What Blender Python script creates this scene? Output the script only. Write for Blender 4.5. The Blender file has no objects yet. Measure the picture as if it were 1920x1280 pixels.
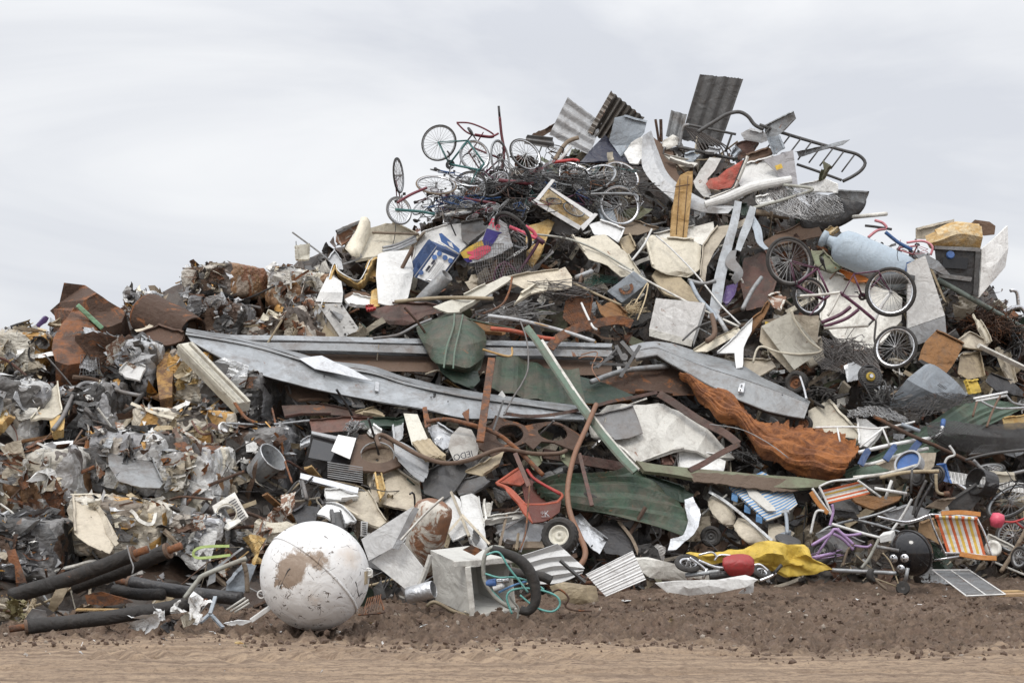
import bpy, bmesh, math, random
import numpy as np
from mathutils import Vector, Matrix, noise as mnoise
from mathutils.geometry import delaunay_2d_cdt
C = bpy.context.scene.collection
S = bpy.context.scene
# ---------------------------------------------------------------- camera, sky, sun, exposure
F, H, HY, CX = 3300.0, 1.8, 820.0, 960.0        # focal length in photo pixels, eye height, horizon row
cam = bpy.data.cameras.new('camera'); cam_o = bpy.data.objects.new('camera', cam); C.objects.link(cam_o)
cam.sensor_width = 36; cam.lens = 36 * F / 1920; cam.shift_y = (HY - 640) / 1920
cam.clip_start = 0.1; cam.clip_end = 3000
cam_o.location = (0, 0, H); cam_o.rotation_euler = (math.radians(90), 0, 0)
S.camera = cam_o
SUN_EL, SUN_AZ = math.radians(56), math.radians(200)   # high, behind the viewer, a little to the left
w = bpy.data.worlds.new('World'); S.world = w; w.use_nodes = True
nt = w.node_tree; nt.nodes.clear(); N = nt.nodes.new; L = nt.links.new
out = N('ShaderNodeOutputWorld'); bg = N('ShaderNodeBackground'); L(bg.outputs[0], out.inputs[0]); bg.inputs[1].default_value = 0.1
sky = N('ShaderNodeTexSky'); sky.sky_type = 'NISHITA'; sky.sun_disc = False; sky.sun_elevation = SUN_EL; sky.sun_rotation = SUN_AZ
tc = N('ShaderNodeTexCoord'); mp = N('ShaderNodeMapping'); mp.inputs['Scale'].default_value = (1.6, 1.6, 5.5); mp.inputs['Location'].default_value = (.35, .2, .1)
L(tc.outputs['Generated'], mp.inputs[0])
n1 = N('ShaderNodeTexNoise'); n1.inputs['Scale'].default_value = 1.5; n1.inputs['Detail'].default_value = 6; n1.inputs['Roughness'].default_value = .52; n1.inputs['Distortion'].default_value = .6
L(mp.outputs[0], n1.inputs[0])
cr = N('ShaderNodeValToRGB'); e = cr.color_ramp.elements
e[0].position = .40; e[0].color = (7.0, 7.22, 7.75, 1); e[1].position = .60; e[1].color = (9.0, 9.1, 9.3, 1)
L(n1.outputs[0], cr.inputs[0])
mx = N('ShaderNodeMix'); mx.data_type = 'RGBA'; mx.inputs[0].default_value = .95
sz = N('ShaderNodeSeparateXYZ'); L(tc.outputs['Generated'], sz.inputs[0])       # an overcast sky is brightest overhead
zr = N('ShaderNodeMapRange'); zr.inputs[1].default_value = .22; zr.inputs[2].default_value = 1; zr.inputs[3].default_value = 1; zr.inputs[4].default_value = 2.2; L(sz.outputs[2], zr.inputs[0])
mz = N('ShaderNodeVectorMath'); mz.operation = 'SCALE'; L(cr.outputs[0], mz.inputs[0]); L(zr.outputs[0], mz.inputs['Scale'])
L(sky.outputs[0], mx.inputs[6]); L(mz.outputs[0], mx.inputs[7]); L(mx.outputs[2], bg.inputs[0])
sl = bpy.data.lights.new('sun', 'SUN'); so = bpy.data.objects.new('sun', sl); C.objects.link(so)
sl.energy = 1.5; sl.angle = math.radians(18); sl.color = (1, .96, .9)
sd = Vector((math.cos(SUN_EL) * math.sin(SUN_AZ), math.cos(SUN_EL) * math.cos(SUN_AZ), math.sin(SUN_EL)))
so.rotation_euler = sd.to_track_quat('Z', 'Y').to_euler(); so.location = (0, -5, 20)
vs = S.view_settings; vs.view_transform = 'Standard'; vs.look = 'None'; vs.exposure = .06; vs.gamma = 1
S.cycles.max_bounces = 5; S.cycles.diffuse_bounces = 2; S.cycles.glossy_bounces = 3
rnd = random.Random(7); rng = np.random.default_rng(7)

# ---------------------------------------------------------------- materials
MATS = {}
def nodes_of(name):
    m = bpy.data.materials.new(name); m.use_nodes = True
    nt = m.node_tree
    return m, nt, nt.nodes.new, nt.links.new, nt.nodes['Principled BSDF']
def coords(nt, N, L):
    tc = N('ShaderNodeTexCoord'); oi = N('ShaderNodeObjectInfo')
    mul = N('ShaderNodeMath'); mul.operation = 'MULTIPLY'; mul.inputs[1].default_value = 37; L(oi.outputs['Random'], mul.inputs[0])
    add = N('ShaderNodeVectorMath'); add.operation = 'ADD'; L(tc.outputs['Object'], add.inputs[0]); L(mul.outputs[0], add.inputs[1])
    return add.outputs[0], oi
def tex(N, L, v, scale, detail=6, rough=.6, dist=0.):
    t = N('ShaderNodeTexNoise'); t.inputs['Scale'].default_value = scale; t.inputs['Detail'].default_value = detail
    t.inputs['Roughness'].default_value = rough; t.inputs['Distortion'].default_value = dist; L(v, t.inputs[0]); return t.outputs[0]
def step(N, L, v, a, b):
    r = N('ShaderNodeMapRange'); r.inputs[1].default_value = a; r.inputs[2].default_value = b; L(v, r.inputs[0]); return r.outputs[0]
def mixc(N, L, f, a, b, mode='MIX'):
    m = N('ShaderNodeMix'); m.data_type = 'RGBA'; m.blend_type = mode
    for s, v in ((0, f), (6, a), (7, b)):
        if isinstance(v, (int, float)): m.inputs[s].default_value = v
        elif isinstance(v, tuple): m.inputs[s].default_value = (*v, 1)
        else: L(v, m.inputs[s])
    return m.outputs[2]
def wear(nt, N, L, v, oi, base, dirt, rust, scale=1., var=.25, speck=.16):
    g = N('ShaderNodeMapRange'); g.inputs[3].default_value = 1 - var; g.inputs[4].default_value = 1 + var * .35; L(oi.outputs['Random'], g.inputs[0])
    c = mixc(N, L, 1.0, base, g.outputs[0], 'MULTIPLY')
    sp = step(N, L, tex(N, L, v, 38 * scale, 3, .7), .3, .62)
    c = mixc(N, L, mul(N, L, sp, speck), c, (.12, .10, .085))
    if dirt > 0:
        mp = N('ShaderNodeMapping'); mp.inputs['Scale'].default_value = (7, 7, 1.1); L(v, mp.inputs[0])
        c = mixc(N, L, mul(N, L, step(N, L, tex(N, L, mp.outputs[0], 1.6 * scale, 6, .7), .5, .72), .12 + .35 * dirt), c, (.10, .075, .055))
        c = mixc(N, L, mul(N, L, step(N, L, tex(N, L, v, 9 * scale, 8, .75, .6), .60, .66), .2 + .5 * dirt), c, (.085, .06, .045))
        d = step(N, L, tex(N, L, v, 2.6 * scale, 9, .72, .4), .66 - dirt * .42, .82 - dirt * .2)
        c = mixc(N, L, mul(N, L, d, min(.92, .35 + dirt)), c, (.115, .082, .06))
    if rust > 0:
        r = step(N, L, tex(N, L, v, 4.2 * scale, 10, .68, .8), .70 - rust * .38, .74 - rust * .36)
        rc = mixc(N, L, tex(N, L, v, 17 * scale, 5), (.05, .022, .014), (.33, .125, .04))
        c = mixc(N, L, mul(N, L, r, .92), c, rc)
    return c
def mul(N, L, v, k):
    m = N('ShaderNodeMath'); m.operation = 'MULTIPLY'; L(v, m.inputs[0]); m.inputs[1].default_value = k; return m.outputs[0]
def finish(N, L, b, c, v, rough, metal, bump, bs=22):
    L(c, b.inputs['Base Color']); b.inputs['Metallic'].default_value = metal
    t = tex(N, L, v, bs, 5, .65)
    r = N('ShaderNodeMapRange'); r.inputs[3].default_value = max(.05, rough - .1 if rough < .2 else rough - .15); r.inputs[4].default_value = min(1, rough + (.2 if rough > .2 else .06)); L(t, r.inputs[0]); L(r.outputs[0], b.inputs['Roughness'])
    d0 = N('ShaderNodeBump'); d0.inputs['Strength'].default_value = min(1, .25 + bump) if bump > .05 else .02; d0.inputs['Distance'].default_value = .07; L(tex(N, L, v, 4.5, 3, .5, .8), d0.inputs['Height'])
    bp = N('ShaderNodeBump'); bp.inputs['Strength'].default_value = bump; bp.inputs['Distance'].default_value = .02; L(t, bp.inputs['Height']); L(d0.outputs[0], bp.inputs['Normal']); L(bp.outputs[0], b.inputs['Normal'])
def M(name, col=None, dirt=.35, rust=0., rough=.55, metal=0., bump=.25, scale=1., col2=None, var=.25):
    """a worn, dirty, perhaps rusting surface"""
    if name in MATS: return MATS[name]
    m, nt, N, L, b = nodes_of(name); v, oi = coords(nt, N, L)
    base = col
    if col2: base = mixc(N, L, step(N, L, tex(N, L, v, 3.5 * scale, 7, .65, .5), .42, .58), col, col2)
    finish(N, L, b, wear(nt, N, L, v, oi, base, dirt, rust, scale, var, .16 if dirt > .12 else .03), v, rough, metal, bump); MATS[name] = m; return m
def MV(name, cols, scale=4., dirt=.4, island=False, metal=.1, rough=.5):
    """patchwork of torn sheet colours: one colour per cell or per loose shred"""
    m, nt, N, L, b = nodes_of(name); v, oi = coords(nt, N, L)
    if island:
        g = N('ShaderNodeNewGeometry'); f = g.outputs['Random Per Island']
    else:
        d = tex(N, L, v, 2.5, 4); a = N('ShaderNodeVectorMath'); a.operation = 'MULTIPLY_ADD'; a.inputs[1].default_value = (.5, .5, .5)
        tn = N('ShaderNodeTexNoise'); tn.inputs['Scale'].default_value = 3; L(v, tn.inputs[0]); L(tn.outputs['Color'], a.inputs[0]); L(v, a.inputs[2])
        vo = N('ShaderNodeTexVoronoi'); vo.inputs['Scale'].default_value = scale; L(a.outputs[0], vo.inputs[0])
        sx = N('ShaderNodeSeparateColor'); L(vo.outputs['Color'], sx.inputs[0]); f = sx.outputs[0]
    r = N('ShaderNodeValToRGB'); r.color_ramp.interpolation = 'CONSTANT'; el = r.color_ramp.elements
    while len(el) < len(cols): el.new(.5)
    for i, c in enumerate(cols): el[i].position = i / len(cols); el[i].color = (*c, 1)
    L(f, r.inputs[0])
    finish(N, L, b, wear(nt, N, L, v, oi, r.outputs[0], dirt, .12), v, rough, metal, .3); MATS[name] = m; return m
WH = (.82, .815, .79); CRM = (.72, .66, .53); LG = (.47, .48, .49); GV = (.40, .42, .435); DG = (.10, .10, .10); BK = (.022, .022, .024)
TN = (.36, .28, .19); BR = (.14, .085, .055); RU = (.22, .085, .035); DR = (.085, .045, .028); FO = (.55, .33, .10)
M('white', WH, .2, .13); M('white_clean', (.80, .80, .79), .1, 0, .45); M('white_dirty', (.72, .70, .64), .42, .14); M('white_rusty', (.72, .69, .62), .35, .62)
M('cream', CRM, .26, .14); M('cream_dirty', (.60, .53, .41), .45, .12); M('beige', (.56, .49, .38), .36, .06); M('pale', (.70, .67, .57), .28, .1)
M('lightgrey', LG, .35, .06, .5, .15); M('bluegrey', (.33, .37, .41), .25, .03, .5, .15); M('midgrey', (.23, .23, .23), .45, .08, .55, .2); M('darkgrey', (.068, .068, .068), .2, .06, .5)
M('galv', GV, .4, .14, .42, .45, .15, 1., (.31, .325, .335)); M('galv_dull', (.30, .31, .315), .5, .1, .5, .4); M('silver', (.62, .63, .64), .25, .03, .33, .7); M('chrome', (.70, .70, .71), .12, .03, .22, .9, .1)
M('black', BK, .15, .0, .4); M('blackgloss', (.012, .012, .014), .05, 0, .12, 0, .03); M('rubber', (.026, .025, .024), .15, 0, .75); M('sootpipe', (.026, .023, .021), .12, .12, .7, 0, .4)
M('rust', RU, .4, .5, .85, 0, .6, 1.3, (.085, .045, .03)); M('rustbright', (.34, .12, .03), .3, .3, .9, 0, .8, 1.6, (.12, .045, .018)); M('rustroll', (.36, .135, .04), 0, .42, .9, 0, .9, 1.4, (.17, .062, .024)); M('rustdark', DR, .3, .4, .85, 0, .5); M('brown', BR, .35, .15, .75); M('brownred', (.115, .052, .04), .45, .25, .7, 0, .4, 1., (.07, .042, .034)); M('redbrown', (.17, .07, .05), .45, .2, .6, 0, .3, 1., (.12, .06, .045))
M('green', (.036, .078, .044), .55, .12, .5, .1, .3, 1., (.022, .05, .03)); M('greendark', (.017, .042, .027), .3, .08, .45, .1); M('greenlight', (.105, .17, .12), .4, .04, .5); M('mint', (.22, .42, .25), .35, .15, .6); M('olive', (.20, .23, .14), .65, .05, .7)
M('wood', (.56, .37, .165), .22, 0, .75, 0, .4, 1., (.42, .25, .09)); M('woodold', (.27, .21, .15), .5, 0, .85, 0, .5); M('bark', (.24, .115, .04), .4, .1, .9, 0, .9, 2.)
M('foam', (.60, .37, .12), .3, 0, .95, 0, .8, 2., (.66, .48, .22)); M('foamrust', (.42, .24, .08), .5, .3, .95, 0, .9, 2., (.17, .09, .045)); M('foampale', (.64, .52, .33), .4, .1, .95, 0, .9, 2., (.56, .36, .14)); M('pink', (.70, .16, .12), .15, 0, .95, 0, .7, 2., (.62, .22, .17)); M('yellow', (.62, .43, .06), .25, 0, .65, 0, .3); M('card', (.40, .26, .14), .2, 0, .9)
M('blue', (.05, .14, .38), .2, 0, .5); M('navy', (.022, .028, .055), .2, 0, .4); M('bluedeep', (.03, .075, .20), .2, 0, .45); M('skyblue', (.16, .36, .66), .15, 0, .6); M('royal', (.045, .035, .22), .1, 0, .4); M('tank', (.37, .44, .50), .14, .02, .5, 0, .12, 1.3)
M('red', (.42, .03, .03), .2, .05, .45); M('redorange', (.42, .085, .04), .3, .1, .55); M('tubdark', (.13, .035, .025), .35, .1, .7); M('maroon', (.16, .02, .035), .25, .1, .4); M('pinkbike', (.72, .10, .16), .12, .03, .35); M('rose', (.70, .27, .31), .15, .03, .4); M('plum', (.10, .022, .06), .2, .05, .4); M('lilac', (.38, .25, .45), .15, .04, .4); M('teal', (.03, .135, .13), .2, .06, .4); M('aqua', (.14, .42, .38), .25, 0, .5); M('bluebike', (.03, .10, .27), .2, .08, .4); M('lime', (.40, .52, .17), .15, 0, .5); M('purple', (.09, .05, .18), .2, 0, .35)
M('orange', (.62, .20, .035), .2, 0, .6); M('orangewood', (.55, .22, .045), .15, 0, .45); M('stripered', (.60, .14, .05), .12, 0, .8); M('stripeyel', (.70, .47, .09), .12, 0, .8); M('stripewhite', (.78, .76, .70), .15, 0, .8); M('mud', (.15, .105, .075), .4, 0, .95, 0, .9, 2.); M('straw', (.62, .50, .32), .3, 0, .9); M('hose', (.42, .42, .37), .4, 0, .6); M('tan', (.42, .34, .22), .45, 0, .6); M('bag', (.52, .50, .46), .45, 0, .6); M('coppertube', (.25, .12, .065), .3, .2, .6); M('wire', (.17, .16, .155), .3, .2, .5, .5); M('wirelight', (.36, .36, .36), .3, .1, .45, .5); M('netgreen', (.02, .10, .075), .3, 0, .6)
PALL = [(.70,.69,.66), (.36,.36,.365), (.07,.066,.062), (.26,.10,.04), (.50,.42,.30), (.22,.22,.225), (.045,.032,.025), (.56,.57,.58), (.13,.07,.045), (.40,.32,.23), (.11,.10,.09), (.52,.29,.08), (.70,.65,.54), (.04,.04,.042), (.30,.30,.31), (.09,.05,.03), (.62,.60,.56), (.17,.16,.15)]
PALR = [(.56,.54,.49), (.11,.065,.042), (.06,.055,.05), (.25,.25,.25), (.46,.40,.30), (.05,.036,.028), (.17,.062,.03), (.16,.145,.13), (.08,.08,.08), (.34,.28,.20), (.06,.036,.025), (.022,.045,.03), (.20,.155,.11), (.035,.035,.036), (.36,.37,.38), (.095,.06,.04)]  # scrap colours darkened overall to deepen the shade in the gaps
M_SHREDL = MV('shred_patch', PALL, island=True); M_SHREDR = MV('scrap_patch', PALR, island=True)
M_SHREDB = MV('bale_shreds', [(.78,.77,.74), (.06,.055,.05), (.66,.66,.66), (.30,.12,.04), (.72,.66,.52), (.36,.36,.37), (.04,.035,.03), (.80,.79,.76), (.55,.30,.08), (.50,.51,.52), (.12,.065,.04), (.70,.70,.69), (.20,.20,.20)], island=True, dirt=.2, metal=.2, rough=.4)
M_HEAP = MV('heap_patch', [(.035,.026,.02), (.06,.044,.034), (.025,.02,.017), (.08,.07,.062), (.05,.03,.02), (.02,.017,.016), (.07,.055,.045)], 3.5, .3)  # core colours kept very dark: gap shadow painted into the palette
BALE = {
 'grey': MV('bale_grey', [(.50,.51,.52), (.30,.30,.31), (.12,.115,.11), (.66,.66,.65), (.40,.36,.31), (.44,.45,.46), (.06,.05,.045)], 3.2, .22, metal=.2),
 'white': MV('bale_white', [(.74,.72,.67), (.58,.55,.48), (.32,.18,.09), (.68,.68,.66), (.14,.12,.11), (.74,.68,.55), (.40,.39,.38)], 3.4, .22),
 'dark': MV('bale_dark', [(.10,.10,.10), (.20,.195,.19), (.035,.035,.035), (.30,.30,.305), (.11,.07,.05), (.14,.14,.145)], 3., .2, metal=.2),
 'tan': MV('bale_tan', [(.46,.39,.30), (.58,.52,.42), (.22,.18,.14), (.55,.31,.09), (.68,.64,.55), (.10,.085,.07)], 3.2, .25),
 'rust': MV('bale_rust', [(.25,.10,.04), (.09,.05,.03), (.36,.28,.21), (.16,.13,.11), (.30,.16,.07), (.50,.46,.40), (.05,.035,.025)], 3.4, .25)}
# ---------------------------------------------------------------- the heap as a surface: skyline, foot and depth per photo column
XS = [-320, -150, 0, 60, 130, 200, 260, 330, 380, 470, 500, 560, 640, 700, 760, 800, 830, 900, 960, 1040, 1100, 1180, 1230, 1290, 1350, 1420, 1480, 1540, 1590, 1650, 1720, 1770, 1850, 1890, 1920, 2060, 2240]
TS = [640, 640, 645, 625, 600, 585, 565, 530, 515, 508, 515, 485, 452, 440, 440, 415, 375, 325, 300, 285, 268, 275, 268, 262, 280, 300, 330, 385, 440, 452, 475, 485, 520, 570, 600, 640, 660]
BX = [-320, 0, 250, 480, 700, 820, 1080, 1250, 1500, 1750, 1920, 2240]
BY = [1175, 1160, 1150, 1140, 1128, 1132, 1110, 1098, 1092, 1090, 1078, 1070]
DX = [-320, 0, 300, 450, 700, 900, 1000, 1300, 1500, 1650, 1800, 1920, 2240]
DY = [22.5, 23, 24.5, 25, 26.2, 27.3, 27.8, 28.2, 27.2, 25.4, 25.4, 26, 26]
def D(px, py):
    b = np.interp(px, BX, BY); t = (b - py) / (b - np.interp(px, XS, TS)); d0 = H * F / (b - HY); d1 = np.interp(px, DX, DY)
    return float(d0 + (d1 - d0) * min(max(t, -.05), 1.0))
def gd(py): return H * F / (py - HY)            # depth of flat ground seen on row py
def W(px, py, d): return Vector(((px - CX) / F * d, d, H + (HY - py) / F * d))
def P(p, dd=0., d=None):
    """photo point on the heap, dd metres out of it towards the viewer (third value adds), or at depth d"""
    e = dd + (p[2] if len(p) > 2 else 0.)
    return W(p[0], p[1], (D(p[0], p[1]) if d is None else d) - e)
def mpp(p, d=None): return (D(p[0], p[1]) if d is None else d) / F       # metres per photo pixel
LAND = []
# ---------------------------------------------------------------- objects
def tag(o, label, cat, group=None, land=None):
    o['label'] = label; o['category'] = cat
    if group: o['group'] = group
    if isinstance(land, str): v = o.location; land = (CX + v.x * F / v.y, HY - (v.z - H) * F / v.y, land)
    if land and len(land[2].split()) < 7: LAND.append(land)
    return o
def thing(name, label, cat, loc=(0, 0, 0), group=None):
    o = bpy.data.objects.new(name, None); C.objects.link(o); o.empty_display_size = .1; o.location = loc; return tag(o, label, cat, group)
def worldloc(o):
    v = Vector((0, 0, 0))
    while o: v = v + o.location; o = o.parent
    return v
def mk(name, V, Fc, mat, parent=None, smooth=False, solid=0., bevel=0., mi=None, local=False, off=-1.):
    """one mesh object; V in world space (in the parent's space when local)"""
    V = np.asarray(V, float)
    if parent is None and not local: org = V.mean(0)
    elif local: org = np.zeros(3)
    else: org = np.array(worldloc(parent))
    me = bpy.data.meshes.new(name); me.from_pydata((V - org).tolist(), [], [list(map(int, f)) for f in Fc]); 
    for m in (mat if isinstance(mat, (list, tuple)) else [mat]): me.materials.append(MATS[m] if isinstance(m, str) else m)
    if mi is not None: me.polygons.foreach_set('material_index', np.asarray(mi, np.int32))
    if smooth: me.polygons.foreach_set('use_smooth', np.ones(len(me.polygons), bool))
    me.update()
    o = bpy.data.objects.new(name, me); C.objects.link(o)
    if parent is not None: o.parent = parent
    elif not local: o.location = org
    if solid:
        s = o.modifiers.new('thickness', 'SOLIDIFY'); s.thickness = solid; s.offset = off
    if bevel:
        b = o.modifiers.new('edge', 'BEVEL'); b.width = bevel; b.segments = 2; b.limit_method = 'ANGLE'
    return o
def tri(x): return np.abs((x % 2.0) - 1.0) - .5
def crease(V, seed, f=2.5, n=6):
    """faceted fold field: sharp creases with flat facets between"""
    r = np.random.default_rng(seed); s = np.zeros(len(V))
    for k in range(n):
        d = r.normal(size=3); d /= np.linalg.norm(d); ff = f * r.uniform(.5, 1.9)
        s += tri(V @ d * ff + r.uniform(0, 9)) * f / ff
    return s / n * 1.6
def sm(V, seed, f=2., n=5):
    r = np.random.default_rng(seed); s = np.zeros(len(V))
    for k in range(n):
        d = r.normal(size=3); d /= np.linalg.norm(d); s += np.sin(V @ d * f * r.uniform(.6, 2.) * 3 + r.uniform(0, 9))
    return s / n
def vcrease(V, seed, amp, f): return V + amp * np.stack([crease(V, seed + k, f) for k in range(3)], 1)
def gridfaces(nu, nv):
    return [(j * (nu + 1) + i, j * (nu + 1) + i + 1, (j + 1) * (nu + 1) + i + 1, (j + 1) * (nu + 1) + i) for j in range(nv) for i in range(nu)]
def resample(pts, n, smooth=True):
    p = np.array([tuple(q) for q in pts], float)
    if smooth and len(p) > 2:
        q = []; m = len(p)
        for i in range(m - 1):
            a, b, c, d = p[max(i - 1, 0)], p[i], p[i + 1], p[min(i + 2, m - 1)]
            for t in np.linspace(0, 1, 9)[:-1]:
                q.append(.5 * (2 * b + (c - a) * t + (2 * a - 5 * b + 4 * c - d) * t * t + (3 * b - a - 3 * c + d) * t ** 3))
        p = np.array(q + [p[-1]])
    s = np.concatenate([[0], np.cumsum(np.linalg.norm(np.diff(p, axis=0), axis=1))]); u = np.linspace(0, s[-1], n)
    return np.stack([np.interp(u, s, p[:, k]) for k in range(3)], 1)
_sd = [100]
def seed(): _sd[0] += 11; return _sd[0]
def normal_to_cam(V):
    c = V.mean(0); u, s, vt = np.linalg.svd(V - c, full_matrices=False); n = vt[2]
    return n if n[1] < 0 else -n
def band(name, rows, mat, label=None, cat=None, dd=.15, d=None, nu=24, sub=4, crump=.02, f=2.5, cor=None, thick=.006, parent=None, smooth=False, straight=False, mi=None, jag=0., land=None, group=None):
    """sheet lofted through rows of photo points"""
    R = [resample([P(p, dd, d) for p in r], nu + 1, not straight) for r in rows]
    V = []; nr = len(R)
    for i in range(nr - 1):
        k = sub if i < nr - 2 else sub + 1
        for j in range(k): V.append(R[i] * (1 - j / sub) + R[i + 1] * (j / sub))
    nv = len(V) - 1; A = np.array(V); V = A.reshape(-1, 3); n = normal_to_cam(V)
    if jag:
        r = np.random.default_rng(seed()); e0 = A[0] - A[1]; e1 = A[-1] - A[-2]
        A[0] += e0 * r.uniform(-.9, .9, (nu + 1, 1)) * jag; A[-1] += e1 * r.uniform(-.9, .9, (nu + 1, 1)) * jag; V = A.reshape(-1, 3)
    if cor:
        k, amp, ax = cor; ii = np.tile(np.arange(nu + 1), nv + 1) / nu; jj = np.repeat(np.arange(nv + 1), nu + 1) / nv
        ph = (ii if ax == 'u' else jj) * k; x = ph % 1.0
        V = V + np.outer(np.clip((np.abs(x - .5) - .25) * 6, -1, 1) * amp, n)
    if crump:
        sdv = seed(); V = V + np.outer(crease(V, sdv, f), n) * crump + .3 * crump * np.stack([crease(V, sdv + k, f) for k in range(1, 4)], 1)
    m = [mi(i, j) for j in range(nv) for i in range(nu)] if mi else None
    o = mk(name, V, gridfaces(nu, nv), mat, parent, smooth, thick, mi=m)
    if label: tag(o, label, cat, group, land)
    return o
def quad(name, q, mat, label=None, cat=None, n=14, m=10, **k):
    """sheet between four photo corners TL TR BR BL"""
    return band(name, [[q[0], q[1]], [q[3], q[2]]], mat, label, cat, nu=n, sub=m, straight=True, **k)
def inside(pt, poly):
    x, y = pt; c = False; j = len(poly) - 1
    for i in range(len(poly)):
        a, b = poly[i], poly[j]
        if (a[1] > y) != (b[1] > y) and x < (b[0] - a[0]) * (y - a[1]) / (b[1] - a[1]) + a[0]: c = not c
        j = i
    return c
def circ(x, y, r, n=16, ry=None): return [(x + r * math.cos(2 * math.pi * i / n), y + (ry or r) * math.sin(2 * math.pi * i / n)) for i in range(n)]
def poly(name, pts, mat, label=None, cat=None, dd=.15, d=None, thick=.008, crump=.02, f=2.5, holes=(), step=None, parent=None, cor=None, bulge=0., smooth=False, land=None, group=None, plane=None, jag=0.):
    """sheet or slab with the outline of the photo; thickness goes away from the viewer; plane=(px,py) keeps it at one depth"""
    if plane: d = D(*plane)
    if label and crump > .004: crump = crump * 1.5 + .006; jag = jag or .45
    p2 = [(p[0], p[1]) for p in pts]; xs = [p[0] for p in p2]; ys = [p[1] for p in p2]
    sz = max(max(xs) - min(xs), max(ys) - min(ys)); st = step or max(sz / 13, 2.2)
    r = np.random.default_rng(seed()); O = []; E = []
    EI = []
    def loop(pp, cl=True):
        s0 = len(O)
        for i in range(len(pp)):
            EI.append(len(O)); a, b = np.array(pp[i][:2], float), np.array(pp[(i + 1) % len(pp)][:2], float); k = max(1, int(np.linalg.norm(b - a) / st))
            for t in range(k):
                q = a + (b - a) * t / k
                if jag and t: q = q + r.normal(size=2) * jag
                O.append(q)
        for i in range(s0, len(O)): E.append((i, i + 1 if i + 1 < len(O) else s0))
    loop(p2)
    for h in holes: loop(h)
    y = min(ys) + st * .5
    while y < max(ys):
        x = min(xs) + st * .5
        while x < max(xs):
            q = (x + r.uniform(-.3, .3) * st, y + r.uniform(-.3, .3) * st)
            if inside(q, p2) and not any(inside(q, h) for h in holes): O.append(np.array(q))
            x += st
        y += st
    vo, eo, fo, *_ = delaunay_2d_cdt([Vector(q) for q in O], E, [], 0, 1e-4)
    fs = []
    for fc in fo:
        c = sum((vo[i] for i in fc), Vector((0, 0))) / len(fc)
        if inside(c, p2) and not any(inside(c, h) for h in holes): fs.append(fc)
    cx, cy = np.mean(xs), np.mean(ys)
    base = D(cx, cy) if d is None else d
    dds = [p[2] if len(p) > 2 else 0. for p in pts]
    V = []
    for q in vo:
        e = dd
        if any(dds):
            wgt = np.array([1 / (1e-3 + (q[0] - a[0]) ** 2 + (q[1] - a[1]) ** 2) for a in p2]); e += float((wgt * dds).sum() / wgt.sum())
        if bulge:
            rr = min(1, max(abs(q[0] - cx) / (max(xs) - min(xs)) * 2, abs(q[1] - cy) / (max(ys) - min(ys)) * 2)); e += bulge * math.sqrt(max(0, 1 - rr * rr))
        V.append(W(q[0], q[1], (D(q[0], q[1]) if d is None else d) - e))
    V = np.array([tuple(v) for v in V]); n = normal_to_cam(V)
    if cor:
        k, amp, ang = cor; th = math.radians(ang); q = np.array([[a[0], a[1]] for a in vo]); x = ((q[:, 0] * math.cos(th) + q[:, 1] * math.sin(th)) / k) % 1
        V = V + np.outer(np.clip((np.abs(x - .5) - .25) * 6, -1, 1) * amp, n)
    if crump: 
        sdv = seed(); V = V + np.outer(crease(V, sdv, f), n) * crump + .3 * crump * np.stack([crease(V, sdv + k, f) for k in range(1, 4)], 1)
    if label and not bulge:
        ex = max(np.ptp(V, axis=0)); q = (V - V.mean(0)) / ex * 2; a_ = np.cross(n, [0, 0, 1.]); a_ /= np.linalg.norm(a_) + 1e-9; u_, v_ = q @ a_, q @ np.cross(n, a_); k_ = r.normal(size=3) * .10
        V = V + np.outer((k_[0] * u_ * v_ + k_[1] * u_ * u_ + k_[2] * v_ * v_) * ex * .5, n)
        for _ in range(3):
            j_ = r.integers(len(V)); V = V - np.outer(np.exp(-((V - V[j_]) ** 2).sum(1) / (ex * r.uniform(.06, .16)) ** 2), n) * ex * r.uniform(-.03, .05)
        if thick < .02 and any(w_ in str(mat) for w_ in ('white', 'cream', 'beige', 'pale')): thick = .028
    fs2 = []
    for fc in fs:
        a, b, c = (V[i] for i in fc[:3])
        fs2.append(fc if np.dot(np.cross(b - a, c - a), n) > 0 else fc[::-1])
    o = mk(name, V, fs2, mat, parent, smooth, thick)
    if label and cat in ('panel', 'sheet') and len(O) <= len(V) and max(abs(vo[0][0] - O[0][0]), abs(vo[0][1] - O[0][1])) < .01:      # folded lips along the two longest edges
        k_ = len(p2); ln = sorted(range(k_), key=lambda i: -(np.hypot(p2[i][0] - p2[(i + 1) % k_][0], p2[i][1] - p2[(i + 1) % k_][1])))[:2]
        for i in ln:
            ids = list(range(EI[i], EI[i + 1] if i + 1 < k_ else (EI[k_] if len(EI) > k_ else len(E)))) + [EI[(i + 1) % k_]]
            ids = [q for q in ids if q < len(V)]; e_ = V[ids]
            if len(e_) < 2: continue
            hgt = r.uniform(.02, .045); inn = V.mean(0) - e_.mean(0); inn /= np.linalg.norm(inn) + 1e-9
            L_ = np.stack([e_, e_ + n * hgt, e_ + n * (hgt + .004) + inn * hgt * .8], 1).reshape(-1, 3); mk('folded_edge', L_, gridfaces(2, len(e_) - 1), mat, o, solid=.004, off=0)
    if label: tag(o, label, cat, group, land)
    return o
def frames(p):
    t = np.gradient(p, axis=0); t /= np.linalg.norm(t, axis=1)[:, None] + 1e-9
    u = np.cross(t[0], [0, 0, 1.]); u = u if np.linalg.norm(u) > .1 else np.cross(t[0], [1., 0, 0]); U = []
    for k in t:
        u = u - k * np.dot(u, k); u /= np.linalg.norm(u) + 1e-9; U.append(u)
    U = np.array(U); return t, U, np.cross(t, U)
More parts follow.
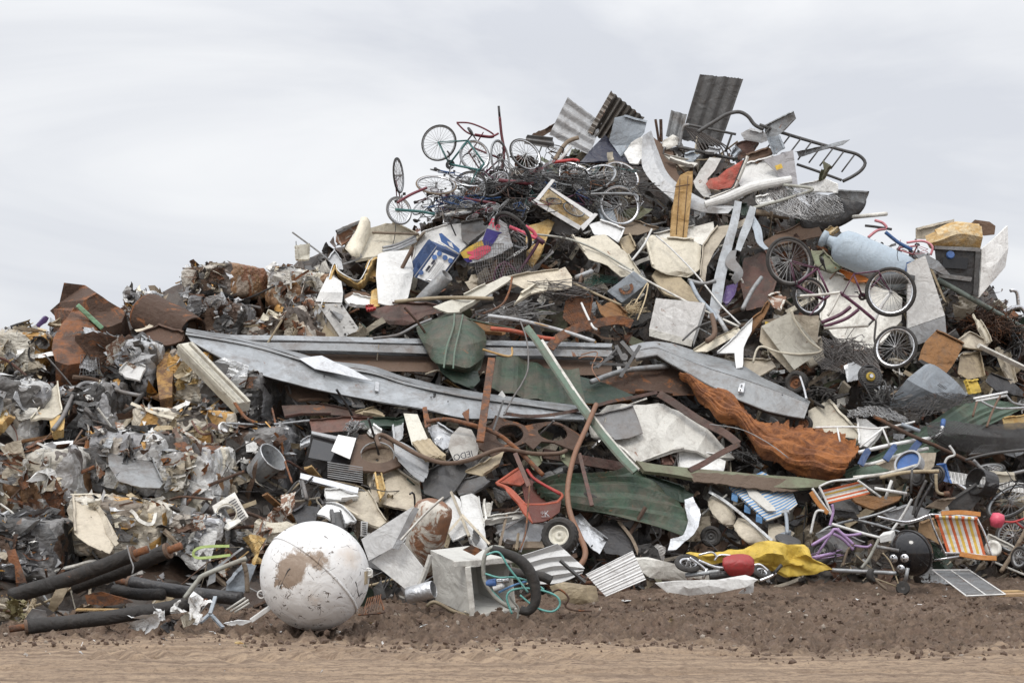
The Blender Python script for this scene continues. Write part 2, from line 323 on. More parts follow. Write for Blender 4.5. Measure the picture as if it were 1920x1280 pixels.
def tubegeo(p, r, seg=8, caps=True):
    n = len(p); r = np.interp(np.linspace(0, 1, n), np.linspace(0, 1, len(r)), r) if hasattr(r, '__len__') else np.full(n, r)
    t, U, B = frames(p); a = np.arange(seg) * 2 * math.pi / seg
    V = (p[:, None] + r[:, None, None] * (np.cos(a)[None, :, None] * U[:, None] + np.sin(a)[None, :, None] * B[:, None])).reshape(-1, 3)
    fs = [(i * seg + j, i * seg + (j + 1) % seg, (i + 1) * seg + (j + 1) % seg, (i + 1) * seg + j) for i in range(n - 1) for j in range(seg)]
    if caps: fs += [tuple(range(seg))[::-1], tuple((n - 1) * seg + j for j in range(seg))]
    return V, fs
class MB:
    def __init__(s): s.V = []; s.F = []; s.n = 0
    def add(s, V, fs): V = np.asarray(V, float); s.V.append(V); s.F += [tuple(i + s.n for i in f) for f in fs]; s.n += len(V); return s
    def tube(s, pts, r, seg=6, n=None, smooth=True):
        p = np.array([tuple(q) for q in pts], float)
        p = resample(p, n or (2 if len(p) == 2 else 5 * len(p)), smooth) if n or len(p) > 2 else p
        return s.add(*tubegeo(p, r, seg))
    def box(s, c, h, R=None):
        c = np.array(c, float); k = np.array([[x, y, z] for x in (-1, 1) for y in (-1, 1) for z in (-1, 1)], float) * np.array(h)
        if R is not None: k = k @ np.array(R).T
        return s.add(k + c, [(0, 1, 3, 2), (4, 6, 7, 5), (0, 4, 5, 1), (2, 3, 7, 6), (0, 2, 6, 4), (1, 5, 7, 3)])
    def beam(s, a, b, w, h, up=(0, 0, 1)):
        a, b = np.array(tuple(a), float), np.array(tuple(b), float); x = b - a; l = np.linalg.norm(x); x = x / l; y = np.cross(up, x); y = y / (np.linalg.norm(y) + 1e-9); z = np.cross(x, y)
        return s.box((a + b) / 2, (l / 2, w / 2, h / 2), np.stack([x, y, z], 1))
    def build(s, name, mat, parent=None, **k): return mk(name, np.concatenate(s.V), s.F, mat, parent, **k)
def rod(name, pts, rpx, mat, label=None, cat=None, dd=.25, d=None, seg=8, parent=None, n=None, flat=None, land=None, group=None, r=None, smooth=True, crump=0.):
    """round bar or hose along photo points; rpx = radius in photo pixels"""
    w_ = [P(p, dd, d) for p in pts]; p = resample(w_, n or (3 if len(pts) == 2 else 6 * len(pts)), smooth)
    k = mpp(pts[len(pts) // 2], d); rr = [x * k for x in rpx] if hasattr(rpx, '__len__') else rpx * k
    V, fs = tubegeo(p, rr, seg)
    if crump: V = vcrease(V, seed(), crump, 3.)
    o = mk(name, V, fs, mat, parent, smooth=seg > 5 and not crump)
    if label: tag(o, label, cat, group, land)
    return o
def strap(name, pts, wpx, mat, label=None, cat=None, dd=.25, d=None, thick=.012, ang=None, parent=None, crump=.01, twist=0., land=None, group=None, n=None):
    """flat bar or strap following photo points, wpx wide in the picture plane"""
    w_ = [P(p, dd, d) for p in pts]; n = n or 6 * len(pts); p = resample(w_, n); t = np.gradient(p, axis=0); t /= np.linalg.norm(t, axis=1)[:, None]
    s_ = np.cross(t, [0, -1., .25]); s_ /= np.linalg.norm(s_, axis=1)[:, None] + 1e-9; nn = np.cross(s_, t)
    a = (twist * np.linspace(-1, 1, n))[:, None]; s_ = s_ * np.cos(a) + nn * np.sin(a)
    wv = (np.interp(np.linspace(0, 1, n), np.linspace(0, 1, len(wpx)), wpx) if hasattr(wpx, '__len__') else np.full(n, wpx))[:, None] * mpp(pts[0], d) / 2
    V = np.stack([p - s_ * wv, p - s_ * wv * .33, p + s_ * wv * .33, p + s_ * wv], 1).reshape(-1, 3)
    if crump: V = vcrease(V, seed(), crump, 3.)
    o = mk(name, V, gridfaces(3, n - 1), mat, parent, solid=thick, off=0)
    if label: tag(o, label, cat, group, land)
    return o
def boxgeo(o, a, b, c, n=5, skip=()):
    """parallelepiped from corner o with edges a b c, faces in grids; skip: names of open faces"""
    o, a, b, c = (np.array(tuple(x), float) for x in (o, a, b, c)); V = []; fs = []; k = 0
    for nm, oo, e1, e2 in (('ab', o, a, b), ('ab2', o + c, b, a), ('bc', o, b, c), ('bc2', o + a, c, b), ('ca', o, c, a), ('ca2', o + b, a, c)):
        if nm in skip: continue
        u = np.linspace(0, 1, n + 1); g = oo + u[:, None, None] * e1 + u[None, :, None] * e2
        V.append(g.reshape(-1, 3)); fs += [tuple(i + k for i in f) for f in gridfaces(n, n)]; k += (n + 1) ** 2
    V = np.concatenate(V); key = {}; mp_ = []; U = []
    for v in V:
        q = tuple(np.round(v, 4))
        if q not in key: key[q] = len(U); U.append(v)
        mp_.append(key[q])
    U = np.array(U); fs = [tuple(mp_[i] for i in f) for f in fs]
    cen = o + (a + b + c) / 2
    fx = []
    for f in fs:
        q = U[list(f)]; nn = np.cross(q[1] - q[0], q[2] - q[0]); fx.append(f if np.dot(nn, q.mean(0) - cen) > 0 else f[::-1])
    return U, fx
def par(name, q, mat, label=None, cat=None, dd=.2, d=None, n=5, crump=.012, f=2., skip=(), parent=None, bevel=.008, thick=0., land=None, group=None):
    """box from four photo corners: o, a, b, c (o joined to the other three)"""
    dep = D(q[0][0], q[0][1]) if d is None else d
    o, a, b, c = (np.array(P(p, dd, dep)) for p in q)
    V, fs = boxgeo(o, a - o, b - o, c - o, n, skip)
    if crump: V = vcrease(V, seed(), crump, f)
    ob = mk(name, V, fs, mat, parent, solid=thick, bevel=0 if crump > .02 or skip else bevel)
    if label: tag(ob, label, cat, group, land)
    return ob
def lathe(prof, C0, ax, seg=24):
    ax = np.array(tuple(ax), float); ax /= np.linalg.norm(ax); u = np.cross(ax, [0, 0, 1.]); u = u if np.linalg.norm(u) > .1 else np.cross(ax, [1., 0, 0]); u /= np.linalg.norm(u); v = np.cross(ax, u)
    a = np.arange(seg) * 2 * math.pi / seg; C0 = np.array(tuple(C0), float)
    V = np.concatenate([C0 + ax * z + r * (np.cos(a)[:, None] * u + np.sin(a)[:, None] * v) for r, z in prof])
    return V, [(i * seg + j, i * seg + (j + 1) % seg, (i + 1) * seg + (j + 1) % seg, (i + 1) * seg + j) for i in range(len(prof) - 1) for j in range(seg)]
def torusprof(R, r, k=8): return [(R + r * math.cos(2 * math.pi * i / k), r * math.sin(2 * math.pi * i / k)) for i in range(k + 1)]
def spokes(R, n=28, r=.0022):
    m = MB()
    for i in range(n):
        a = 2 * math.pi * i / n; s_ = .03 * (1 if i % 2 else -1); o = .35 * (1 if (i // 2) % 2 else -1)
        m.tube([(.02 * math.cos(a + o), .02 * math.sin(a + o), s_), (R * math.cos(a), R * math.sin(a), 0)], r, 3)
    V, f = lathe([(0, -.05), (.018, -.05), (.018, .05), (0, .05)], (0, 0, 0), (0, 0, 1), 10); m.add(V, f); return m
def rot_to(ax):
    return Vector(tuple(ax)).normalized().to_track_quat('Z', 'Y').to_matrix()
def wheel(parent, c, ax, R, rim='chrome', tyre='rubber', tr=.022, ns=28, name='wheel', sp='wirelight', local=False, flat=0.):
    """tyre mesh with rim and spokes under it"""
    M3 = np.array(rot_to(ax)); c = np.array(tuple(c))
    T = lambda V: np.asarray(V) @ M3.T + c
    V, f = lathe(torusprof(R - tr, tr, 8), (0, 0, 0), (0, 0, 1), 32); V = np.array(V)
    o = mk(name, T(V), f, tyre, parent, True, local=local)
    V, f = lathe([(R - 2 * tr + .004, -.013), (R - 2 * tr - .016, -.009), (R - 2 * tr - .016, .009), (R - 2 * tr + .004, .013)], (0, 0, 0), (0, 0, 1), 32)
    mk('rim', T(V), f, rim, o, True, local=local)
    m = spokes(R - 2 * tr - .012, ns, .003); mk('spokes', T(np.concatenate(m.V)), m.F, sp, o, local=local)
    return o
def loose_wheel(px, py, Rpx, ax, label, dd=.3, d=None, rim='galv', tyre='rubber', tr=.014, land=None, group='loose bicycle wheels in the heap', into=None):
    c = P((px, py), dd, d)
    if into: return adopt(wheel(None, c, ax, Rpx * mpp((px, py), d), rim, tyre, tr), into)
    t = thing('bicycle_wheel', label, 'wheel', c, group)
    if land: LAND.append((px, py, land))
    wheel(t, c, ax, Rpx * mpp((px, py), d), rim, tyre, tr, name='tyre'); return t
# bicycle in its own space: rear hub at the origin, x forward, z up
BK_PTS = dict(rh=(0, 0, 0), bb=(.43, 0, -.05), st=(.28, 0, .44), ht=(.80, 0, .46), hb=(.845, 0, .33), fh=(1.02, 0, 0))
def bike(A, B, lat, label, frame, land=None, wheels=(1, 1), handle=True, saddle=True, rim='galv', tyre='rubber', fork=True, R=.325, bars='drop', group='bicycles thrown on the heap', tr=.015, dark='black', tube_r=.017):
    A, B = Vector(A), Vector(B); x = (B - A); sc = x.length / 1.02; x.normalize(); y = Vector(lat); y = (y - x * y.dot(x)).normalized(); z = x.cross(y)
    t = thing('bicycle', label, 'bicycle', (0, 0, 0), group)
    if land: LAND.append(land)
    t.matrix_world = Matrix.Translation(A) @ Matrix((x, y, z)).transposed().to_4x4() @ Matrix.Scale(sc, 4)
    q = {k: np.array(v, float) for k, v in BK_PTS.items()}; m = MB()
    for a, b, r in (('bb', 'st', 1), ('st', 'ht', .95), ('bb', 'hb', 1.15), ('ht', 'hb', 1.2)): m.tube([q[a], q[b]], tube_r * r, 7)
    for s_ in (-.055, .055):
        o = np.array([0, s_, 0]); m.tube([q['rh'] + o, q['st'] + o * .3], .009, 5); m.tube([q['rh'] + o, q['bb'] + o * .5], .010, 5)
    m.build('frame', frame, t, local=True, smooth=True)
    if fork:
        m = MB()
        for s_ in (-.05, .05): m.tube([q['hb'] + [0, s_, -.02], (q['hb'] + q['fh']) / 2 + [-.01, s_, 0], q['fh'] + [0, s_, 0]], .011, 5)
        m.tube([q['hb'] + [0, -.05, -.02], q['hb'] + [0, .05, -.02]], .012, 5); m.build('fork', frame, t, local=True, smooth=True)
    if wheels[0]: wheel(t, q['rh'], (0, 1, 0), R, rim, tyre, tr, local=True)
    if wheels[1]: wheel(t, q['fh'], (0, 1, 0), R, rim, tyre, tr, local=True)
    if handle:
        m = MB(); h = q['ht'] + [-.02, 0, .11]; m.tube([q['ht'], h], .012, 6)
        if bars == 'drop': m.tube([h + [-.05, .21, -.13], h + [.06, .21, -.13], h + [.09, .2, -.03], h + [.02, .18, 0], h, h + [.02, -.18, 0], h + [.09, -.2, -.03], h + [.06, -.21, -.13], h + [-.05, -.21, -.13]], .012, 6)
        else: m.tube([h + [-.08, .3, .06], h + [-.02, .12, .05], h, h + [-.02, -.12, .05], h + [-.08, -.3, .06]], .012, 6)
        m.build('handlebar', 'chrome' if bars == 'drop' else dark, t, local=True, smooth=True)
    if saddle:
        p = q['st'] + [-.04, 0, .13]; m = MB(); m.tube([q['st'], p], .013, 6)
        V, f = lathe([(0, -.14), (.06, -.13), (.075, -.06), (.035, .03), (.02, .12), (0, .14)], p, (1, 0, 0), 10); V[:, 2] = p[2] + (V[:, 2] - p[2]) * .4; m.add(V, f); m.build('saddle', dark, t, local=True, smooth=True)
    m = MB(); V, f = lathe([(.03, .045), (.085, .045), (.085, .05), (.03, .05)], q['bb'], (0, 1, 0), 18); m.add(V, f)
    m.tube([q['bb'] + [0, .06, 0], q['bb'] + [.12, .07, -.11]], .009, 5); m.tube([q['bb'] + [0, -.06, 0], q['bb'] + [-.12, -.07, .11]], .009, 5); m.tube([q['bb'] + [0, -.07, 0], q['bb'] + [0, .07, 0]], .018, 6)
    for s_ in (1, -1): m.box(q['bb'] + np.array([.12 * s_, .11 * s_, -.11 * s_]), (.04, .04, .012))
    m.build('crank', dark, t, local=True)
    return t
def adopt(o, t):
    o.parent = t; o.matrix_parent_inverse = t.matrix_basis.inverted()
    for k in ('label', 'category', 'group'):
        if k in o: del o[k]
    return o
def copy_tree(o, parent=None):
    c = o.copy(); C.objects.link(c); c.parent = parent
    for ch in o.children: copy_tree(ch, c)
    return c
def netting(name, rows, mat, label=None, cat=None, dd=.25, d=None, nu=26, nv=10, r=.004, crump=.06, diamond=True, parent=None, land=None, group=None):
    """woven wire: every wire a real thin bar"""
    R = [resample([P(p, dd, d) for p in q], nu + 1) for q in rows]; A = []
    for j in range(nv + 1):
        t = j / nv * (len(R) - 1); i = min(int(t), len(R) - 2); A.append(R[i] * (1 - t + i) + R[i + 1] * (t - i))
    A = np.array(A); V = A.reshape(-1, 3); V = V + np.outer(sm(V, seed(), 1.6), normal_to_cam(V)) * crump + rng.normal(size=V.shape) * crump * .08; A = V.reshape(nv + 1, nu + 1, 3); m = MB()
    def run(a): 
        if len(a) > 1: m.add(*tubegeo(np.array(a), r, 3, False))
    if diamond:
        for s in range(-nv, nu + 1):
            run([A[j, s + j] for j in range(nv + 1) if 0 <= s + j <= nu]); run([A[j, s + nv - j] for j in range(nv + 1) if 0 <= s + nv - j <= nu])
    else:
        for j in range(nv + 1): run(A[j])
        for i in range(nu + 1): run(A[:, i])
    o = m.build(name, mat, parent)
    if label: tag(o, label, cat, group, land)
    return o
def text(name, body, c, xdir, ydir, size, mat, parent):
    """lettering as thin solid letters on a surface"""
    cu = bpy.data.curves.new(name, 'FONT'); cu.body = body; cu.size = size; cu.extrude = .002; cu.align_x = 'CENTER'; cu.align_y = 'CENTER'
    x = Vector(xdir).normalized(); y = Vector(ydir); y = (y - x * y.dot(x)).normalized(); z = x.cross(y)
    tmp = bpy.data.objects.new('tmp', cu); C.objects.link(tmp); dg = bpy.context.evaluated_depsgraph_get(); me = bpy.data.meshes.new_from_object(tmp.evaluated_get(dg)); bpy.data.objects.remove(tmp)
    me.materials.clear(); me.materials.append(MATS[mat]); o = bpy.data.objects.new(name, me); C.objects.link(o); o.parent = parent
    o.matrix_local = Matrix.Translation(Vector(c) - worldloc(parent)) @ Matrix((x, y, z)).transposed().to_4x4(); return o
# ---------------------------------------------------------------- ground: packed track in front, churned mud against the heap
def axis(dense0, dense1, stp, far0, far1):
    a = list(np.arange(dense0, dense1, stp)); g = stp; x = dense0
    lo = []
    while x > far0: g *= 1.35; x -= g; lo.append(x)
    g = stp; x = a[-1]; hi = []
    while x < far1: g *= 1.35; x += g; hi.append(x)
    return np.array(lo[::-1] + a + hi)
def mud_edge(x): return 15.25 - .11 * x + .22 * np.sin(x * 1.7) + .12 * np.sin(x * 4.3 + 1)
gx, gy = axis(-7.2, 7.2, .036, -900, 900), axis(11.6, 22.6, .034, -60, 1500)
X, Y = np.meshgrid(gx, gy); XY = np.stack([X.ravel(), Y.ravel(), np.zeros(X.size)], 1)
near = np.clip((XY[:, 1] - 10) / 1.5, 0, 1) * np.clip((26 - XY[:, 1]) / 3, 0, 1) * np.clip((11 - np.abs(XY[:, 0])) / 3, 0, 1)
mudm = np.clip((XY[:, 1] - mud_edge(XY[:, 0])) / .9, 0, 1)
z = sm(XY, 3, .5) * .03 + sm(XY * [.35, 1, 1], 4, 3.5) * .012
z += mudm * (.0 + .035 * np.abs(sm(XY, 5, 1.6)) + .03 * np.maximum(0, crease(XY, 6, 4)) + .02 * sm(XY, 7, 7) + .02 * crease(XY, 8, 11))
wob = np.array([mnoise.noise((a[0] * 1.3, a[1] * 1.3, 3.)) if b > 0 else 0 for a, b in zip(XY, near)])
fine = np.array([mnoise.turbulence((a[0] * 4.6, a[1] * 4.6, 1.), 4, False) if b > 0 else 0 for a, b in zip(XY, near)])
mudm_ = mudm * (1 - .55 * np.clip((XY[:, 1] - 17.6) / 1.2, 0, 1)); z = z * np.where(mudm > 0, mudm_ / np.maximum(mudm, 1e-6), 1)
fin2 = np.array([mnoise.turbulence((a[0] * 13, a[1] * 13, 5.), 3, False) if b > 0 else 0 for a, b in zip(XY, near)])
z += (.015 + .10 * mudm_) * (fine - .5) + (.008 + .075 * mudm_) * (fin2 - .5) + mudm * wob * .035
trk = np.exp(-((XY[:, 1] - 14.55 + .05 * XY[:, 0]) / .26) ** 2) * np.clip(wob * 3 + .9, 0, 1) * (XY[:, 0] < 1.2) * (XY[:, 0] > -3.5)
z += trk * .04 * np.clip(tri(XY[:, 0] * 7 + XY[:, 1] * 3.4) * 3, -1, 1)
rut = np.exp(-((XY[:, 1] - 13.75 + .03 * XY[:, 0]) / .1) ** 2) + .8 * np.exp(-((XY[:, 1] - 15.0 + .06 * XY[:, 0]) / .09) ** 2); z -= rut * .04 * np.clip(wob * 2 + .9, 0, 1.5)
XY[:, 2] = z * near
def build_ground():
    m, nt, N, L, b = nodes_of('track_dirt'); tc = N('ShaderNodeTexCoord'); v = tc.outputs['Object']
    at = N('ShaderNodeAttribute'); at.attribute_name = 'mud'
    st = N('ShaderNodeMapping'); st.inputs['Scale'].default_value = (.18, 2.4, 1); L(v, st.inputs[0])
    t1 = tex(N, L, st.outputs[0], 3.2, 8, .62, .4); t2 = tex(N, L, v, 9, 8, .7); t3 = tex(N, L, v, 55, 4, .7)
    tan = mixc(N, L, step(N, L, t1, .38, .6), (.185, .128, .085), (.35, .255, .17))
    tan = mixc(N, L, mul(N, L, step(N, L, t2, .5, .62), .6), tan, (.14, .09, .06))
    mud = mixc(N, L, step(N, L, t2, .35, .68), (.07, .046, .031), (.20, .138, .096))
    mud = mixc(N, L, mul(N, L, step(N, L, t1, .5, .7), .6), mud, (.12, .075, .055))
    a = N('ShaderNodeMath'); a.operation = 'ADD'; L(at.outputs['Fac'], a.inputs[0]); nn = N('ShaderNodeMath'); nn.operation = 'MULTIPLY_ADD'; L(t2, nn.inputs[0]); nn.inputs[1].default_value = 1.5; nn.inputs[2].default_value = -.75; L(nn.outputs[0], a.inputs[1])
    c = mixc(N, L, step(N, L, a.outputs[0], .1, .95), tan, mud)
    t4 = tex(N, L, v, 22, 6, .75); c = mixc(N, L, mul(N, L, step(N, L, t4, .5, .66), .55), c, (.045, .03, .024)); c = mixc(N, L, mul(N, L, step(N, L, t4, .44, .34), .35), c, (.27, .2, .15))
    c = mixc(N, L, mul(N, L, step(N, L, t3, .55, .75), .5), c, (.06, .042, .032)); c = mixc(N, L, mul(N, L, step(N, L, t3, .42, .28), .25), c, (.5, .4, .3))
    L(c, b.inputs['Base Color']); b.inputs['Roughness'].default_value = .95
    bp = N('ShaderNodeBump'); bp.inputs['Strength'].default_value = .7; bp.inputs['Distance'].default_value = .02; L(t3, bp.inputs['Height']); L(bp.outputs[0], b.inputs['Normal'])
    g = mk('ground', XY, gridfaces(len(gx) - 1, len(gy) - 1), m, local=True, smooth=True); g['kind'] = 'structure'
    at = g.data.attributes.new('mud', 'FLOAT', 'POINT'); at.data.foreach_set('value', mudm.astype(np.float32))
build_ground()
_ix = lambda x, y: XY[np.argmin(np.abs(gy - y)) * len(gx) + np.argmin(np.abs(gx - x)), 2]
def gz(x, y): return float(_ix(x, y))
# loose clods of the churned mud
ico = bmesh.new(); bmesh.ops.create_icosphere(ico, subdivisions=1, radius=1); IV = np.array([v.co[:] for v in ico.verts]); IF = [tuple(v.index for v in f.verts) for f in ico.faces]; ico.free()
def clods(name, n, mat, s0, s1, y0, y1):
    m = MB()
    while n > 0:
        x, y = rng.uniform(-7, 7), rng.uniform(y0, y1)
        if y < mud_edge(x) + rng.exponential(.35) - .55 or (y > mud_edge(x) + 1 and rng.random() < .2): continue
        n -= 1; s = s0 + (s1 - s0) * rng.random() ** 4
        m.add(IV * s * rng.uniform(.6, 1.2, 3) * (1 + .25 * rng.normal(size=(len(IV), 1))) + [x, y, gz(x, y) + s * .2], IF)
    o = m.build(name, mat, local=True); o['kind'] = 'stuff'; return o
M('clod', (.125, .078, .053), .5, 0, .95, 0, .8, 3.); M('stone', (.42, .36, .30), .4, 0, .9)
tag(clods('dirt_clods', 11000, 'clod', .006, .034, 13.6, 20.5), 'dark loose clods of churned mud along the foot of the heap', 'mud')
tag(clods('gravel', 750, 'stone', .006, .03, 13.4, 20.5), 'pale gravel and tiny chips scattered over the churned mud', 'gravel')
# ---------------------------------------------------------------- the heap itself: a closed mound of compacted scrap, coloured dark as shade between the pieces
def build_heap():
    px = np.arange(-310, 2231, 13.); V = []; rows = []
    ts = list(np.linspace(0, 1, 60))
    for t in ts:
        r = []
        for x in px:
            b = np.interp(x, BX, BY) + 14; y = b + (np.interp(x, XS, TS) + 14 - b) * t; r.append(tuple(P((x, y), -.42 - .25 * t)))
        rows.append(r)
    top = np.array(rows[-1]); back = []
    for k in (.12, .3, .55, .8, 1.):
        q = top.copy(); q[:, 1] += 7 * k; q[:, 2] = top[:, 2] * (1 - k * k) + -.1 * k; back.append(q)
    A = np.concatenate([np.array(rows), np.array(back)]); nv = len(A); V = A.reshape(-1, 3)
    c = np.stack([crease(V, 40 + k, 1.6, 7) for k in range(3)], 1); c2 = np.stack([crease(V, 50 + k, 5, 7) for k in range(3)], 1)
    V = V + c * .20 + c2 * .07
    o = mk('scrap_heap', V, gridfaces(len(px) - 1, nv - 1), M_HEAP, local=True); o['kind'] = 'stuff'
    tag(o, 'dirty mass of compacted scrap darkened as painted shade in the gaps of the heap', 'scrap heap')
build_heap()
def rrot(r):
    q = r.normal(size=4); q /= np.linalg.norm(q); a, b, c, d = q
    return np.array([[1 - 2 * (c * c + d * d), 2 * (b * c - a * d), 2 * (b * d + a * c)], [2 * (b * c + a * d), 1 - 2 * (b * b + d * d), 2 * (c * d - a * b)], [2 * (b * d - a * c), 2 * (c * d + a * b), 1 - 2 * (b * b + c * c)]])
def rotab(ax, an):
    return np.array(Matrix.Rotation(an, 3, Vector(tuple(ax))))
def foldsheet(nu, nv, lx, ly, nf, mx_, r, jag=.0):
    """a flat sheet folded and crushed about random lines"""
    u, v = np.meshgrid(np.linspace(-.5, .5, nu + 1), np.linspace(-.5, .5, nv + 1)); V = np.stack([u.ravel() * lx, v.ravel() * ly, np.zeros(u.size)], 1)
    if jag:
        ed = (np.abs(np.abs(u) - .5) < 1e-6) | (np.abs(np.abs(v) - .5) < 1e-6); V[ed.ravel(), :2] += r.normal(size=(int(ed.sum()), 2)) * jag * min(lx, ly)
    for _ in range(nf):
        c = V[r.integers(len(V))]; a = r.normal(size=3) * [1, 1, .35]; a /= np.linalg.norm(a); pn = np.cross(a, [0, 0, 1]); pn /= np.linalg.norm(pn) + 1e-9
        s = (V - c) @ pn; k = s > 0; an = r.uniform(-mx_, mx_); V[k] = (V[k] - c) @ rotab(a, an).T + c
    V = V - V.mean(0); sc_ = max(lx, ly); 
    return V + .035 * sc_ * np.stack([crease(V / sc_, r.integers(9999), 4) for _ in range(3)], 1)
def shards(n, box, mat, name, label, s0, s1, parent=None, r=None, surf=None, kind='stuff'):
    """a great many small torn shreds in one mesh"""
    r = r or np.random.default_rng(seed()); protos = []
    for k in range(18):
        a = k % 6; q = (9, 1, 1, r.uniform(.07, .16), 4, .8, 0) if a in (0, 1) else (6, 2, 1, .3, 4, 1.2, 0) if a in (2, 3) else (5, 4, .8, .6, 5, 1.6, .03) if a == 4 else (6, 5, .8, .8, 7, 2.0, .04)
        protos.append((foldsheet(*q[:6], r, q[6]), gridfaces(q[0], q[1])))
    m = MB()
    for i in range(n):
        V, f = protos[r.integers(18)]; s = s0 + (s1 - s0) * r.random() ** 2.; m.add((V * s) @ rrot(r).T + surf(r), f)
    o = m.build(name, mat, parent)
    if kind: o['kind'] = kind
    if label: tag(o, label, 'scrap')
    return o
def sp(x0, x1, dd0, dd1):
    def f(r):
        while True:
            x = r.uniform(x0, x1); t = np.interp(x, XS, TS); b = np.interp(x, BX, BY); y = r.uniform(t, b)
            if r.random() < .97: return np.array(P((x, y), r.uniform(dd0, dd1)))
    return f
shards(1300, None, M_SHREDL, 'shredded_scrap', 'small torn shreds of grey and tan sheet between the pressed bales', .07, .42, surf=sp(-300, 640, -.75, -.32))
shards(5200, None, M_SHREDR, 'loose_scrap', 'small torn brown and grey scraps filling gaps between the larger junk', .07, .42, surf=sp(600, 2220, -.62, -.2))
shards(4600, None, M_SHREDR, 'torn_scrap', 'tiny torn scraps and chips lying over the junk of the heap', .03, .17, surf=sp(620, 2220, -.25, .12))
# ---------------------------------------------------------------- pressed bales of the left half
FOLDS = []
_r = np.random.default_rng(5)
for k in range(18):
    V = foldsheet(9, 8, 1, _r.uniform(.45, 1), 6, 1.6, _r, .012); me = bpy.data.meshes.new('crumpled_sheet'); me.from_pydata(V.tolist(), [], gridfaces(9, 8)); me.materials.append(MATS['white']); FOLDS.append(me)
STR = []
for k in range(14):
    V = foldsheet(16, 2, 1, _r.uniform(.035, .12), 5, .7, _r); me = bpy.data.meshes.new('metal_strip'); me.from_pydata(V.tolist(), [], gridfaces(16, 2)); me.materials.append(MATS['galv']); STR.append(me)
def fold_obj(name, k, mat, loc, rot, sc, parent=None, lib=None):
    o = bpy.data.objects.new(name, (lib or FOLDS)[k % len(lib or FOLDS)]); C.objects.link(o); o.parent = parent
    o.location = Vector(loc) - (worldloc(parent) if parent else Vector((0, 0, 0))); o.rotation_euler = rot; o.scale = sc
    s = o.material_slots[0]; s.link = 'OBJECT'; s.material = MATS[mat] if isinstance(mat, str) else mat; return o
BSH = {'grey': ['lightgrey', 'galv_dull', 'midgrey', 'white_dirty', 'galv', 'silver', 'white_rusty', 'white', 'rustdark', 'darkgrey'], 'white': ['white_dirty', 'white_rusty', 'cream_dirty', 'white', 'lightgrey', 'rust', 'white_dirty'], 'dark': ['midgrey', 'darkgrey', 'galv_dull', 'black', 'brown', 'silver', 'rustdark'],
       'tan': ['beige', 'cream_dirty', 'tan', 'white_dirty', 'foam', 'midgrey', 'straw', 'cream', 'darkgrey'], 'rust': ['rustdark', 'rust', 'brown', 'tan', 'midgrey', 'white_rusty', 'cream_dirty', 'lightgrey']}
def bale(x0, y0, x1, y1, pal, label, dd=.1, ang=0., depth=None, nsh=20, land=None):
    cx, cy = (x0 + x1) / 2, (y0 + y1) / 2; k = mpp((cx, cy)); hx, hz = (x1 - x0) / 2 * k * .95, (y1 - y0) / 2 * k * .93; dd += rnd.uniform(-.1, .14); hy = (depth or min(hx, hz) * 1.5)
    c = np.array(P((cx, cy), dd - hy * .45)); t = thing('scrap_bale', label, 'bale', c, 'pressed bales of sheet scrap in the heap')
    if land: LAND.append((cx, cy, land))
    R = rotab((0, 1, 0), ang) @ rotab((0, 0, 1), rnd.uniform(-.25, .25)); r = np.random.default_rng(seed())
    V, f = boxgeo((-hx, -hy, -hz), (2 * hx, 0, 0), (0, 2 * hy, 0), (0, 0, 2 * hz), 30)
    q = V / np.array([hx, hy, hz]); q = q / np.maximum(1, (np.abs(q) ** 9).sum(1) ** (1 / 9))[:, None]; V = q * np.array([hx, hy, hz])
    s = min(hx, hz); V = V + .14 * s * np.stack([crease(V / s, seed() + i, 3., 7) for i in range(3)], 1) + .075 * s * np.stack([crease(V / s, seed() + i, 8., 5) for i in range(3)], 1)
    mk('bale_body', V @ R.T + c, f, BALE[pal], t)
    for i in range(nsh):
        u, v = r.uniform(-.7, .7, 2); fr = r.random() < .72
        p = np.array([u * hx, -hy * 1.03, v * hz]) if fr else np.array([u * hx, r.uniform(-.9, .2) * hy, hz * 1.0])
        sc = s * r.uniform(.7, 1.7); fold_obj('crushed_sheet', int(r.integers(18)), BSH[pal][int(r.integers(len(BSH[pal])))], p @ R.T + c, (r.normal(1.5, .3) if fr else r.normal(0, .25), r.normal(0, .25), r.uniform(0, 6.3)), (sc, sc * r.uniform(.35, .9), sc * .24), t)
    for i in range(9):
        p = np.array([r.uniform(-.8, .8) * hx, -hy * 1.08, r.uniform(-.8, 1) * hz]); sc = r.uniform(.4, 1.1) * max(hx, hz); fold_obj('bent_strip', i + int(r.integers(14)), BSH[pal][int(r.integers(len(BSH[pal])))] if i % 3 else ['cream', 'white', 'rust'][i // 3], p @ R.T + c, (r.uniform(.9, 2.2), r.uniform(-.4, .4), r.uniform(0, 6.3)), (sc,) * 3, t, STR)
    def sf(r):
        u, v = r.uniform(-1, 1, 2); p = np.array([u * hx, -hy * r.uniform(.85, 1.05), v * hz]) if r.random() < .7 else np.array([u * hx, r.uniform(-1, .3) * hy, hz * r.uniform(.9, 1.05)])
        return p @ R.T + c
    shards(int(40 + 260 * hx * hz), None, M_SHREDB, 'torn_shreds', None, .05, .28, t, r, sf)
    return t
bale(150, 632, 322, 742, 'grey', 'silver grey pressed bale below the rusty tank with white torn sheet', .15, .08, nsh=26, land='silver bale')
bale(188, 806, 335, 930, 'grey', 'grey pressed bale with one large smooth dull sheet on its face', .2, .06, land='smooth faced bale')
bale(-20, 838, 166, 965, 'white', 'dirty white and grey bale with rust stains beside the smooth faced bale', .2, -.05, nsh=26, land='white stained bale')
bale(136, 930, 325, 1048, 'tan', 'beige bale with yellow foam and cream strips above the dark pipes', .3, .1, land='beige foam bale')
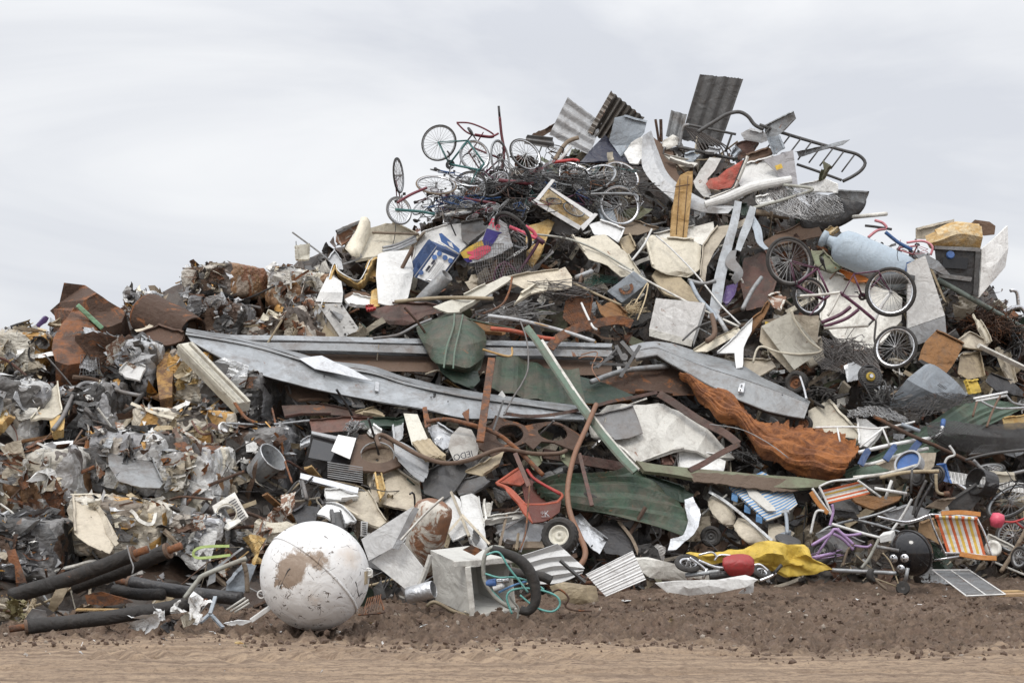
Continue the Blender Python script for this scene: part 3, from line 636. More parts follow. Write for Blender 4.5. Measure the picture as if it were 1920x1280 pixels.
bale(-30, 965, 134, 1085, 'dark', 'dark grey crushed bale at the foot of the heap', .25, .05, land='dark grey bale')
bale(318, 836, 432, 975, 'white', 'shredded white and rusty bale standing beside the smooth faced bale', .1, -.1, nsh=26, land='shredded white bale')
bale(-60, 700, 96, 842, 'grey', 'grey bale of bent sheet and dark tubes above the white stained bale', .1, .2, nsh=10, land='bent sheet bale')
bale(108, 722, 240, 830, 'dark', 'dark bale of folded strips with purple tint below the silver bale', .05, -.2, land='dark strip bale')
bale(245, 765, 445, 838, 'tan', 'flattened tan bale with straw coloured strands on its top', .1, .05, nsh=22, land='straw strand bale')
bale(322, 962, 424, 1045, 'grey', 'crumpled silver bale beside the slotted vent panel', .3, .15, land='crumpled silver bale')
bale(372, 500, 482, 568, 'rust', 'stack of flattened brown sheet on the crest of the heap', 0, -.1, depth=.8, land='flattened brown stack')
bale(355, 560, 470, 645, 'dark', 'round grey crushed bale with crossed creases under the flattened stack', 0, .2, land='round creased bale')
bale(466, 588, 600, 692, 'rust', 'bale of brown and grey folded sheet behind the long beam', .05, -.45, land='folded brown bale')
bale(498, 505, 622, 592, 'white', 'dirty white bale of layered sheet near the crest', 0, .15, land='layered white bale')
bale(0, 620, 100, 712, 'tan', 'brown crumpled cloth like bale left of the rusty tank', .05, .1, land='brown cloth bale')
bale(240, 545, 300, 606, 'grey', 'small grey bale behind the rusty drum', -.05, 0, nsh=6)
bale(395, 690, 520, 810, 'dark', 'dark bale of twisted brown strips below the cream panel', 0, .1, land='dark twisted bale')
bale(438, 795, 560, 935, 'dark', 'dark oily bale around the dented bucket', 0, -.1, land='dark oily bale')
bale(322, 655, 410, 765, 'tan', 'narrow tan bale half hidden behind the cream panel', -.05, .05, nsh=8)
bale(560, 560, 620, 650, 'rust', 'small brown bale beside the beige console', -.05, .3, nsh=8)
bale(-210, 640, -30, 800, 'grey', 'grey bale at the far end of the heap', .1, .1, nsh=8); bale(-230, 820, -40, 1010, 'white', 'whitish bale at the far end of the heap above the mud', .15, -.1, nsh=8)
q = poly('dull_sheet', [(202, 842), (240, 838), (285, 862), (306, 905), (300, 915), (265, 913), (222, 900), (204, 872)], 'galv_dull', 'smooth dull grey sheet across the front of its bale', 'sheet', .62, crump=.012, bulge=.08, land=(255, 875, 'dull grey sheet'))
poly('crushed_sheet', [(136, 935), (160, 930), (200, 965), (222, 1010), (205, 1036), (165, 1022), (138, 1000)], 'beige', 'creased beige panel on the front of the foam bale', 'panel', .72, crump=.035, f=3.5, bulge=.12, land=(180, 985, 'creased beige panel'))
strap('bent_strip', [(178, 945), (192, 965), (205, 1000), (220, 1022)], 8, 'cream_dirty', 'long cream strip bent down over the beige panel', 'strip', .85)
poly('foam_lump', [(196, 934), (240, 938), (292, 950), (285, 978), (268, 972), (245, 952), (205, 946)], 'foam', 'orange yellow foam lump on top of the beige bale', 'foam', .72, thick=.1, crump=.05)
strap('bent_strip', [(192, 930), (225, 945), (250, 960), (262, 975), (285, 982), (292, 955)], 6, 'white_dirty', 'white curved door seal looping around the orange foam', 'strip', .85)
poly('crushed_sheet', [(155, 625), (180, 640), (182, 690), (170, 700), (150, 690), (148, 660)], 'silver', 'silver pressed panel at the end of the silver bale', 'panel', .55, crump=.05)
poly('crushed_sheet', [(172, 630), (200, 628), (235, 640), (262, 664), (240, 678), (205, 672)], 'galv_dull', 'long grey dented panel across the top of the silver bale', 'panel', .6, crump=.04)
poly('crushed_sheet', [(222, 690), (250, 668), (275, 690), (262, 712), (235, 705)], 'white', 'white crumpled sheet on the front of the silver bale', 'panel', .6, crump=.06)
poly('foam_lump', [(298, 655), (315, 648), (325, 668), (322, 740), (298, 746), (292, 700)], 'foamrust', 'rusty yellow foam block at the end of the silver bale', 'foam', .35, thick=.25, crump=.07)
netting('wire_grid', [[(152, 668), (185, 675)], [(150, 704), (190, 702)]], 'darkgrey', 'black wire grid hanging on the end of the silver bale', 'wire grid', .7, nu=7, nv=6, diamond=False)
rod('hose', [(232, 772), (248, 762), (260, 748), (268, 738)], 4, 'rubber', 'short black ribbed hose under the silver bale', 'hose', .5)
rod('bent_tube', [(100, 805), (118, 780), (140, 735), (158, 718), (190, 722), (230, 735), (265, 742)], 4, 'midgrey', 'grey bent tube lying under the silver bale', 'tube', .5)
poly('bent_sheet', [(57, 790), (85, 745), (110, 728), (117, 770), (98, 785)], 'cream', 'cream bent panel with screw holes beside the dark strip bale', 'panel', .5, crump=.02, land=(85, 768, 'cream bent panel'))
poly('foam_lump', [(92, 785), (105, 775), (122, 778), (118, 800), (98, 803)], 'foam', 'small mustard foam lump under the cream bent panel', 'foam', .5, thick=.12, crump=.06)
poly('foam_lump', [(-5, 768), (12, 764), (17, 780), (4, 795), (-8, 792)], 'foam', 'mustard foam scrap at the edge beside the bent sheet bale', 'foam', .5, thick=.12, crump=.06)
poly('white_tray', [(82, 830), (137, 825), (134, 838), (98, 842)], 'white_clean', 'white shallow tray lying on top of the stained bale', 'tray', .5, thick=.04)
band('torn_sheet', [[(72, 666), (95, 660), (110, 663)], [(72, 672), (95, 668), (108, 668)]], 'white', 'white curved scrap beside the rusty tank', 'scrap', .5)
# rusty tank and drum on the shoulder
poly('rusty_tank', [(141, 580), (120, 605), (100, 635), (96, 655), (104, 676), (128, 684), (152, 678), (165, 655), (192, 628), (172, 600)], 'rust', 'large rust brown crushed tank under the green bar', 'tank', .5, thick=.6, crump=.07, f=1.8, bulge=.2, land=(140, 635, 'rusty crushed tank'))
poly('rusty_tank', [(160, 560), (183, 547), (207, 568), (233, 590), (228, 604), (200, 614), (180, 610), (166, 592), (158, 575)], 'rustdark', 'dark rusty crushed box above the green bar', 'tank', .3, thick=.6, crump=.07, f=2, land=(195, 580, 'dark rusty box'))
m = MB(); m.beam(P((145, 572), .75), P((192, 616), .6), .10, .06); tag(m.build('green_bar', 'mint', bevel=.01), 'mint green painted bar leaning across the rusty tank', 'bar', land=(168, 594, 'mint green bar'))
t = thing('rusty_drum', 'dented dark rusty drum with an open end on the heap shoulder', 'drum', P((310, 605), .3)); LAND.append((310, 605, 'dented rusty drum'))
V, f = lathe([(.26, -.42), (.29, -.4), (.28, -.1), (.29, .15), (.27, .42)], P((318, 607), .3), (.75, -.45, -.35), 28); mk('shell', vcrease(V, 5, .05, 2.5), f, 'rustdark', t, solid=.02)
V, f = lathe(torusprof(.27, .018), P((318, 607), .3) - Vector((.75, -.45, -.35)).normalized() * .42, (.75, -.45, -.35), 28); mk('rim', vcrease(V, 5, .05, 2.5), f, 'rust', t)
poly('rusty_sheet', [(262, 625), (300, 610), (345, 628), (340, 640), (312, 645), (280, 640)], 'rustdark', 'folded dark rusty sheet below the dented drum', 'sheet', .6, crump=.06, thick=.02)
band('torn_sheet', [[(252, 618), (275, 612), (292, 590)], [(256, 622), (278, 618), (294, 606)]], 'cream_dirty', 'cream curved edge strip beside the dented drum', 'strip', .5)
m = MB()
for a, b in (((31, 608), (53, 602)), ((53, 602), (58, 615)), ((31, 608), (35, 617)), ((35, 617), (58, 615)), ((20, 612), (31, 608)), ((42, 605), (46, 616))): m.tube([P(a, .1), P(b, .1)], .014, 5)
tag(m.build('small_frame', 'black'), 'small black metal frame on the low crest', 'frame')
poly('crushed_sheet', [(62, 614), (85, 592), (92, 596), (88, 604), (70, 616)], 'purple', 'dark round edged cover sticking out of the low crest', 'cover', .1, thick=.05)
poly('crushed_sheet', [(88, 612), (110, 598), (123, 602), (112, 614)], 'tan', 'tan crumpled sheet on the low crest beside the rusty tank', 'sheet', .1, crump=.05)
# cream moulded panel
def prof(j, nv): return 0
t = thing('moulded_board', 'cream moulded panel leaning out over the left bales', 'panel', P((390, 695), .9)); LAND.append((390, 695, 'cream moulded panel'))
a, b, c_, d_ = (332, 648, 1.05), (360, 638, 1.0), (447, 716, .95), (443, 756, 1.0)
par('board', [(333, 645, 1.0), (361, 640, .85), (443, 757, 1.05), (331, 664, .86)], 'pale', dd=.6, parent=t, crump=.004, n=6)
for s0, s1, h in ((.02, .12, .035), (.2, .27, .03), (.80, .97, .04)):
    lp = lambda p, q, s: tuple(np.array(p) * (1 - s) + np.array(q) * s)
    A0, B0 = (333, 645), (361, 640); A1, B1 = (443, 757), (471, 752)
    V = [P(lp(A0, B0, s0), 1.6 + h, D(333, 645)), P(lp(A0, B0, s1), 1.58 + h, D(333, 645)), P(lp(A1, B1, s1), 1.63 + h, D(333, 645)), P(lp(A1, B1, s0), 1.65 + h, D(333, 645))]
    mk('moulding', [tuple(v) for v in V], [(0, 3, 2, 1)], 'pale', t, solid=h * 1.5, bevel=.006)
# white vent panel with round opening
t = thing('slotted_sheet', 'white slotted panel with a round opening lying at the foot', 'panel', P((435, 955), .6)); LAND.append((435, 955, 'slotted vent panel'))
poly('plate', [(398, 948), (440, 922), (466, 968), (428, 992), (415, 985)], 'white_dirty', None, None, .6, holes=[circ(425, 963, 19, 20, 15)], parent=t, crump=.004, thick=.02)
V, f = lathe([(.118, 0), (.11, .05), (.10, .05), (.108, 0)], P((425, 963), .64), (.2, -.9, .3), 24); mk('ring', V, f, 'cream', t)
for i in range(9):
    x = 437 + i * 2.6; y = 938 + i * 4.2; m = MB(); m.beam(P((x - 8 + i * .3, y + 4), .625), P((x + 4, y - 3), .625), .012, .006, (0, -1, 0)); m.build('slot', 'darkgrey', t)
# pipes in front
def insul(pts, rpx, label, d0, d1, rodends=(), mat='sootpipe', land=None):
    p0, p1 = W(*pts[0], d0), W(*pts[-1], d1); r = rpx * (d0 + d1) / 2 / F; t = thing('insulated_pipe', label, 'pipe', (p0 + p1) / 2, 'old pipes at the foot of the heap')
    if land: LAND.append(((pts[0][0] + pts[-1][0]) / 2, (pts[0][1] + pts[-1][1]) / 2, land))
    p = resample([p0, (p0 + p1) / 2 + Vector((0, 0, -.02)), p1], 40); V, f = tubegeo(p, r, 20); mk('sleeve', V + np.outer(sm(V, seed(), 3), [0, 0, 1]) * .008 + rng.normal(size=V.shape) * .0015, f, mat, t, True)
    ax = (p1 - p0).normalized()
    for e in rodends:
        q = p1 if e else p0; s = 1 if e else -1; V, f = tubegeo(np.array([tuple(q - ax * .2 * s), tuple(q + ax * .17 * s)]), r * .48, 12); mk('core_rod', V, f, 'rust', t, True)
        V, f = lathe([(r * .5, 0), (r * 1.02, 0), (r * 1.02, .03 * s), (r * .5, .03 * s)], q, ax, 20); mk('end_ring', V, f, 'brown', t)
insul([(52, 1174), (356, 1132)], 13.5, 'long dark insulated pipe lying nearest on the mud', 16.55, 17.0, (0, 1), land='nearest dark pipe')
insul([(22, 1118), (248, 1039)], 15, 'dark pipe slanting up from the mud to the beige bale', 17.5, 17.2, (1,), land='slanting dark pipe')
insul([(140, 1098), (312, 1033)], 15, 'second slanting dark pipe behind the first, with a rusty core', 17.75, 17.5, (1,))
insul([(246, 1092), (452, 1122)], 13, 'black straight pipe lying low behind the bent grey tube', 18.0, 17.6, (0,), 'black')
insul([(214, 1105), (305, 1113)], 11, 'short dark pipe half buried beside the rusty scrap', 18.0, 17.7)
rod('wire_tie', [(238, 1022), (244, 1045), (250, 1062), (248, 1075)], 1.5, 'wirelight', 'thin wire tied around the slanting dark pipes', 'wire', d=17.0, dd=0)
strap('lime_strap', [(430, 1023), (380, 1025), (363, 1034), (372, 1045), (432, 1040)], 5, 'lime', 'lime green plastic strip bent in a U beside the pipes', 'strip', d=17.1, dd=0, land=(395, 1034, 'lime green strip'))
rod('bent_tube', [(346, 1121), (372, 1087), (386, 1076), (462, 1046)], 4.5, 'hose', 'pale grey bent tube rising from the nearest dark pipe', 'tube', d=16.9, dd=0, land=(400, 1075, 'pale bent tube'))
rod('bent_tube', [(456, 1052), (462, 1075), (464, 1110)], 4.5, 'woodold', 'short upright tube beside the white sphere', 'tube', d=17.3, dd=0)
poly('grey_sheet', [(425, 1090), (455, 1055), (480, 1060), (470, 1085), (455, 1115), (422, 1112)], 'bluegrey', 'grey flat panel behind the upright tube', 'panel', d=17.7, dd=0, thick=.02)
m = MB(); 
for a, b in (((404, 1118), (394, 1150)), ((394, 1150), (418, 1176)), ((394, 1150), (376, 1166))): m.beam(W(*a, 16.75), W(*b, 16.6), .035, .02)
tag(m.build('metal_bracket', 'bluegrey'), 'grey three legged bracket standing on the mud by the nearest pipe', 'bracket')
for i, (x, y, s, mt_, lb) in enumerate([(275, 1160, .3, 'white_clean', 'crumpled white plastic beside the end of the nearest pipe'), (300, 1150, .28, 'white_clean', 'torn white plastic lying above the other plastic near the pipe'), (335, 1140, .26, 'white', 'white crushed casing near the rusty pipe core'), (368, 1140, .3, 'white_clean', 'white bent casing piece with a brown stain by the pipe'), (320, 1170, .25, 'black', 'black crumpled plastic bag on the mud'), (355, 1158, .25, 'cream', 'cream torn bit lying on the mud beside the bracket'), (258, 1172, .2, 'white', 'small white torn piece at the edge of the mud'), (385, 1130, .2, 'white_clean', 'white bent strip behind the bracket')]):
    p = W(x, y, 16.45); tag(fold_obj('plastic_scrap', i * 3, mt_, p, (rnd.uniform(.2, 1.2), rnd.uniform(-.5, .5), rnd.uniform(0, 6)), (s, s * .7, s * .7)), lb, 'scrap')
poly('torn_sheet', [(420, 1168), (445, 1163), (474, 1164), (455, 1172), (430, 1172)], 'white_clean', 'flat white scrap on the mud beside the white sphere', 'scrap', d=16.9, dd=0, thick=.01)
poly('foam_lump', [(440, 1205), (450, 1203), (458, 1206), (455, 1212), (443, 1211)], 'foam', 'small yellow foam bit on the track before the white sphere', 'foam', d=15.45, dd=0, thick=.05, crump=.01)
poly('rusty_sheet', [(160, 1115), (190, 1108), (240, 1125), (250, 1130), (200, 1135), (165, 1132)], 'rust', 'rusty bent plate between the nearest and the slanting pipes', 'plate', d=17.4, dd=0, thick=.03, crump=.05)
poly('broken_board', [(88, 1140), (105, 1105), (128, 1100), (118, 1125), (98, 1148)], 'tan', 'tan broken piece standing behind the nearest pipe', 'scrap', d=17.3, dd=0, thick=.04, crump=.03)
poly('grey_sheet', [(45, 1160), (60, 1140), (85, 1145), (88, 1160), (60, 1170)], 'midgrey', 'small grey crumpled plate behind the end of the nearest pipe', 'plate', d=17.0, dd=0, crump=.03)
for i, (a, b) in enumerate((((425, 1143), (460, 1120)), ((432, 1146), (466, 1124)), ((440, 1147), (468, 1130)))):
    rod('lath', [a, b], 2.2, 'white_dirty', ['thin white lath, outermost of three beside the white sphere', 'thin white lath, middle of three beside the white sphere', 'thin white lath, innermost of three beside the white sphere'][i], 'lath', d=17.0, dd=0, group=None)
# disc, bucket and bits between the bales
t = thing('round_lid', 'small white round lid with red strap among the bales', 'lid', P((417, 803), .5)); V, f = lathe([(0, -.02), (.05, -.02), (.075, 0), (.08, .03), (.07, .035), (.06, .01), (0, .01)], P((417, 803), .5), (.8, -.6, .15), 20); mk('disc', V, f, 'white', t, True)
strap('strap', [(380, 806), (395, 796), (410, 803)], 7, 'redbrown', dd=.45, parent=t)
t = thing('bucket', 'dented galvanised bucket lying on its side in the dark bale', 'bucket', P((498, 872), .5)); LAND.append((498, 872, 'dented bucket'))
V, f = lathe([(0, -.16), (.13, -.16), (.14, -.15), (.19, .16), (.2, .165)], P((495, 872), .5), (.55, -.3, .5), 24); mk('shell', vcrease(V, 9, .03, 4), f, 'galv', t, solid=.006); V, f = lathe(torusprof(.196, .009), P((495, 872), .5) + Vector((.55, -.3, .5)).normalized() * .16, (.55, -.3, .5), 24); mk('rim', vcrease(V, 9, .03, 4), f, 'silver', t)
for i, (p, mt_, lb, s) in enumerate([((525, 855), 'lightgrey', 'grey bent sheet behind the dented bucket', .3), ((480, 840), 'white', 'white crumpled piece inside the dark bale above the bucket', .28), ((485, 815), 'white', 'white crushed scrap below the dark twisted bale', .2), ((520, 965), 'white_rusty', 'crumpled white and rusty sheet above the white sphere', .45), ((540, 945), 'white_rusty', 'upright rust stained white lump near the dark pipe end', .4), ((490, 1000), 'white_rusty', 'long white torn strip with rusty end above the white sphere', .5), ((505, 990), 'cream', 'cream torn strip above the white sphere', .35), ((478, 1030), 'foam', 'foam coated white plate beside the white sphere', .45)]):
    tag(fold_obj('crushed_sheet', i * 5 + 1, mt_, P(p, .5), (rnd.uniform(.8, 2), rnd.uniform(-.6, .6), rnd.uniform(0, 6)), (s, s * .8, s * .6)), lb, 'scrap')
rod('thin_rod', [(510, 765), (530, 850), (548, 905)], 2, 'rust', 'thin rusty rod standing before the dark oily bale', 'rod', .55)
rod('thin_rod', [(425, 793), (500, 796), (580, 788)], 2.2, 'galv', 'straight pale rod reaching out to the pink brown plate', 'rod', .7)
rod('thin_rod', [(440, 755), (460, 782), (478, 792)], 3, 'rust', 'rusty bent rod under the corner of the cream panel', 'rod', .7)
# ---------------------------------------------------------------- white sphere in front
SD = 16.6; SC = W(590, 1079, SD); SR = 102.5 * SD / F
t = thing('sphere_tank', 'big white scratched steel sphere with a brown mud patch on the track edge', 'tank', SC); LAND.append((590, 1080, 'white sphere'))
def sphere_mat():
    m, nt, N, L, b = nodes_of('sphere_paint'); tc = N('ShaderNodeTexCoord'); v = tc.outputs['Object']
    base = mixc(N, L, step(N, L, tex(N, L, v, 1.6, 5), .35, .7), (.78, .78, .775), (.70, .695, .68))
    def patch(c, r, soft, k=1.):
        sb = N('ShaderNodeVectorMath'); sb.operation = 'DISTANCE'; L(v, sb.inputs[0]); sb.inputs[1].default_value = c
        ad = N('ShaderNodeMath'); ad.operation = 'MULTIPLY_ADD'; L(tex(N, L, v, 6.5, 12, .7), ad.inputs[0]); ad.inputs[1].default_value = .42; L(sb.outputs['Value'], ad.inputs[2])
        s = step(N, L, ad.outputs[0], r + .21, r + .21 - soft); return s
    pt = lambda px, py: (lambda x, z: (x, -math.sqrt(max(.0, SR * SR - x * x - z * z)), z))((px - 590) * SD / F, (1079 - py) * SD / F)
    mudc = mixc(N, L, tex(N, L, v, 30, 6, .7), (.20, .145, .105), (.36, .28, .215))
    c = mixc(N, L, patch(pt(563, 1056), .19, .05), base, mudc)
    c = mixc(N, L, patch(pt(603, 1045), .13, .05), c, mudc); c = mixc(N, L, patch(pt(550, 1075), .125, .02), c, mudc)
    stain = mixc(N, L, tex(N, L, v, 6, 6), (.62, .50, .38), (.45, .30, .18))
    c = mixc(N, L, mul(N, L, patch(pt(665, 1040), .18, .2), .6), c, stain); c = mixc(N, L, mul(N, L, patch(pt(602, 1115), .08, .14), .55), c, stain); c = mixc(N, L, mul(N, L, patch(pt(630, 1005), .1, .2), .4), c, stain)
    ch = step(N, L, tex(N, L, v, 15, 6, .6, 1.5), .625, .66); c = mixc(N, L, ch, c, (.10, .075, .06))
    fl = step(N, L, tex(N, L, v, 6, 10, .75), .645, .69); c = mixc(N, L, mul(N, L, fl, .8), c, (.17, .12, .09))
    for k, (sc_, th) in enumerate(((2.3, .005), (3.1, .004), (4.2, .005))):        # scratches: thin level lines of a smooth field
        n_ = tex(N, L, v, sc_, 1.5, .4); s_ = N('ShaderNodeMath'); s_.operation = 'SUBTRACT'; L(n_, s_.inputs[0]); s_.inputs[1].default_value = .47 + .04 * k; ab = N('ShaderNodeMath'); ab.operation = 'ABSOLUTE'; L(s_.outputs[0], ab.inputs[0])
        a = step(N, L, ab.outputs[0], th, th * .4); g = step(N, L, tex(N, L, v, 3.5 + k, 3), .56, .60); mm = N('ShaderNodeMath'); mm.operation = 'MULTIPLY'; L(a, mm.inputs[0]); L(g, mm.inputs[1]); c = mixc(N, L, mm.outputs[0], c, (.07, .06, .055))
    finish(N, L, b, c, v, .45, 0, .1, 30); return m
SPM = sphere_mat()
uv = bmesh.new(); bmesh.ops.create_uvsphere(uv, u_segments=64, v_segments=40, radius=SR); V = np.array([v.co[:] for v in uv.verts]); f = [tuple(v.index for v in q.verts) for q in uv.faces]; uv.free()
V = V * (1 + .006 * sm(V, 8, 1.2)[:, None]) + np.array(SC); shell = mk('shell', V, f, SPM, t, True)
V, f = lathe([(SR * 1.004, -.012), (SR * 1.014, -.012), (SR * 1.014, .012), (SR * 1.004, .012)], SC, (.62, .35, .70), 64); mk('weld_band', V, f, SPM, t, True)
def sdir(px, py): x, z = (px - 590) * SD / F, (1079 - py) * SD / F; return Vector((x, -math.sqrt(max(0.0005, SR * SR - x * x - z * z)), z)).normalized()
for (px, py, w_, l_, mt_) in ((512, 1134, .06, .34, 'white'), (692, 1075, .10, .05, 'white_dirty')):
    n_ = sdir(px, py); n_ = Vector((n_.x, n_.y * .35, n_.z)).normalized(); m = MB(); m.beam(SC + n_ * SR * .93, SC + n_ * (SR + l_ * .62), w_ * 1.1, w_ * .7); m.build('support_lug', mt_, t, bevel=.006)
for px, py, a in ((490, 1113, 0), (697, 1070, 1)):
    n_ = Vector(((px - 590), -20, (1079 - py))).normalized(); V, f = lathe(torusprof(.035, .007), SC + n_ * (SR + .01), (0, 1, 0), 18); mk('lifting_ring', V, f, 'white', t, True)
n_ = sdir(688, 1080); m = MB(); m.beam(SC + n_ * (SR * .995), SC + n_ * (SR + .012), .05, .12); m.build('plate', 'tan', t)
for a, b in (((536, 1095), (552, 1062)), ((552, 1062), (556, 1058)), ((672, 1085), (676, 1112)), ((676, 1112), (682, 1108)), ((560, 1163), (562, 1180))):
    m = MB(); m.tube([SC + sdir(*a) * (SR + .002), SC + sdir(*b) * (SR + .002)], .006, 5); m.build('dent_line', 'darkgrey', t)
# ---------------------------------------------------------------- long beams and green sheets across the middle
t = thing('steel_girder', 'longest galvanised channel beam, torn along its top edge, across the heap', 'beam', P((720, 720), .9), 'galvanised beams across the heap'); LAND.append((700, 720, 'longest galvanised beam'))
top = [(348, 624), (480, 648), (600, 683), (690, 696), (760, 717), (850, 737), (950, 752), (1098, 772)]; bot = [(358, 640), (450, 688), (560, 722), (700, 751), (800, 768), (870, 783), (960, 783), (1095, 788)]
band('web', [top, bot], 'galv', dd=.85, nu=60, sub=6, crump=.018, f=1.5, parent=t)
band('top_flange', [[(x + 2, y - 9, -.22) for x, y in top], [(x, y - 1, 0) for x, y in top]], 'galv', dd=.85, nu=60, sub=3, crump=.03, parent=t)
band('lip', [[(x, y, .0) for x, y in top], [(x, y + 3.5, .05) for x, y in top]], 'galv_dull', dd=.86, nu=60, sub=2, crump=.012, parent=t)
band('bottom_flange', [[(x, y, 0) for x, y in bot], [(x + 2, y + 3, -.2) for x, y in bot]], 'galv_dull', dd=.85, nu=60, sub=3, crump=.02, parent=t)
for x, y in ((520, 686), (707, 724)):
    poly('clip', [(x - 3, y - 9), (x + 4, y - 8), (x + 3, y + 9), (x - 4, y + 8)], 'silver', dd=.93, parent=t, crump=0, thick=.015, step=6)
for x, y in ((608, 704), (611, 697), (808, 744), (812, 737), (840, 752)): poly('bolt_hole', circ(x, y, 1.5, 6), 'black', dd=.885, parent=t, crump=0, thick=.004, step=5)
poly('torn_flap', [(560, 672), (602, 668), (650, 688), (700, 712), (640, 702), (590, 690)], 'silver', dd=.98, parent=t, crump=.05)
t = thing('steel_girder', 'straight ribbed steel beam lying behind the longest beam', 'beam', P((800, 640), .5), 'galvanised beams across the heap'); LAND.append((720, 645, 'ribbed beam'))
for k, (y0, y1, mt_, e) in enumerate(((628, 637, 'galv', .35), (637, 641, 'midgrey', .25), (641, 655, 'galv_dull', .38), (655, 661, 'darkgrey', .22), (661, 690, 'brown', .12))):
    band('rib', [[(430, y0), (620, y0 + 3), (800, y0 + 8), (980, y0 + 12), (1148, y0 + 16)], [(436 + 12 * k, y1), (620, y1 + 3), (800, y1 + 8), (980, y1 + 12), (1146, y1 + 14)]], mt_, dd=.3 + e, nu=40, sub=3, crump=.01, parent=t)
t = thing('steel_girder', 'bent galvanised channel beam slanting down above the rusty corrugated roll', 'beam', P((1350, 700), .8), 'galvanised beams across the heap'); LAND.append((1380, 700, 'bent galvanised beam'))
outr = [(1180, 650, -.1), (1205, 643, -.12), (1230, 641, -.15), (1260, 645, -.2), (1292, 655, -.25), (1330, 667, -.28), (1380, 681, -.3), (1402, 692, -.3), (1430, 710, -.25), (1480, 732, -.22), (1519, 754, -.15)]
top = [(1188, 660, -.1), (1210, 655, -.05), (1232, 652), (1255, 662), (1292, 677), (1330, 692), (1380, 707), (1430, 725), (1480, 742), (1517, 758)]; bot = [(1192, 672, -.1), (1212, 668, -.05), (1232, 665), (1258, 682), (1290, 699), (1330, 722), (1388, 750), (1440, 771), (1478, 779), (1508, 784)]
band('web', [top, bot], 'galv_dull', dd=.9, nu=50, sub=5, crump=.008, parent=t, straight=True)  # web in a darker grey than the flange: shading put into the colour
band('top_flange', [outr, top], 'galv', dd=.9, nu=50, sub=4, crump=.008, parent=t, straight=True, thick=.012)
band('bottom_flange', [bot, [(p[0] + 1, p[1] + 5, -.18) for p in bot]], 'galv_dull', dd=.9, nu=50, sub=2, crump=.006, parent=t, straight=True)
poly('clip', [(1387, 719), (1397, 717), (1394, 735), (1384, 733)], 'silver', dd=1.0, parent=t, crump=0, thick=.015, step=6)
for x, y in ((1391, 722), (1388, 730), (1467, 740)): poly('bolt_hole', circ(x, y, 1.5, 6), 'black', dd=1.02, parent=t, crump=0, thick=.004, step=5)
t = thing('green_barrel', 'crushed dark green barrel bulging over the ribbed beam', 'barrel', P((845, 650), .6)); LAND.append((845, 650, 'crushed green barrel'))
band('shell', [[(780, 612), (812, 598), (850, 583), (866, 588)], [(783, 622, .2), (812, 614, .3), (845, 600, .35), (872, 592, .3), (905, 622, .1)], [(793, 640, .3), (820, 650, .5), (855, 650, .55), (885, 645, .45), (910, 640, .15)], [(803, 660, .25), (822, 680, .4), (855, 684, .45), (885, 686, .35), (908, 665, .1)], [(818, 680), (832, 690), (855, 700), (880, 702), (900, 692)]], 'green', dd=.62, nu=26, sub=6, crump=.085, f=3.6, parent=t, thick=.01)
strap('rib', [(852, 588, .35), (850, 612, .4), (838, 650, .52), (832, 690, .35)], 3, 'greenlight', dd=.72, parent=t); strap('rib', [(868, 590, .3), (862, 620, .45), (853, 655, .56), (850, 690, .45)], 2.5, 'greenlight', dd=.72, parent=t)
poly('base', [(815, 682), (850, 698), (895, 695), (900, 712), (885, 730), (850, 720), (828, 704)], 'greendark', None, None, .6, parent=t, crump=.07, bulge=.1)
band('green_sheet', [[(930, 670), (962, 668), (990, 676), (1030, 690), (1085, 692)], [(925, 700), (960, 705), (1000, 712), (1040, 718), (1090, 725)], [(918, 728), (960, 740), (1000, 750), (1050, 758), (1098, 762)]], 'green', 'dark green creased panel standing behind the longest beam', 'panel', .6, nu=22, cor=(4, .02, 'u'), crump=.03, land=(1000, 715, 'green creased panel'))
band('green_sheet', [[(1085, 705), (1130, 718), (1160, 730), (1186, 740)], [(1075, 750), (1100, 757), (1140, 758), (1190, 745)]], 'greendark', 'smaller green panel right of the diagonal green post', 'panel', .55, nu=18, crump=.03)
t = thing('green_post', 'long diagonal green folded post with a white edge', 'post', P((1090, 745), 1.1)); LAND.append((1090, 750, 'diagonal green post'))
pth = [(988, 614), (1010, 642), (1052, 706), (1090, 762), (1130, 815), (1168, 860), (1192, 884)]
strap('face', pth, 11, 'greenlight', dd=1.15, parent=t, crump=.012, n=40, thick=.05); strap('edge', [(x + 6, y - 4, .05) for x, y in pth[1:]], 4.5, 'white_dirty', dd=1.15, parent=t, crump=.008, n=40, thick=.03); strap('edge', [(x - 5, y + 3, .05) for x, y in pth], 3.5, 'green', dd=1.16, parent=t, crump=.006, n=40)
board = band('muddy_board', [[(1190, 868), (1240, 877), (1300, 884), (1400, 891), (1480, 899), (1560, 907)], [(1205, 888), (1240, 892), (1300, 903), (1400, 914), (1480, 921), (1530, 917)]], 'olive', 'long pale green board caked in mud lying over the blue striped cushion', 'board', .85, nu=40, crump=.03, thick=.05, land=(1370, 900, 'muddy green board'))
band('mud_cake', [[(1290, 889), (1380, 893), (1450, 898), (1500, 903)], [(1300, 905), (1380, 914), (1450, 922), (1500, 919)]], 'mud', None, None, .9, nu=30, crump=.05, thick=.02, jag=.3, parent=board)
band('green_sheet', [[(1000, 905), (1040, 892), (1090, 889), (1150, 886), (1185, 872), (1205, 888)], [(1005, 912), (1040, 906), (1100, 905), (1170, 905), (1220, 915), (1262, 938)], [(1015, 925), (1060, 935), (1120, 945), (1180, 950), (1250, 958), (1304, 968)], [(1030, 935), (1080, 955), (1130, 965), (1190, 982), (1240, 995), (1282, 1008)]], 'green', 'large dark green corrugated sheet sagging above the ground', 'sheet', .75, nu=36, sub=5, cor=(5, .035, 'v'), crump=.05, f=1.8, land=(1160, 945, 'large green sheet'))
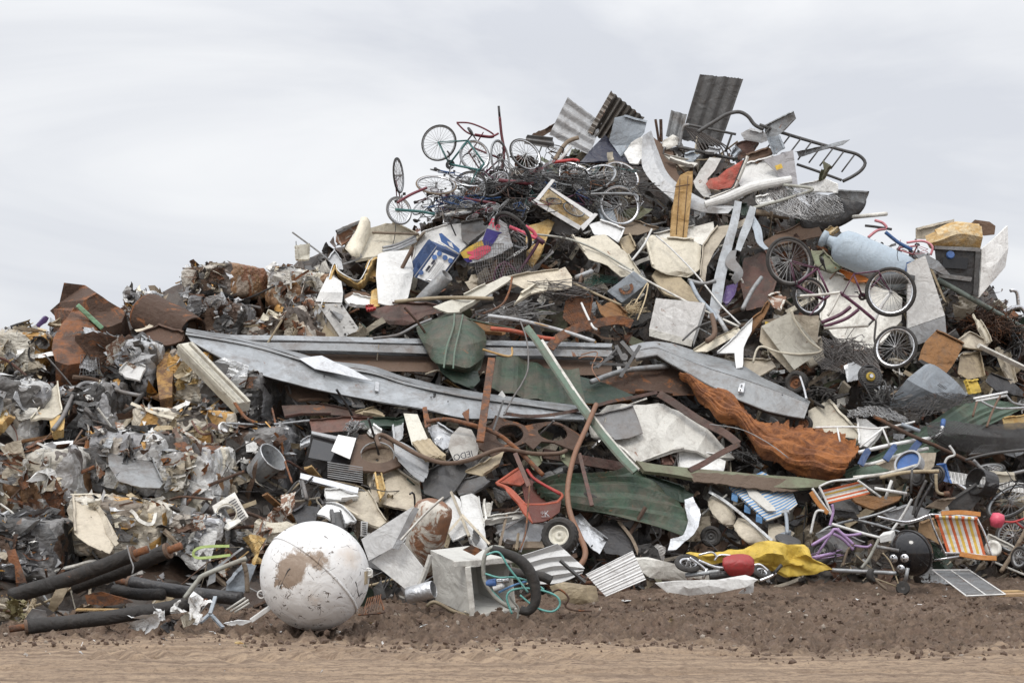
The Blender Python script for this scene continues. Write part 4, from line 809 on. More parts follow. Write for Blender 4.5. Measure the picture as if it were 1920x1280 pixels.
poly('green_sheet', [(1195, 885), (1240, 900), (1285, 915), (1303, 925), (1282, 940), (1255, 932), (1220, 912)], 'greendark', 'dark green fold under the muddy board', 'sheet', .6, crump=.04)
poly('torn_foil', [(1285, 935), (1300, 930), (1315, 965), (1310, 985), (1290, 1010), (1268, 1030), (1252, 1030), (1258, 1010), (1280, 1000), (1290, 975)], 'silver', 'torn silver foil edge at the end of the large green sheet', 'foil', .85, crump=.07, f=4)
poly('crushed_sheet', [(1110, 770), (1140, 757), (1190, 755), (1236, 752), (1290, 772), (1340, 805), (1385, 836), (1330, 845), (1280, 846), (1195, 866), (1150, 826), (1116, 798)], 'white_dirty', 'grey white crushed corrugated sheet with brown stains in the middle', 'sheet', .75, crump=.07, f=1.9, cor=(16, .025, 80), land=(1240, 810, 'grey white crushed sheet'))
poly('crushed_sheet', [(1115, 775), (1185, 765), (1200, 790), (1205, 812), (1180, 820), (1150, 822), (1120, 800)], 'midgrey', 'dull grey crumpled flap on the stained crushed sheet', 'sheet', .88, crump=.06, f=2.5)
strap('edge_strip', [(1235, 738), (1270, 760), (1320, 792), (1360, 812), (1385, 832)], 13, 'brownred', 'dark red brown metal edge along the stained crushed sheet', 'trim', .95, thick=.03)
strap('edge_strip', [(1386, 833), (1350, 850), (1320, 868), (1292, 882)], 10, 'brownred', 'short red brown edge strip below the stained crushed sheet', 'trim', .95, thick=.03)
strap('edge_strip', [(1118, 760), (1160, 750), (1200, 742), (1232, 735)], 6, 'brownred', 'thin rusty edge strip above the stained crushed sheet', 'trim', .85)
poly('appliance_sheet', [(1272, 852), (1340, 850), (1362, 860), (1355, 892), (1275, 885)], 'white', 'white panel showing under the stained crushed sheet', 'panel', .55, crump=.02)
poly('dark_sheet', [(1115, 705), (1180, 690), (1255, 684), (1290, 700), (1318, 738), (1260, 742), (1190, 735), (1125, 720)], 'rustdark', 'dark brown sheet hollow under the bent galvanised beam', 'sheet', .55, crump=.03, land=(1210, 715, 'dark brown sheet'))
rod('round_bar', [(1108, 716), (1170, 695), (1253, 686)], 5, 'galv_dull', 'grey rolled edge along the dark brown sheet', 'bar', .7)
# rusty corrugated roll
t = thing('corrugated_roll', 'bright orange rusty corrugated iron rolled and crushed', 'corrugated iron', P((1450, 820), .8)); LAND.append((1460, 830, 'orange rusty roll'))
rt = [(1272, 695), (1312, 714), (1375, 737), (1396, 763), (1430, 793), (1477, 796), (1522, 805), (1560, 816), (1612, 840)]; rb = [(1274, 701), (1305, 738), (1338, 780), (1386, 803), (1432, 858), (1465, 884), (1497, 890), (1545, 904), (1575, 896)]
mixr = lambda s_, e: [(a[0] * (1 - s_) + b[0] * s_, a[1] * (1 - s_) + b[1] * s_, e * min(1, .4 + .15 * k)) for k, (a, b) in enumerate(zip(rt, rb))]
band('rusty_sheet', [rt, mixr(.25, .26), mixr(.5, .36), mixr(.78, .28), rb], 'rustroll', dd=.78, nu=110, sub=9, cor=(7, .02, 'v'), crump=.17, f=3.6, parent=t, thick=.012, jag=2.)
band('end_hollow', [[(1614, 836), (1598, 860), (1562, 904)], [(1606, 840, -.3), (1580, 868, -.3), (1556, 895, -.3)]], 'rustdark', dd=.8, nu=14, crump=.01, parent=t)
rod('thin_wire', [(1330, 795), (1390, 805), (1440, 830), (1478, 858)], .8, 'wirelight', 'thin bright wire stretched across the orange rusty roll', 'wire', 1.35)
# ---------------------------------------------------------------- rusty bars and pipes in the centre
poly('perforated_plate', [(895, 822), (905, 800), (925, 790), (930, 775), (955, 784), (985, 797), (1010, 788), (1045, 785), (1098, 802), (1090, 822), (1080, 842), (1040, 828), (1015, 828), (1000, 842), (985, 830), (930, 848)], 'rustdark', 'rusty plate offcut with large round cut holes', 'plate', .95, holes=[circ(957, 812, 25, 18, 19), circ(1038, 807, 29, 18, 17)], crump=.02, thick=.02, land=(1030, 812, 'plate with round holes'))
rod('bent_pipe', [(800, 791), (835, 786), (880, 795), (930, 812), (965, 838), (990, 862), (1018, 890)], 4, 'rust', 'long curved rusty pipe ending beside the red tub', 'pipe', 1.15, land=(930, 812, 'curved rusty pipe'))
rod('bent_pipe', [(712, 838), (706, 820), (718, 815), (745, 830), (790, 855), (835, 868), (880, 862), (925, 845), (950, 842), (1000, 850), (1045, 850), (1062, 844)], 4, 'brown', 'wavy brown pipe with a hooked end hanging across the centre', 'pipe', 1.25, land=(850, 866, 'wavy brown pipe'))
rod('bent_pipe', [(1118, 758), (1100, 800), (1078, 850), (1067, 895), (1064, 930), (1070, 965), (1085, 1000), (1097, 1030), (1094, 1050), (1080, 1065), (1050, 1085)], 5, 'coppertube', 'tall copper brown bent tube reaching from the green post to the tyre', 'pipe', 1.3, land=(1075, 940, 'copper brown tube'))
m = MB()
def bar(name, a, b, wpx, mt_, label, dd=1.1, land=None, h=None):
    m = MB(); k = mpp(a); m.beam(P(a, dd), P(b, dd), wpx * k, (h or wpx * .5) * k, (0, -1, .2)); return tag(m.build(name, mt_, bevel=.004), label, 'bar', None, land)
bar('flat_bar', (922, 672), (900, 828), 13, 'rust', 'upright rusty flat bar crossing the longest beam', 1.25, (912, 740, 'upright rusty bar'), 4)
bar('steel_bar', (966, 850), (992, 912), 8, 'redbrown', 'red brown bar leaning into the red tub', 1.25)
bar('steel_bar', (1086, 850), (1110, 948), 7, 'brownred', 'red brown bar leaning on the large green sheet', 1.25)
bar('thin_bar', (944, 750), (925, 806), 3.5, 'darkgrey', 'short dark bar standing before the longest beam', 1.2)
bar('steel_bar', (1018, 850), (1180, 878), 18, 'brownred', 'thick rusty red beam lying under the diagonal green post', .6, (1100, 865, 'rusty red beam'))
rod('thin_wire', [(975, 600), (988, 640), (990, 690), (978, 720), (962, 745), (945, 778)], 1.6, 'wire', 'thin dark wire hanging over the green creased panel', 'wire', 1.2)
rod('thin_wire', [(993, 910), (990, 950), (985, 1000), (975, 1030)], 1.6, 'rust', 'thin rusty rod hanging down in front of the red tub', 'wire', 1.3)
strap('arched_bar', [(1030, 652), (1050, 632), (1080, 616), (1120, 606), (1160, 600), (1185, 608)], 17, 'rust', 'rusty arched flat strap above the ribbed beam', 'strap', .95, thick=.02, land=(1100, 614, 'rusty arched strap'))
strap('edge_strip', [(945, 775), (990, 780), (1030, 778), (1085, 768)], 6, 'brownred', 'red brown bent edge under the longest beam', 'trim', 1.0)
for pts, mt_, lb in (([(793, 765), (801, 765), (808, 800), (797, 802)], 'rust', 'small rusty pointed flap under the longest beam'), ([(866, 775), (880, 764), (878, 790)], 'rust', 'rusty triangular flap beside the upright rusty bar')): poly('rusty_flap', pts, mt_, lb, 'flap', 1.0, crump=.02)
t = thing('seat_mechanism', 'dark steel hinge mechanism with crossed arms above the dark sheet', 'mechanism', P((1170, 670), 1.2)); LAND.append((1170, 668, 'steel hinge mechanism'))
for a, b, w_ in (((1106, 681), (1172, 684), 5), ((1200, 648), (1163, 707), 6), ((1155, 648), (1178, 690), 7), ((1150, 668), (1112, 690), 4), ((1165, 640), (1190, 668), 7), ((1120, 690), (1158, 652), 3)):
    m = MB(); k = mpp(a); m.beam(P(a, 1.2), P(b, 1.2), w_ * k, 2.5 * k, (0, -1, .2)); m.build('arm', 'darkgrey', t, bevel=.003)
V, f = lathe([(0, -.03), (.05, -.03), (.05, .03), (0, .03)], P((1170, 670), 1.25), (0, -1, .2), 14); mk('pivot', V, f, 'midgrey', t)
for i, pts in enumerate(([(1090, 665), (1120, 660), (1110, 690), (1125, 715)], [(1085, 672), (1100, 668), (1130, 672), (1118, 685)])): rod('thin_wire', pts, 1, 'coppertube', ['twisted copper wire beside the hinge mechanism', 'second twisted copper wire beside the hinge mechanism'][i], 'wire', 1.2)
# red trailer tub and tyres
t = thing('trailer_tub', 'red plastic trailer tub lying open between bars', 'tub', P((1000, 930), .6)); LAND.append((1010, 930, 'red tub'))
band('front_wall', [[(985, 946), (1020, 944), (1052, 936)], [(998, 982), (1022, 978), (1048, 962)]], 'tubdark', dd=.95, nu=10, crump=.01, parent=t, thick=.02)
band('side_wall', [[(930, 906), (958, 918), (985, 946)], [(965, 930), (978, 958), (998, 982)]], 'redorange', dd=.95, nu=10, crump=.01, parent=t, thick=.02)
band('back_wall', [[(930, 906), (960, 884), (972, 878)], [(975, 912), (985, 905), (990, 900)]], 'redorange', dd=.7, nu=8, crump=.01, parent=t, thick=.02)
band('floor', [[(972, 880), (985, 893), (1050, 934)], [(985, 945), (1000, 945), (1045, 938)]], 'tubdark', dd=.62, nu=10, crump=.01, parent=t)
rod('rim', [(972, 878), (930, 906), (958, 918), (985, 946), (1020, 946), (1045, 942), (1055, 930), (1052, 925), (1022, 910), (1000, 896), (988, 880)], 2.8, 'redorange', dd=.97, parent=t, smooth=False)
rod('edge', [(988, 880), (1000, 896), (1022, 910), (1050, 926)], 2.5, 'red', dd=1.0, parent=t)
text('lettering', '*K', P((1022, 963), 1.03), (1, -.15, .08), (0, 0, 1), .095, 'silver', t); m = MB(); m.beam(P((1015, 968), 1.03), P((1030, 968), 1.03), .012, .006); m.build('underline', 'silver', t)
def tyre(cx, cy, Rp, ax, label, rimmat, dd=.5, d=None, land=None):
    c = P((cx, cy), dd, d); R = Rp * mpp((cx, cy), d); t = thing('tyre', label, 'tyre', c, None)
    if land: LAND.append(land)
    pr = [(R * .58, -R * .28), (R * .74, -R * .40), (R * .92, -R * .36), (R, -R * .24), (R * 1.01, 0), (R, R * .24), (R * .92, R * .36), (R * .74, R * .40), (R * .58, R * .28), (R * .55, 0), (R * .58, -R * .28)]
    V, f = lathe(pr, c, ax, 48); V = np.array(V); k = np.arange(len(V)); ring, s_ = k // 48, k % 48; lug = ((ring >= 3) & (ring <= 5)) * (((s_ + ring * 1) % 2) * .035 * R); dirv = V - np.array(c); a_ = np.array(Vector(ax).normalized()); dirv -= np.outer(dirv @ a_, a_); dirv /= np.linalg.norm(dirv, axis=1)[:, None]
    mk('rubber', V + dirv * lug[:, None], f, 'rubber', t)
    V, f = lathe([(R * .58, R * .26), (R * .52, R * .3), (R * .46, R * .08), (R * .3, R * .05), (R * .26, R * .14), (R * .08, R * .14), (R * .07, R * .05), (0, R * .05)], c, ax, 32); mk('rim', V, f, rimmat, t, True); return t
tyre(1050, 1004, 33, (-.28, -.9, .2), 'knobbly lawn tractor tyre with a cream rim', 'pale', .5, 19.6, (1050, 1004, 'cream rimmed tyre'))
tyre(1097, 958, 33, (-.3, -.9, .2), 'dark muddy tyre half hidden under the large green sheet', 'rustdark', .4, None, (1097, 958, 'dark muddy tyre'))
poly('yellow_part', [(1031, 971), (1046, 970), (1046, 980), (1033, 979)], 'orange', 'small yellow orange bracket above the cream rimmed tyre', 'bracket', .95, thick=.03)
# ---------------------------------------------------------------- cabinet with hoses, white panels
cd = 18.15
M('cabinet_paint', (.56, .55, .51), .1, .02)
t = thing('metal_cabinet', 'open grey metal cabinet with a rusty frame lying on its side', 'cabinet', W(850, 1090, cd)); LAND.append((850, 1085, 'open grey cabinet'))
o_, a_, b_, c_ = (877, 1062), (807, 1031, -.42), (887, 1157), (958, 1052, -.5)
par('body', [o_, a_, b_, c_], 'cabinet_paint', d=cd, dd=0, parent=t, skip=('bc',), crump=.006, n=6, thick=.012)
k = MB(); q = {n_: P(p, 0, cd) for n_, p in (('o', o_), ('b', b_), ('c', c_))}; q['bc'] = q['b'] + q['c'] - q['o']
for n_, a, b, mt_ in (('top_rail', q['o'] + Vector((-.14, -.06, .03)), q['c'] + Vector((.02, -.02, .02)), 'white_dirty'), ('post', q['o'], q['b'], 'white_dirty'), ('bottom_rail', q['b'] + Vector((-.02, -.02, 0)), q['bc'], 'white_dirty')):
    m = MB(); m.beam(a, b, .055, .06); m.build(n_, mt_, t, bevel=.006)
poly('opening', [(867, 1030), (884, 1021), (905, 1030), (890, 1041)], 'rustdark', d=cd, dd=-.25, parent=t, crump=0, thick=.01)
rod('hose', [(800, 1137), (815, 1128), (850, 1145), (885, 1155)], 3.5, 'tan', 'tan flat hose loop on the mud beside the grey cabinet', 'hose', d=18.2, dd=0)
rod('hose', [(922, 1030), (945, 1036), (975, 1050), (995, 1075), (1004, 1105), (1003, 1130), (990, 1145), (975, 1142)], [9, 9, 10, 11, 11, 10, 9, 8], 'rubber', 'thick black hose curling out of the grey cabinet', 'hose', d=17.6, dd=0, land=(1000, 1100, 'thick black hose'))
rod('hose', [(955, 1072), (985, 1076), (1015, 1080), (1034, 1088)], 9, 'rubber', 'short black padded hose end behind the thick hose', 'hose', d=18.3, dd=0)
rod('hose', [(945, 1028), (922, 1026), (908, 1045), (908, 1085), (925, 1115), (950, 1135), (965, 1140)], 4, 'hose', 'beige hose ring hanging from the grey cabinet', 'hose', d=17.7, dd=0)
for i, (pts, mt_, lb) in enumerate([([(912, 1040), (935, 1035), (955, 1065), (975, 1090), (990, 1110)], 'aqua', 'aqua thin hose crossing the black hose'), ([(960, 1150), (950, 1120), (962, 1105), (1000, 1103), (1040, 1115), (1050, 1132), (1035, 1146), (1005, 1138), (975, 1115)], 'aqua', 'aqua thin hose looping on the mud'), ([(910, 1075), (935, 1082), (965, 1082), (1000, 1092), (1020, 1105)], 'aqua', 'aqua thin hose running straight out of the cabinet'), ([(910, 1095), (930, 1115), (945, 1130)], 'aqua', 'aqua thin hose bent inside the cabinet'), ([(935, 1110), (960, 1098), (985, 1090), (1008, 1086)], 'skyblue', 'blue thin hose among the aqua hoses'), ([(1035, 1110), (1050, 1105), (1066, 1120), (1060, 1135), (1075, 1143), (1110, 1145)], 'rustdark', 'thin dark hose trailing on the mud beside the tan tray'), ([(970, 1160), (972, 1140), (960, 1125), (955, 1115)], 'hose', 'beige thin tube ending on the mud')]):
    rod('thin_hose', pts, 2., mt_, lb, 'hose', d=17.55 + .05 * i, dd=0, group='thin hoses spilling from the cabinet')
t = thing('valve', 'blue and chrome valve fitting inside the grey cabinet', 'valve', W(945, 1088, 17.7)); V, f = lathe([(0, -.1), (.035, -.1), (.04, 0), (0, 0)], W(930, 1091, 17.7), (1, -.1, .12), 14); mk('knob', V, f, 'blue', t)
V, f = lathe([(0, 0), (.028, 0), (.03, .05), (.022, .06), (.022, .12), (0, .12)], W(932, 1090, 17.7), (1, -.1, .12), 14); mk('fitting', V, f, 'chrome', t); V, f = lathe([(0, 0), (.03, 0), (.03, .1), (0, .12)], W(925, 1103, 17.7), (1, -.1, .3), 12); mk('cap', V, f, 'white', t)
band('corrugated_sheet', [[(972, 1042), (1010, 1030), (1045, 1018)], [(985, 1075), (1040, 1060), (1096, 1064)], [(1000, 1095), (1050, 1092), (1092, 1074)]], 'white_clean', 'white ribbed sheet lying under the copper brown tube', 'sheet', .3, d=18.9, nu=16, sub=8, cor=(4, .02, 'v'), crump=.012, land=(1035, 1055, 'white ribbed sheet'))
quad('corrugated_sheet', [(1098, 1076), (1186, 1032), (1211, 1086), (1136, 1118)], 'white_clean', 'white finely lined panel with a torn corner on the mud', 'sheet', n=20, m=24, dd=.2, d=18.9, cor=(10, .006, 'v'), crump=.006, land=(1160, 1075, 'finely lined white panel'))
rod('steel_bar', [(1050, 1050), (1097, 1092)], 3.5, 'darkgrey', 'short black bar lying on the white ribbed sheet', 'bar', d=18.3, dd=0, seg=4)
poly('plastic_tray', [(1030, 1098), (1056, 1090), (1118, 1098), (1123, 1126), (1085, 1133), (1045, 1122)], 'tan', 'tan translucent plastic tray on the mud before the white panels', 'tray', d=18.0, dd=0, thick=.12, crump=.012, bulge=.05, land=(1080, 1112, 'tan plastic tray'))
poly('crushed_sheet', [(1062, 980), (1085, 962), (1110, 990), (1140, 1010), (1125, 1035), (1108, 1022), (1090, 1000)], 'silver', 'shiny crumpled sheet beside the cream rimmed tyre', 'sheet', .55, crump=.06, f=4, land=(1105, 1000, 'shiny crumpled sheet'))
poly('black_bag', [(1115, 990), (1150, 968), (1180, 985), (1195, 1030), (1175, 1045), (1135, 1040)], 'black', 'crumpled black plastic sheet under the large green sheet', 'plastic', .45, crump=.05, bulge=.1)
rod('steel_bar', [(1160, 978), (1185, 1010), (1200, 1045)], 4, 'woodold', 'dull bar leaning over the black plastic', 'bar', .6, seg=4)
par('metal_box', [(1205, 1035), (1190, 1022), (1212, 1058), (1235, 1030)], 'darkgrey', 'small dark metal box behind the finely lined panel', 'box', .4)
tag(fold_obj('crushed_sheet', 4, 'white', P((1232, 1040), .4), (1.2, .2, .4), (.3, .2, .2)), 'small white bent metal piece behind the finely lined panel', 'scrap')
quad('appliance_sheet', [(678, 1010), (776, 948), (737, 1026), (692, 1050)], 'white_clean', 'white flat appliance panel leaning beside the white sphere', 'panel', d=18.4, dd=0, crump=.006, thick=.04, land=(725, 1005, 'leaning white panel'))
quad('appliance_sheet', [(776, 950), (786, 953), (748, 1030), (736, 1027)], 'lightgrey', 'folded edge strip of the leaning white panel', 'panel', d=18.35, dd=0, crump=.004, thick=.03)
quad('appliance_sheet', [(697, 1052), (752, 1011), (802, 1072), (772, 1112)], 'white', 'dull speckled white panel standing on the mud beside the sphere', 'panel', d=18.5, dd=0, crump=.008, thick=.05, land=(752, 1062, 'speckled white panel'))
rod('steel_bar', [(808, 1040), (796, 1075), (785, 1100)], 5, 'white_dirty', 'white edge bar beside the grey cabinet', 'bar', d=18.4, dd=0, seg=4)
rod('thin_bar', [(752, 1012), (800, 960), (832, 932)], 2.5, 'white_dirty', 'long white thin bar leaning over the rusty boiler', 'bar', d=18.4, dd=.3, seg=4)
t = thing('boiler', 'white round boiler tank with a large rust stain behind the cabinet', 'boiler', P((800, 1005), .5)); LAND.append((800, 1000, 'rust stained boiler'))
V, f = lathe([(0, -.42), (.16, -.41), (.21, -.37), (.22, .28), (.2, .36), (.12, .41), (0, .42)], W(800, 1005, 19.5), (.25, -.25, .93), 32); mk('shell', V, f, M('boiler_paint', (.70, .66, .58), .3, .62, .5, 0, .2, .7), t, True)
WALL = []
for i, (pts, lb, dd) in enumerate([([(826, 926), (845, 920), (862, 935), (870, 965), (882, 998), (850, 1015), (832, 985)], 'white torn appliance wall with black seal marks above the cabinet', .5), ([(862, 932), (885, 924), (897, 932), (907, 990), (916, 1035), (880, 1018), (868, 970)], 'second white torn appliance wall with a black stain', .45), ([(905, 940), (922, 946), (916, 975), (905, 985)], 'narrow white upright piece beside the red tub', .5), ([(905, 968), (990, 958), (997, 965), (960, 972), (908, 978)], 'white bent rim piece below the red tub', .6)]):
    WALL += [poly('appliance_sheet', pts, 'white' if i < 2 else 'white_dirty', lb, 'panel', dd, crump=.025, bulge=.1 if i < 2 else 0, land=(860, 965, 'torn white appliance walls') if i == 0 else None)]
for i, (a, b) in enumerate((((846, 922), (880, 1005)), ((866, 968), (838, 1000)), ((866, 965), (918, 1020)))): rod('white_bar', [a, b], 3, 'cream_dirty', ['cream edge bar along the torn appliance wall', 'cream short bar across the torn appliance wall', 'cream bar slanting down to the cabinet top'][i], 'bar', .75, seg=4)
for i, (x0, y0, x1, y1) in enumerate([(831, 950, 832, 990), (888, 990, 893, 1022)]): poly('black_mark', [(x0, y0), (x1 + 5, y0 + 2), (x1 + 7, y1 - 10), (x1, y1), (x0 - 3, y1 - 12)], 'darkgrey', None, None, .68, parent=WALL[i], crump=.01, thick=.004, jag=1)
for i, (x0, y0, x1, y1) in enumerate([(935, 1030, 950, 965), (968, 1030, 972, 1000), (975, 1035, 995, 965), (930, 1000, 985, 968)]): rod('angle_bar', [(x0, y0), (x1, y1)], 2.5, ['woodold', 'tan', 'galv', 'midgrey'][i], ['brown thin upright bar behind the cabinet', 'tan thin upright bar behind the cabinet', 'grey thin slanting bar before the lawn tyre', 'dark slanting bar below the red tub'][i], 'bar', .6, seg=4)
poly('metal_sheet', [(930, 985), (965, 975), (1022, 992), (1010, 1018), (985, 1020), (940, 1030)], 'lightgrey', 'dull grey panel between the cabinet and the lawn tyre', 'panel', .35, crump=.02)
quad('board', [(960, 1018), (1018, 1018), (1018, 1030), (960, 1030)], 'woodold', 'brown board behind the cream rimmed tyre', 'board', dd=.4, crump=.01, thick=.03)
t = thing('oven', 'black oven front with a chrome strip and dark glass', 'oven', P((630, 870), .5)); LAND.append((625, 870, 'black oven'))
par('body', [(583, 812), (692, 845), (565, 893), (600, 800, -.4)], 'black', dd=.5, parent=t, crump=.01)
quad('glass', [(588, 818), (660, 838), (650, 872), (578, 858)], 'blackgloss', dd=.56, parent=t, crump=.002); quad('trim', [(563, 890), (672, 918), (670, 928), (562, 900)], 'chrome', dd=.62, parent=t, crump=.004, thick=.03); quad('trim', [(584, 810), (632, 820), (631, 826), (584, 815)], 'lightgrey', dd=.6, parent=t, crump=.003, thick=.02)
for i in range(8): quad('slat', [(614, 866 + i * 4), (680, 876 + i * 4), (680, 877.5 + i * 4), (614, 867.5 + i * 4)], 'midgrey', dd=.6, parent=t, crump=0, n=3, m=1)
rod('oven_leg', [(565, 895), (575, 935)], 4, 'midgrey', dd=.6, parent=t)
quad('appliance_sheet', [(634, 815), (668, 821), (656, 860), (621, 845)], 'white', 'small square white sheet leaning on the black oven', 'panel', dd=.75, crump=.01, land=(645, 838, 'square white sheet'))
t = thing('sink', 'brown muddy steel sink with a round basin', 'sink', P((705, 850), .6)); LAND.append((705, 850, 'muddy sink'))
poly('top', [(672, 815), (700, 812), (735, 830), (752, 872), (720, 885), (655, 880), (660, 855)], 'brown', dd=.6, parent=t, crump=.02, thick=.03, holes=[circ(708, 853, 31, 20, 15)])
V, f = lathe([(.02, -.10), (.14, -.09), (.19, -.03), (.205, 0)], P((708, 853), .58), (.1, -.75, .65), 28); mk('basin', V, f, 'woodold', t, True, solid=.006); V, f = lathe(torusprof(.205, .01), P((708, 853), .62), (.1, -.75, .65), 28); mk('rim', V, f, 'galv_dull', t, True)
band('ribbed_sheet', [[(738, 828), (758, 832), (805, 862)], [(740, 850), (765, 870), (803, 890)], [(750, 868), (772, 890), (792, 905)]], 'lightgrey', 'light grey ribbed sheet under the wavy brown pipe', 'sheet', .8, nu=14, cor=(4, .012, 'v'), crump=.02)
t = thing('foam_block', 'cream faced block with a ribbed tan end', 'block', P((790, 820), .9)); LAND.append((790, 815, 'cream faced block'))
quad('face', [(757, 777), (783, 779), (806, 832), (773, 836)], 'pale', dd=1.0, parent=t, crump=.004, thick=.02); quad('end', [(776, 837), (806, 832), (837, 864), (797, 866)], 'tan', dd=1.0, parent=t, crump=.002, n=30, m=4, cor=(9, .006, 'u'), thick=.08)
t = thing('printed_bag', 'dirty printed sack with dark blue lettering', 'sack', P((865, 830), .7)); LAND.append((868, 830, 'printed sack'))
poly('sack_body', [(840, 838), (845, 815), (862, 800), (885, 805), (900, 835), (893, 858), (862, 872), (850, 862)], 'bag', dd=.75, parent=t, crump=.04, bulge=.12); text('lettering', 'IEDO', P((868, 853), 1.02), (-1, .1, -.25), (.2, 0, -1), .105, 'navy', t)
for i, (pts, mt_, lb, dd, cr_) in enumerate([
 ([(790, 890), (855, 862), (880, 880), (850, 925), (828, 945), (795, 925)], 'darkgrey', 'dark grey flat panel under the wavy brown pipe', .6, .015),
 ([(872, 885), (920, 862), (945, 848), (935, 875), (905, 892)], 'tan', 'tan curled sheet beside the wavy brown pipe', 1.0, .03),
 ([(850, 905), (905, 888), (918, 905), (890, 925), (860, 930)], 'midgrey', 'grey panel behind the torn appliance walls', .5, .02),
 ([(620, 940), (650, 918), (690, 925), (725, 975), (712, 990), (670, 965)], 'cream_dirty', 'beige crumpled sheet above the white sphere', .5, .06),
 ([(690, 890), (740, 880), (788, 905), (792, 945), (770, 960), (730, 945), (700, 930)], 'beige', 'beige crushed panel with foam behind the muddy sink', .35, .06),
 ([(700, 895), (715, 890), (722, 920), (712, 940)], 'foam', 'yellow foam strip behind the muddy sink', .5, .03),
 ([(596, 955), (614, 932), (670, 968), (640, 978), (618, 968)], 'white_clean', 'white bent corner panel above the white sphere', .65, .008),
 ([(618, 958), (638, 956), (648, 990), (622, 985)], 'darkgrey', 'dark rectangular plate behind the white sphere', .7, .005),
 ([(608, 918), (662, 922), (672, 932), (640, 938), (612, 935)], 'white', 'white flat piece under the black oven', .6, .02),
 ([(572, 945), (600, 950), (590, 985), (560, 985), (548, 965)], 'black', 'dark round pipe end section above the sphere', .4, .04),
 ([(528, 757), (600, 758), (690, 772), (700, 778), (620, 778), (535, 778)], 'brownred', 'brown folded channel under the longest beam', .5, .015),
 ([(532, 722), (570, 715), (612, 722), (618, 748), (560, 752), (540, 738)], 'brown', 'brown muddy plate under the longest beam', .4, .03),
 ([(580, 788), (640, 782), (700, 788), (690, 800), (640, 806), (585, 812)], 'redbrown', 'pink brown metal plate at the tip of the pale rod', .55, .015),
 ([(615, 735), (650, 735), (685, 762), (640, 758)], 'bluegrey', 'bluish pane piece under the longest beam', .5, .01),
 ([(640, 733), (672, 738), (684, 762), (662, 760)], 'white', 'white slanted strip under the longest beam', .52, .01),
 ([(665, 770), (700, 765), (722, 778), (720, 785), (680, 776)], 'tan', 'tan curled flap behind the pale wire tangle', .6, .03),
 ([(675, 790), (700, 783), (758, 782), (755, 800), (700, 805), (682, 808)], 'greendark', 'dark green folded strip behind the cream faced block', .65, .03),
 ([(690, 805), (700, 800), (716, 810), (712, 820), (695, 815)], 'white', 'white rounded piece beside the dark green strip', .7, .02),
 ([(735, 800), (757, 795), (755, 820), (738, 830)], 'lightgrey', 'grey crumpled flap beside the cream faced block', .75, .03),
 ([(800, 800), (820, 795), (850, 812), (852, 830), (830, 840), (810, 825)], 'silver', 'silver crumpled plastic behind the cream faced block', .6, .05),
 ([(563, 830), (582, 820), (580, 835), (563, 842)], 'lightgrey', 'pale folded strip beside the black oven', .6, .01),
 ([(1235, 848), (1250, 845), (1262, 872), (1240, 870)], 'redbrown', 'rusty red piece under the stained crushed sheet', .6, .01),
 ([(1048, 838), (1070, 835), (1078, 858), (1068, 875), (1052, 862)], 'olive', 'olive curled strip below the perforated plate', .7, .02),
 ([(985, 838), (1002, 842), (1015, 868), (1000, 882), (988, 862)], 'olive', 'olive bent strip beside the wavy brown pipe', .7, .02)]):
    poly('scrap_sheet', pts, mt_, lb, 'panel', dd, crump=cr_, land=((np.mean([p[0] for p in pts]), np.mean([p[1] for p in pts]), lb.split(' ', 0)[0].split(' behind')[0].split(' under')[0].split(' above')[0].split(' beside')[0].split(' below')[0].split(' at the')[0])))
t = thing('wire_tangle', 'pale bundle of tangled wire beside the dark green strip', 'wire', P((662, 800), .75)); m = MB(); r_ = np.random.default_rng(4); c = np.array(P((662, 801), .8))
for i in range(26): q = c + r_.normal(size=(4, 3)) * [.07, .05, .045]; m.tube(q, .006, 4, 10)
m.build('wires', 'wirelight', t)
t = thing('vent_grid', 'small white slotted vent strip leaning behind the sphere', 'vent', P((682, 990), .6)); quad('plate', [(677, 976), (690, 978), (688, 1006), (676, 1004)], 'white', d=18.6, dd=0, parent=t, crump=0, thick=.015)
for i in range(6): quad('slot', [(679, 979 + i * 4), (687, 980 + i * 4), (687, 982 + i * 4), (679, 981 + i * 4)], 'black', d=18.56, dd=0, parent=t, crump=0, n=2, m=1)
V, f = lathe([(.085, -.12), (.09, -.11), (.09, .16), (.085, .17)], W(785, 1111, 18.0), (.9, -.3, .25), 20); tag(mk('tin_can', V, f, 'silver', smooth=True, solid=.004), 'shiny crushed tin on the mud beside the cabinet', 'tin', land=(785, 1111, 'shiny tin'))
poly('metal_sheet', [(700, 1105), (715, 1085), (724, 1118), (705, 1130)], 'darkgrey', 'dark crushed part beside the white sphere', 'scrap', d=18, dd=0, crump=.04)
m = MB()
for i in range(7): m.tube([W(680 + i * 5, 1150 - i * 1.5, 17.6), W(690 + i * 4, 1120 - i, 17.9)], .006, 4)
m.tube([W(672, 1152, 17.6), W(722, 1148, 17.6), W(712, 1118, 17.9)], .01, 5, 12, False); tag(m.build('rusty_grid', 'rust'), 'rusty bent grid lying on the mud beside the sphere', 'grid')
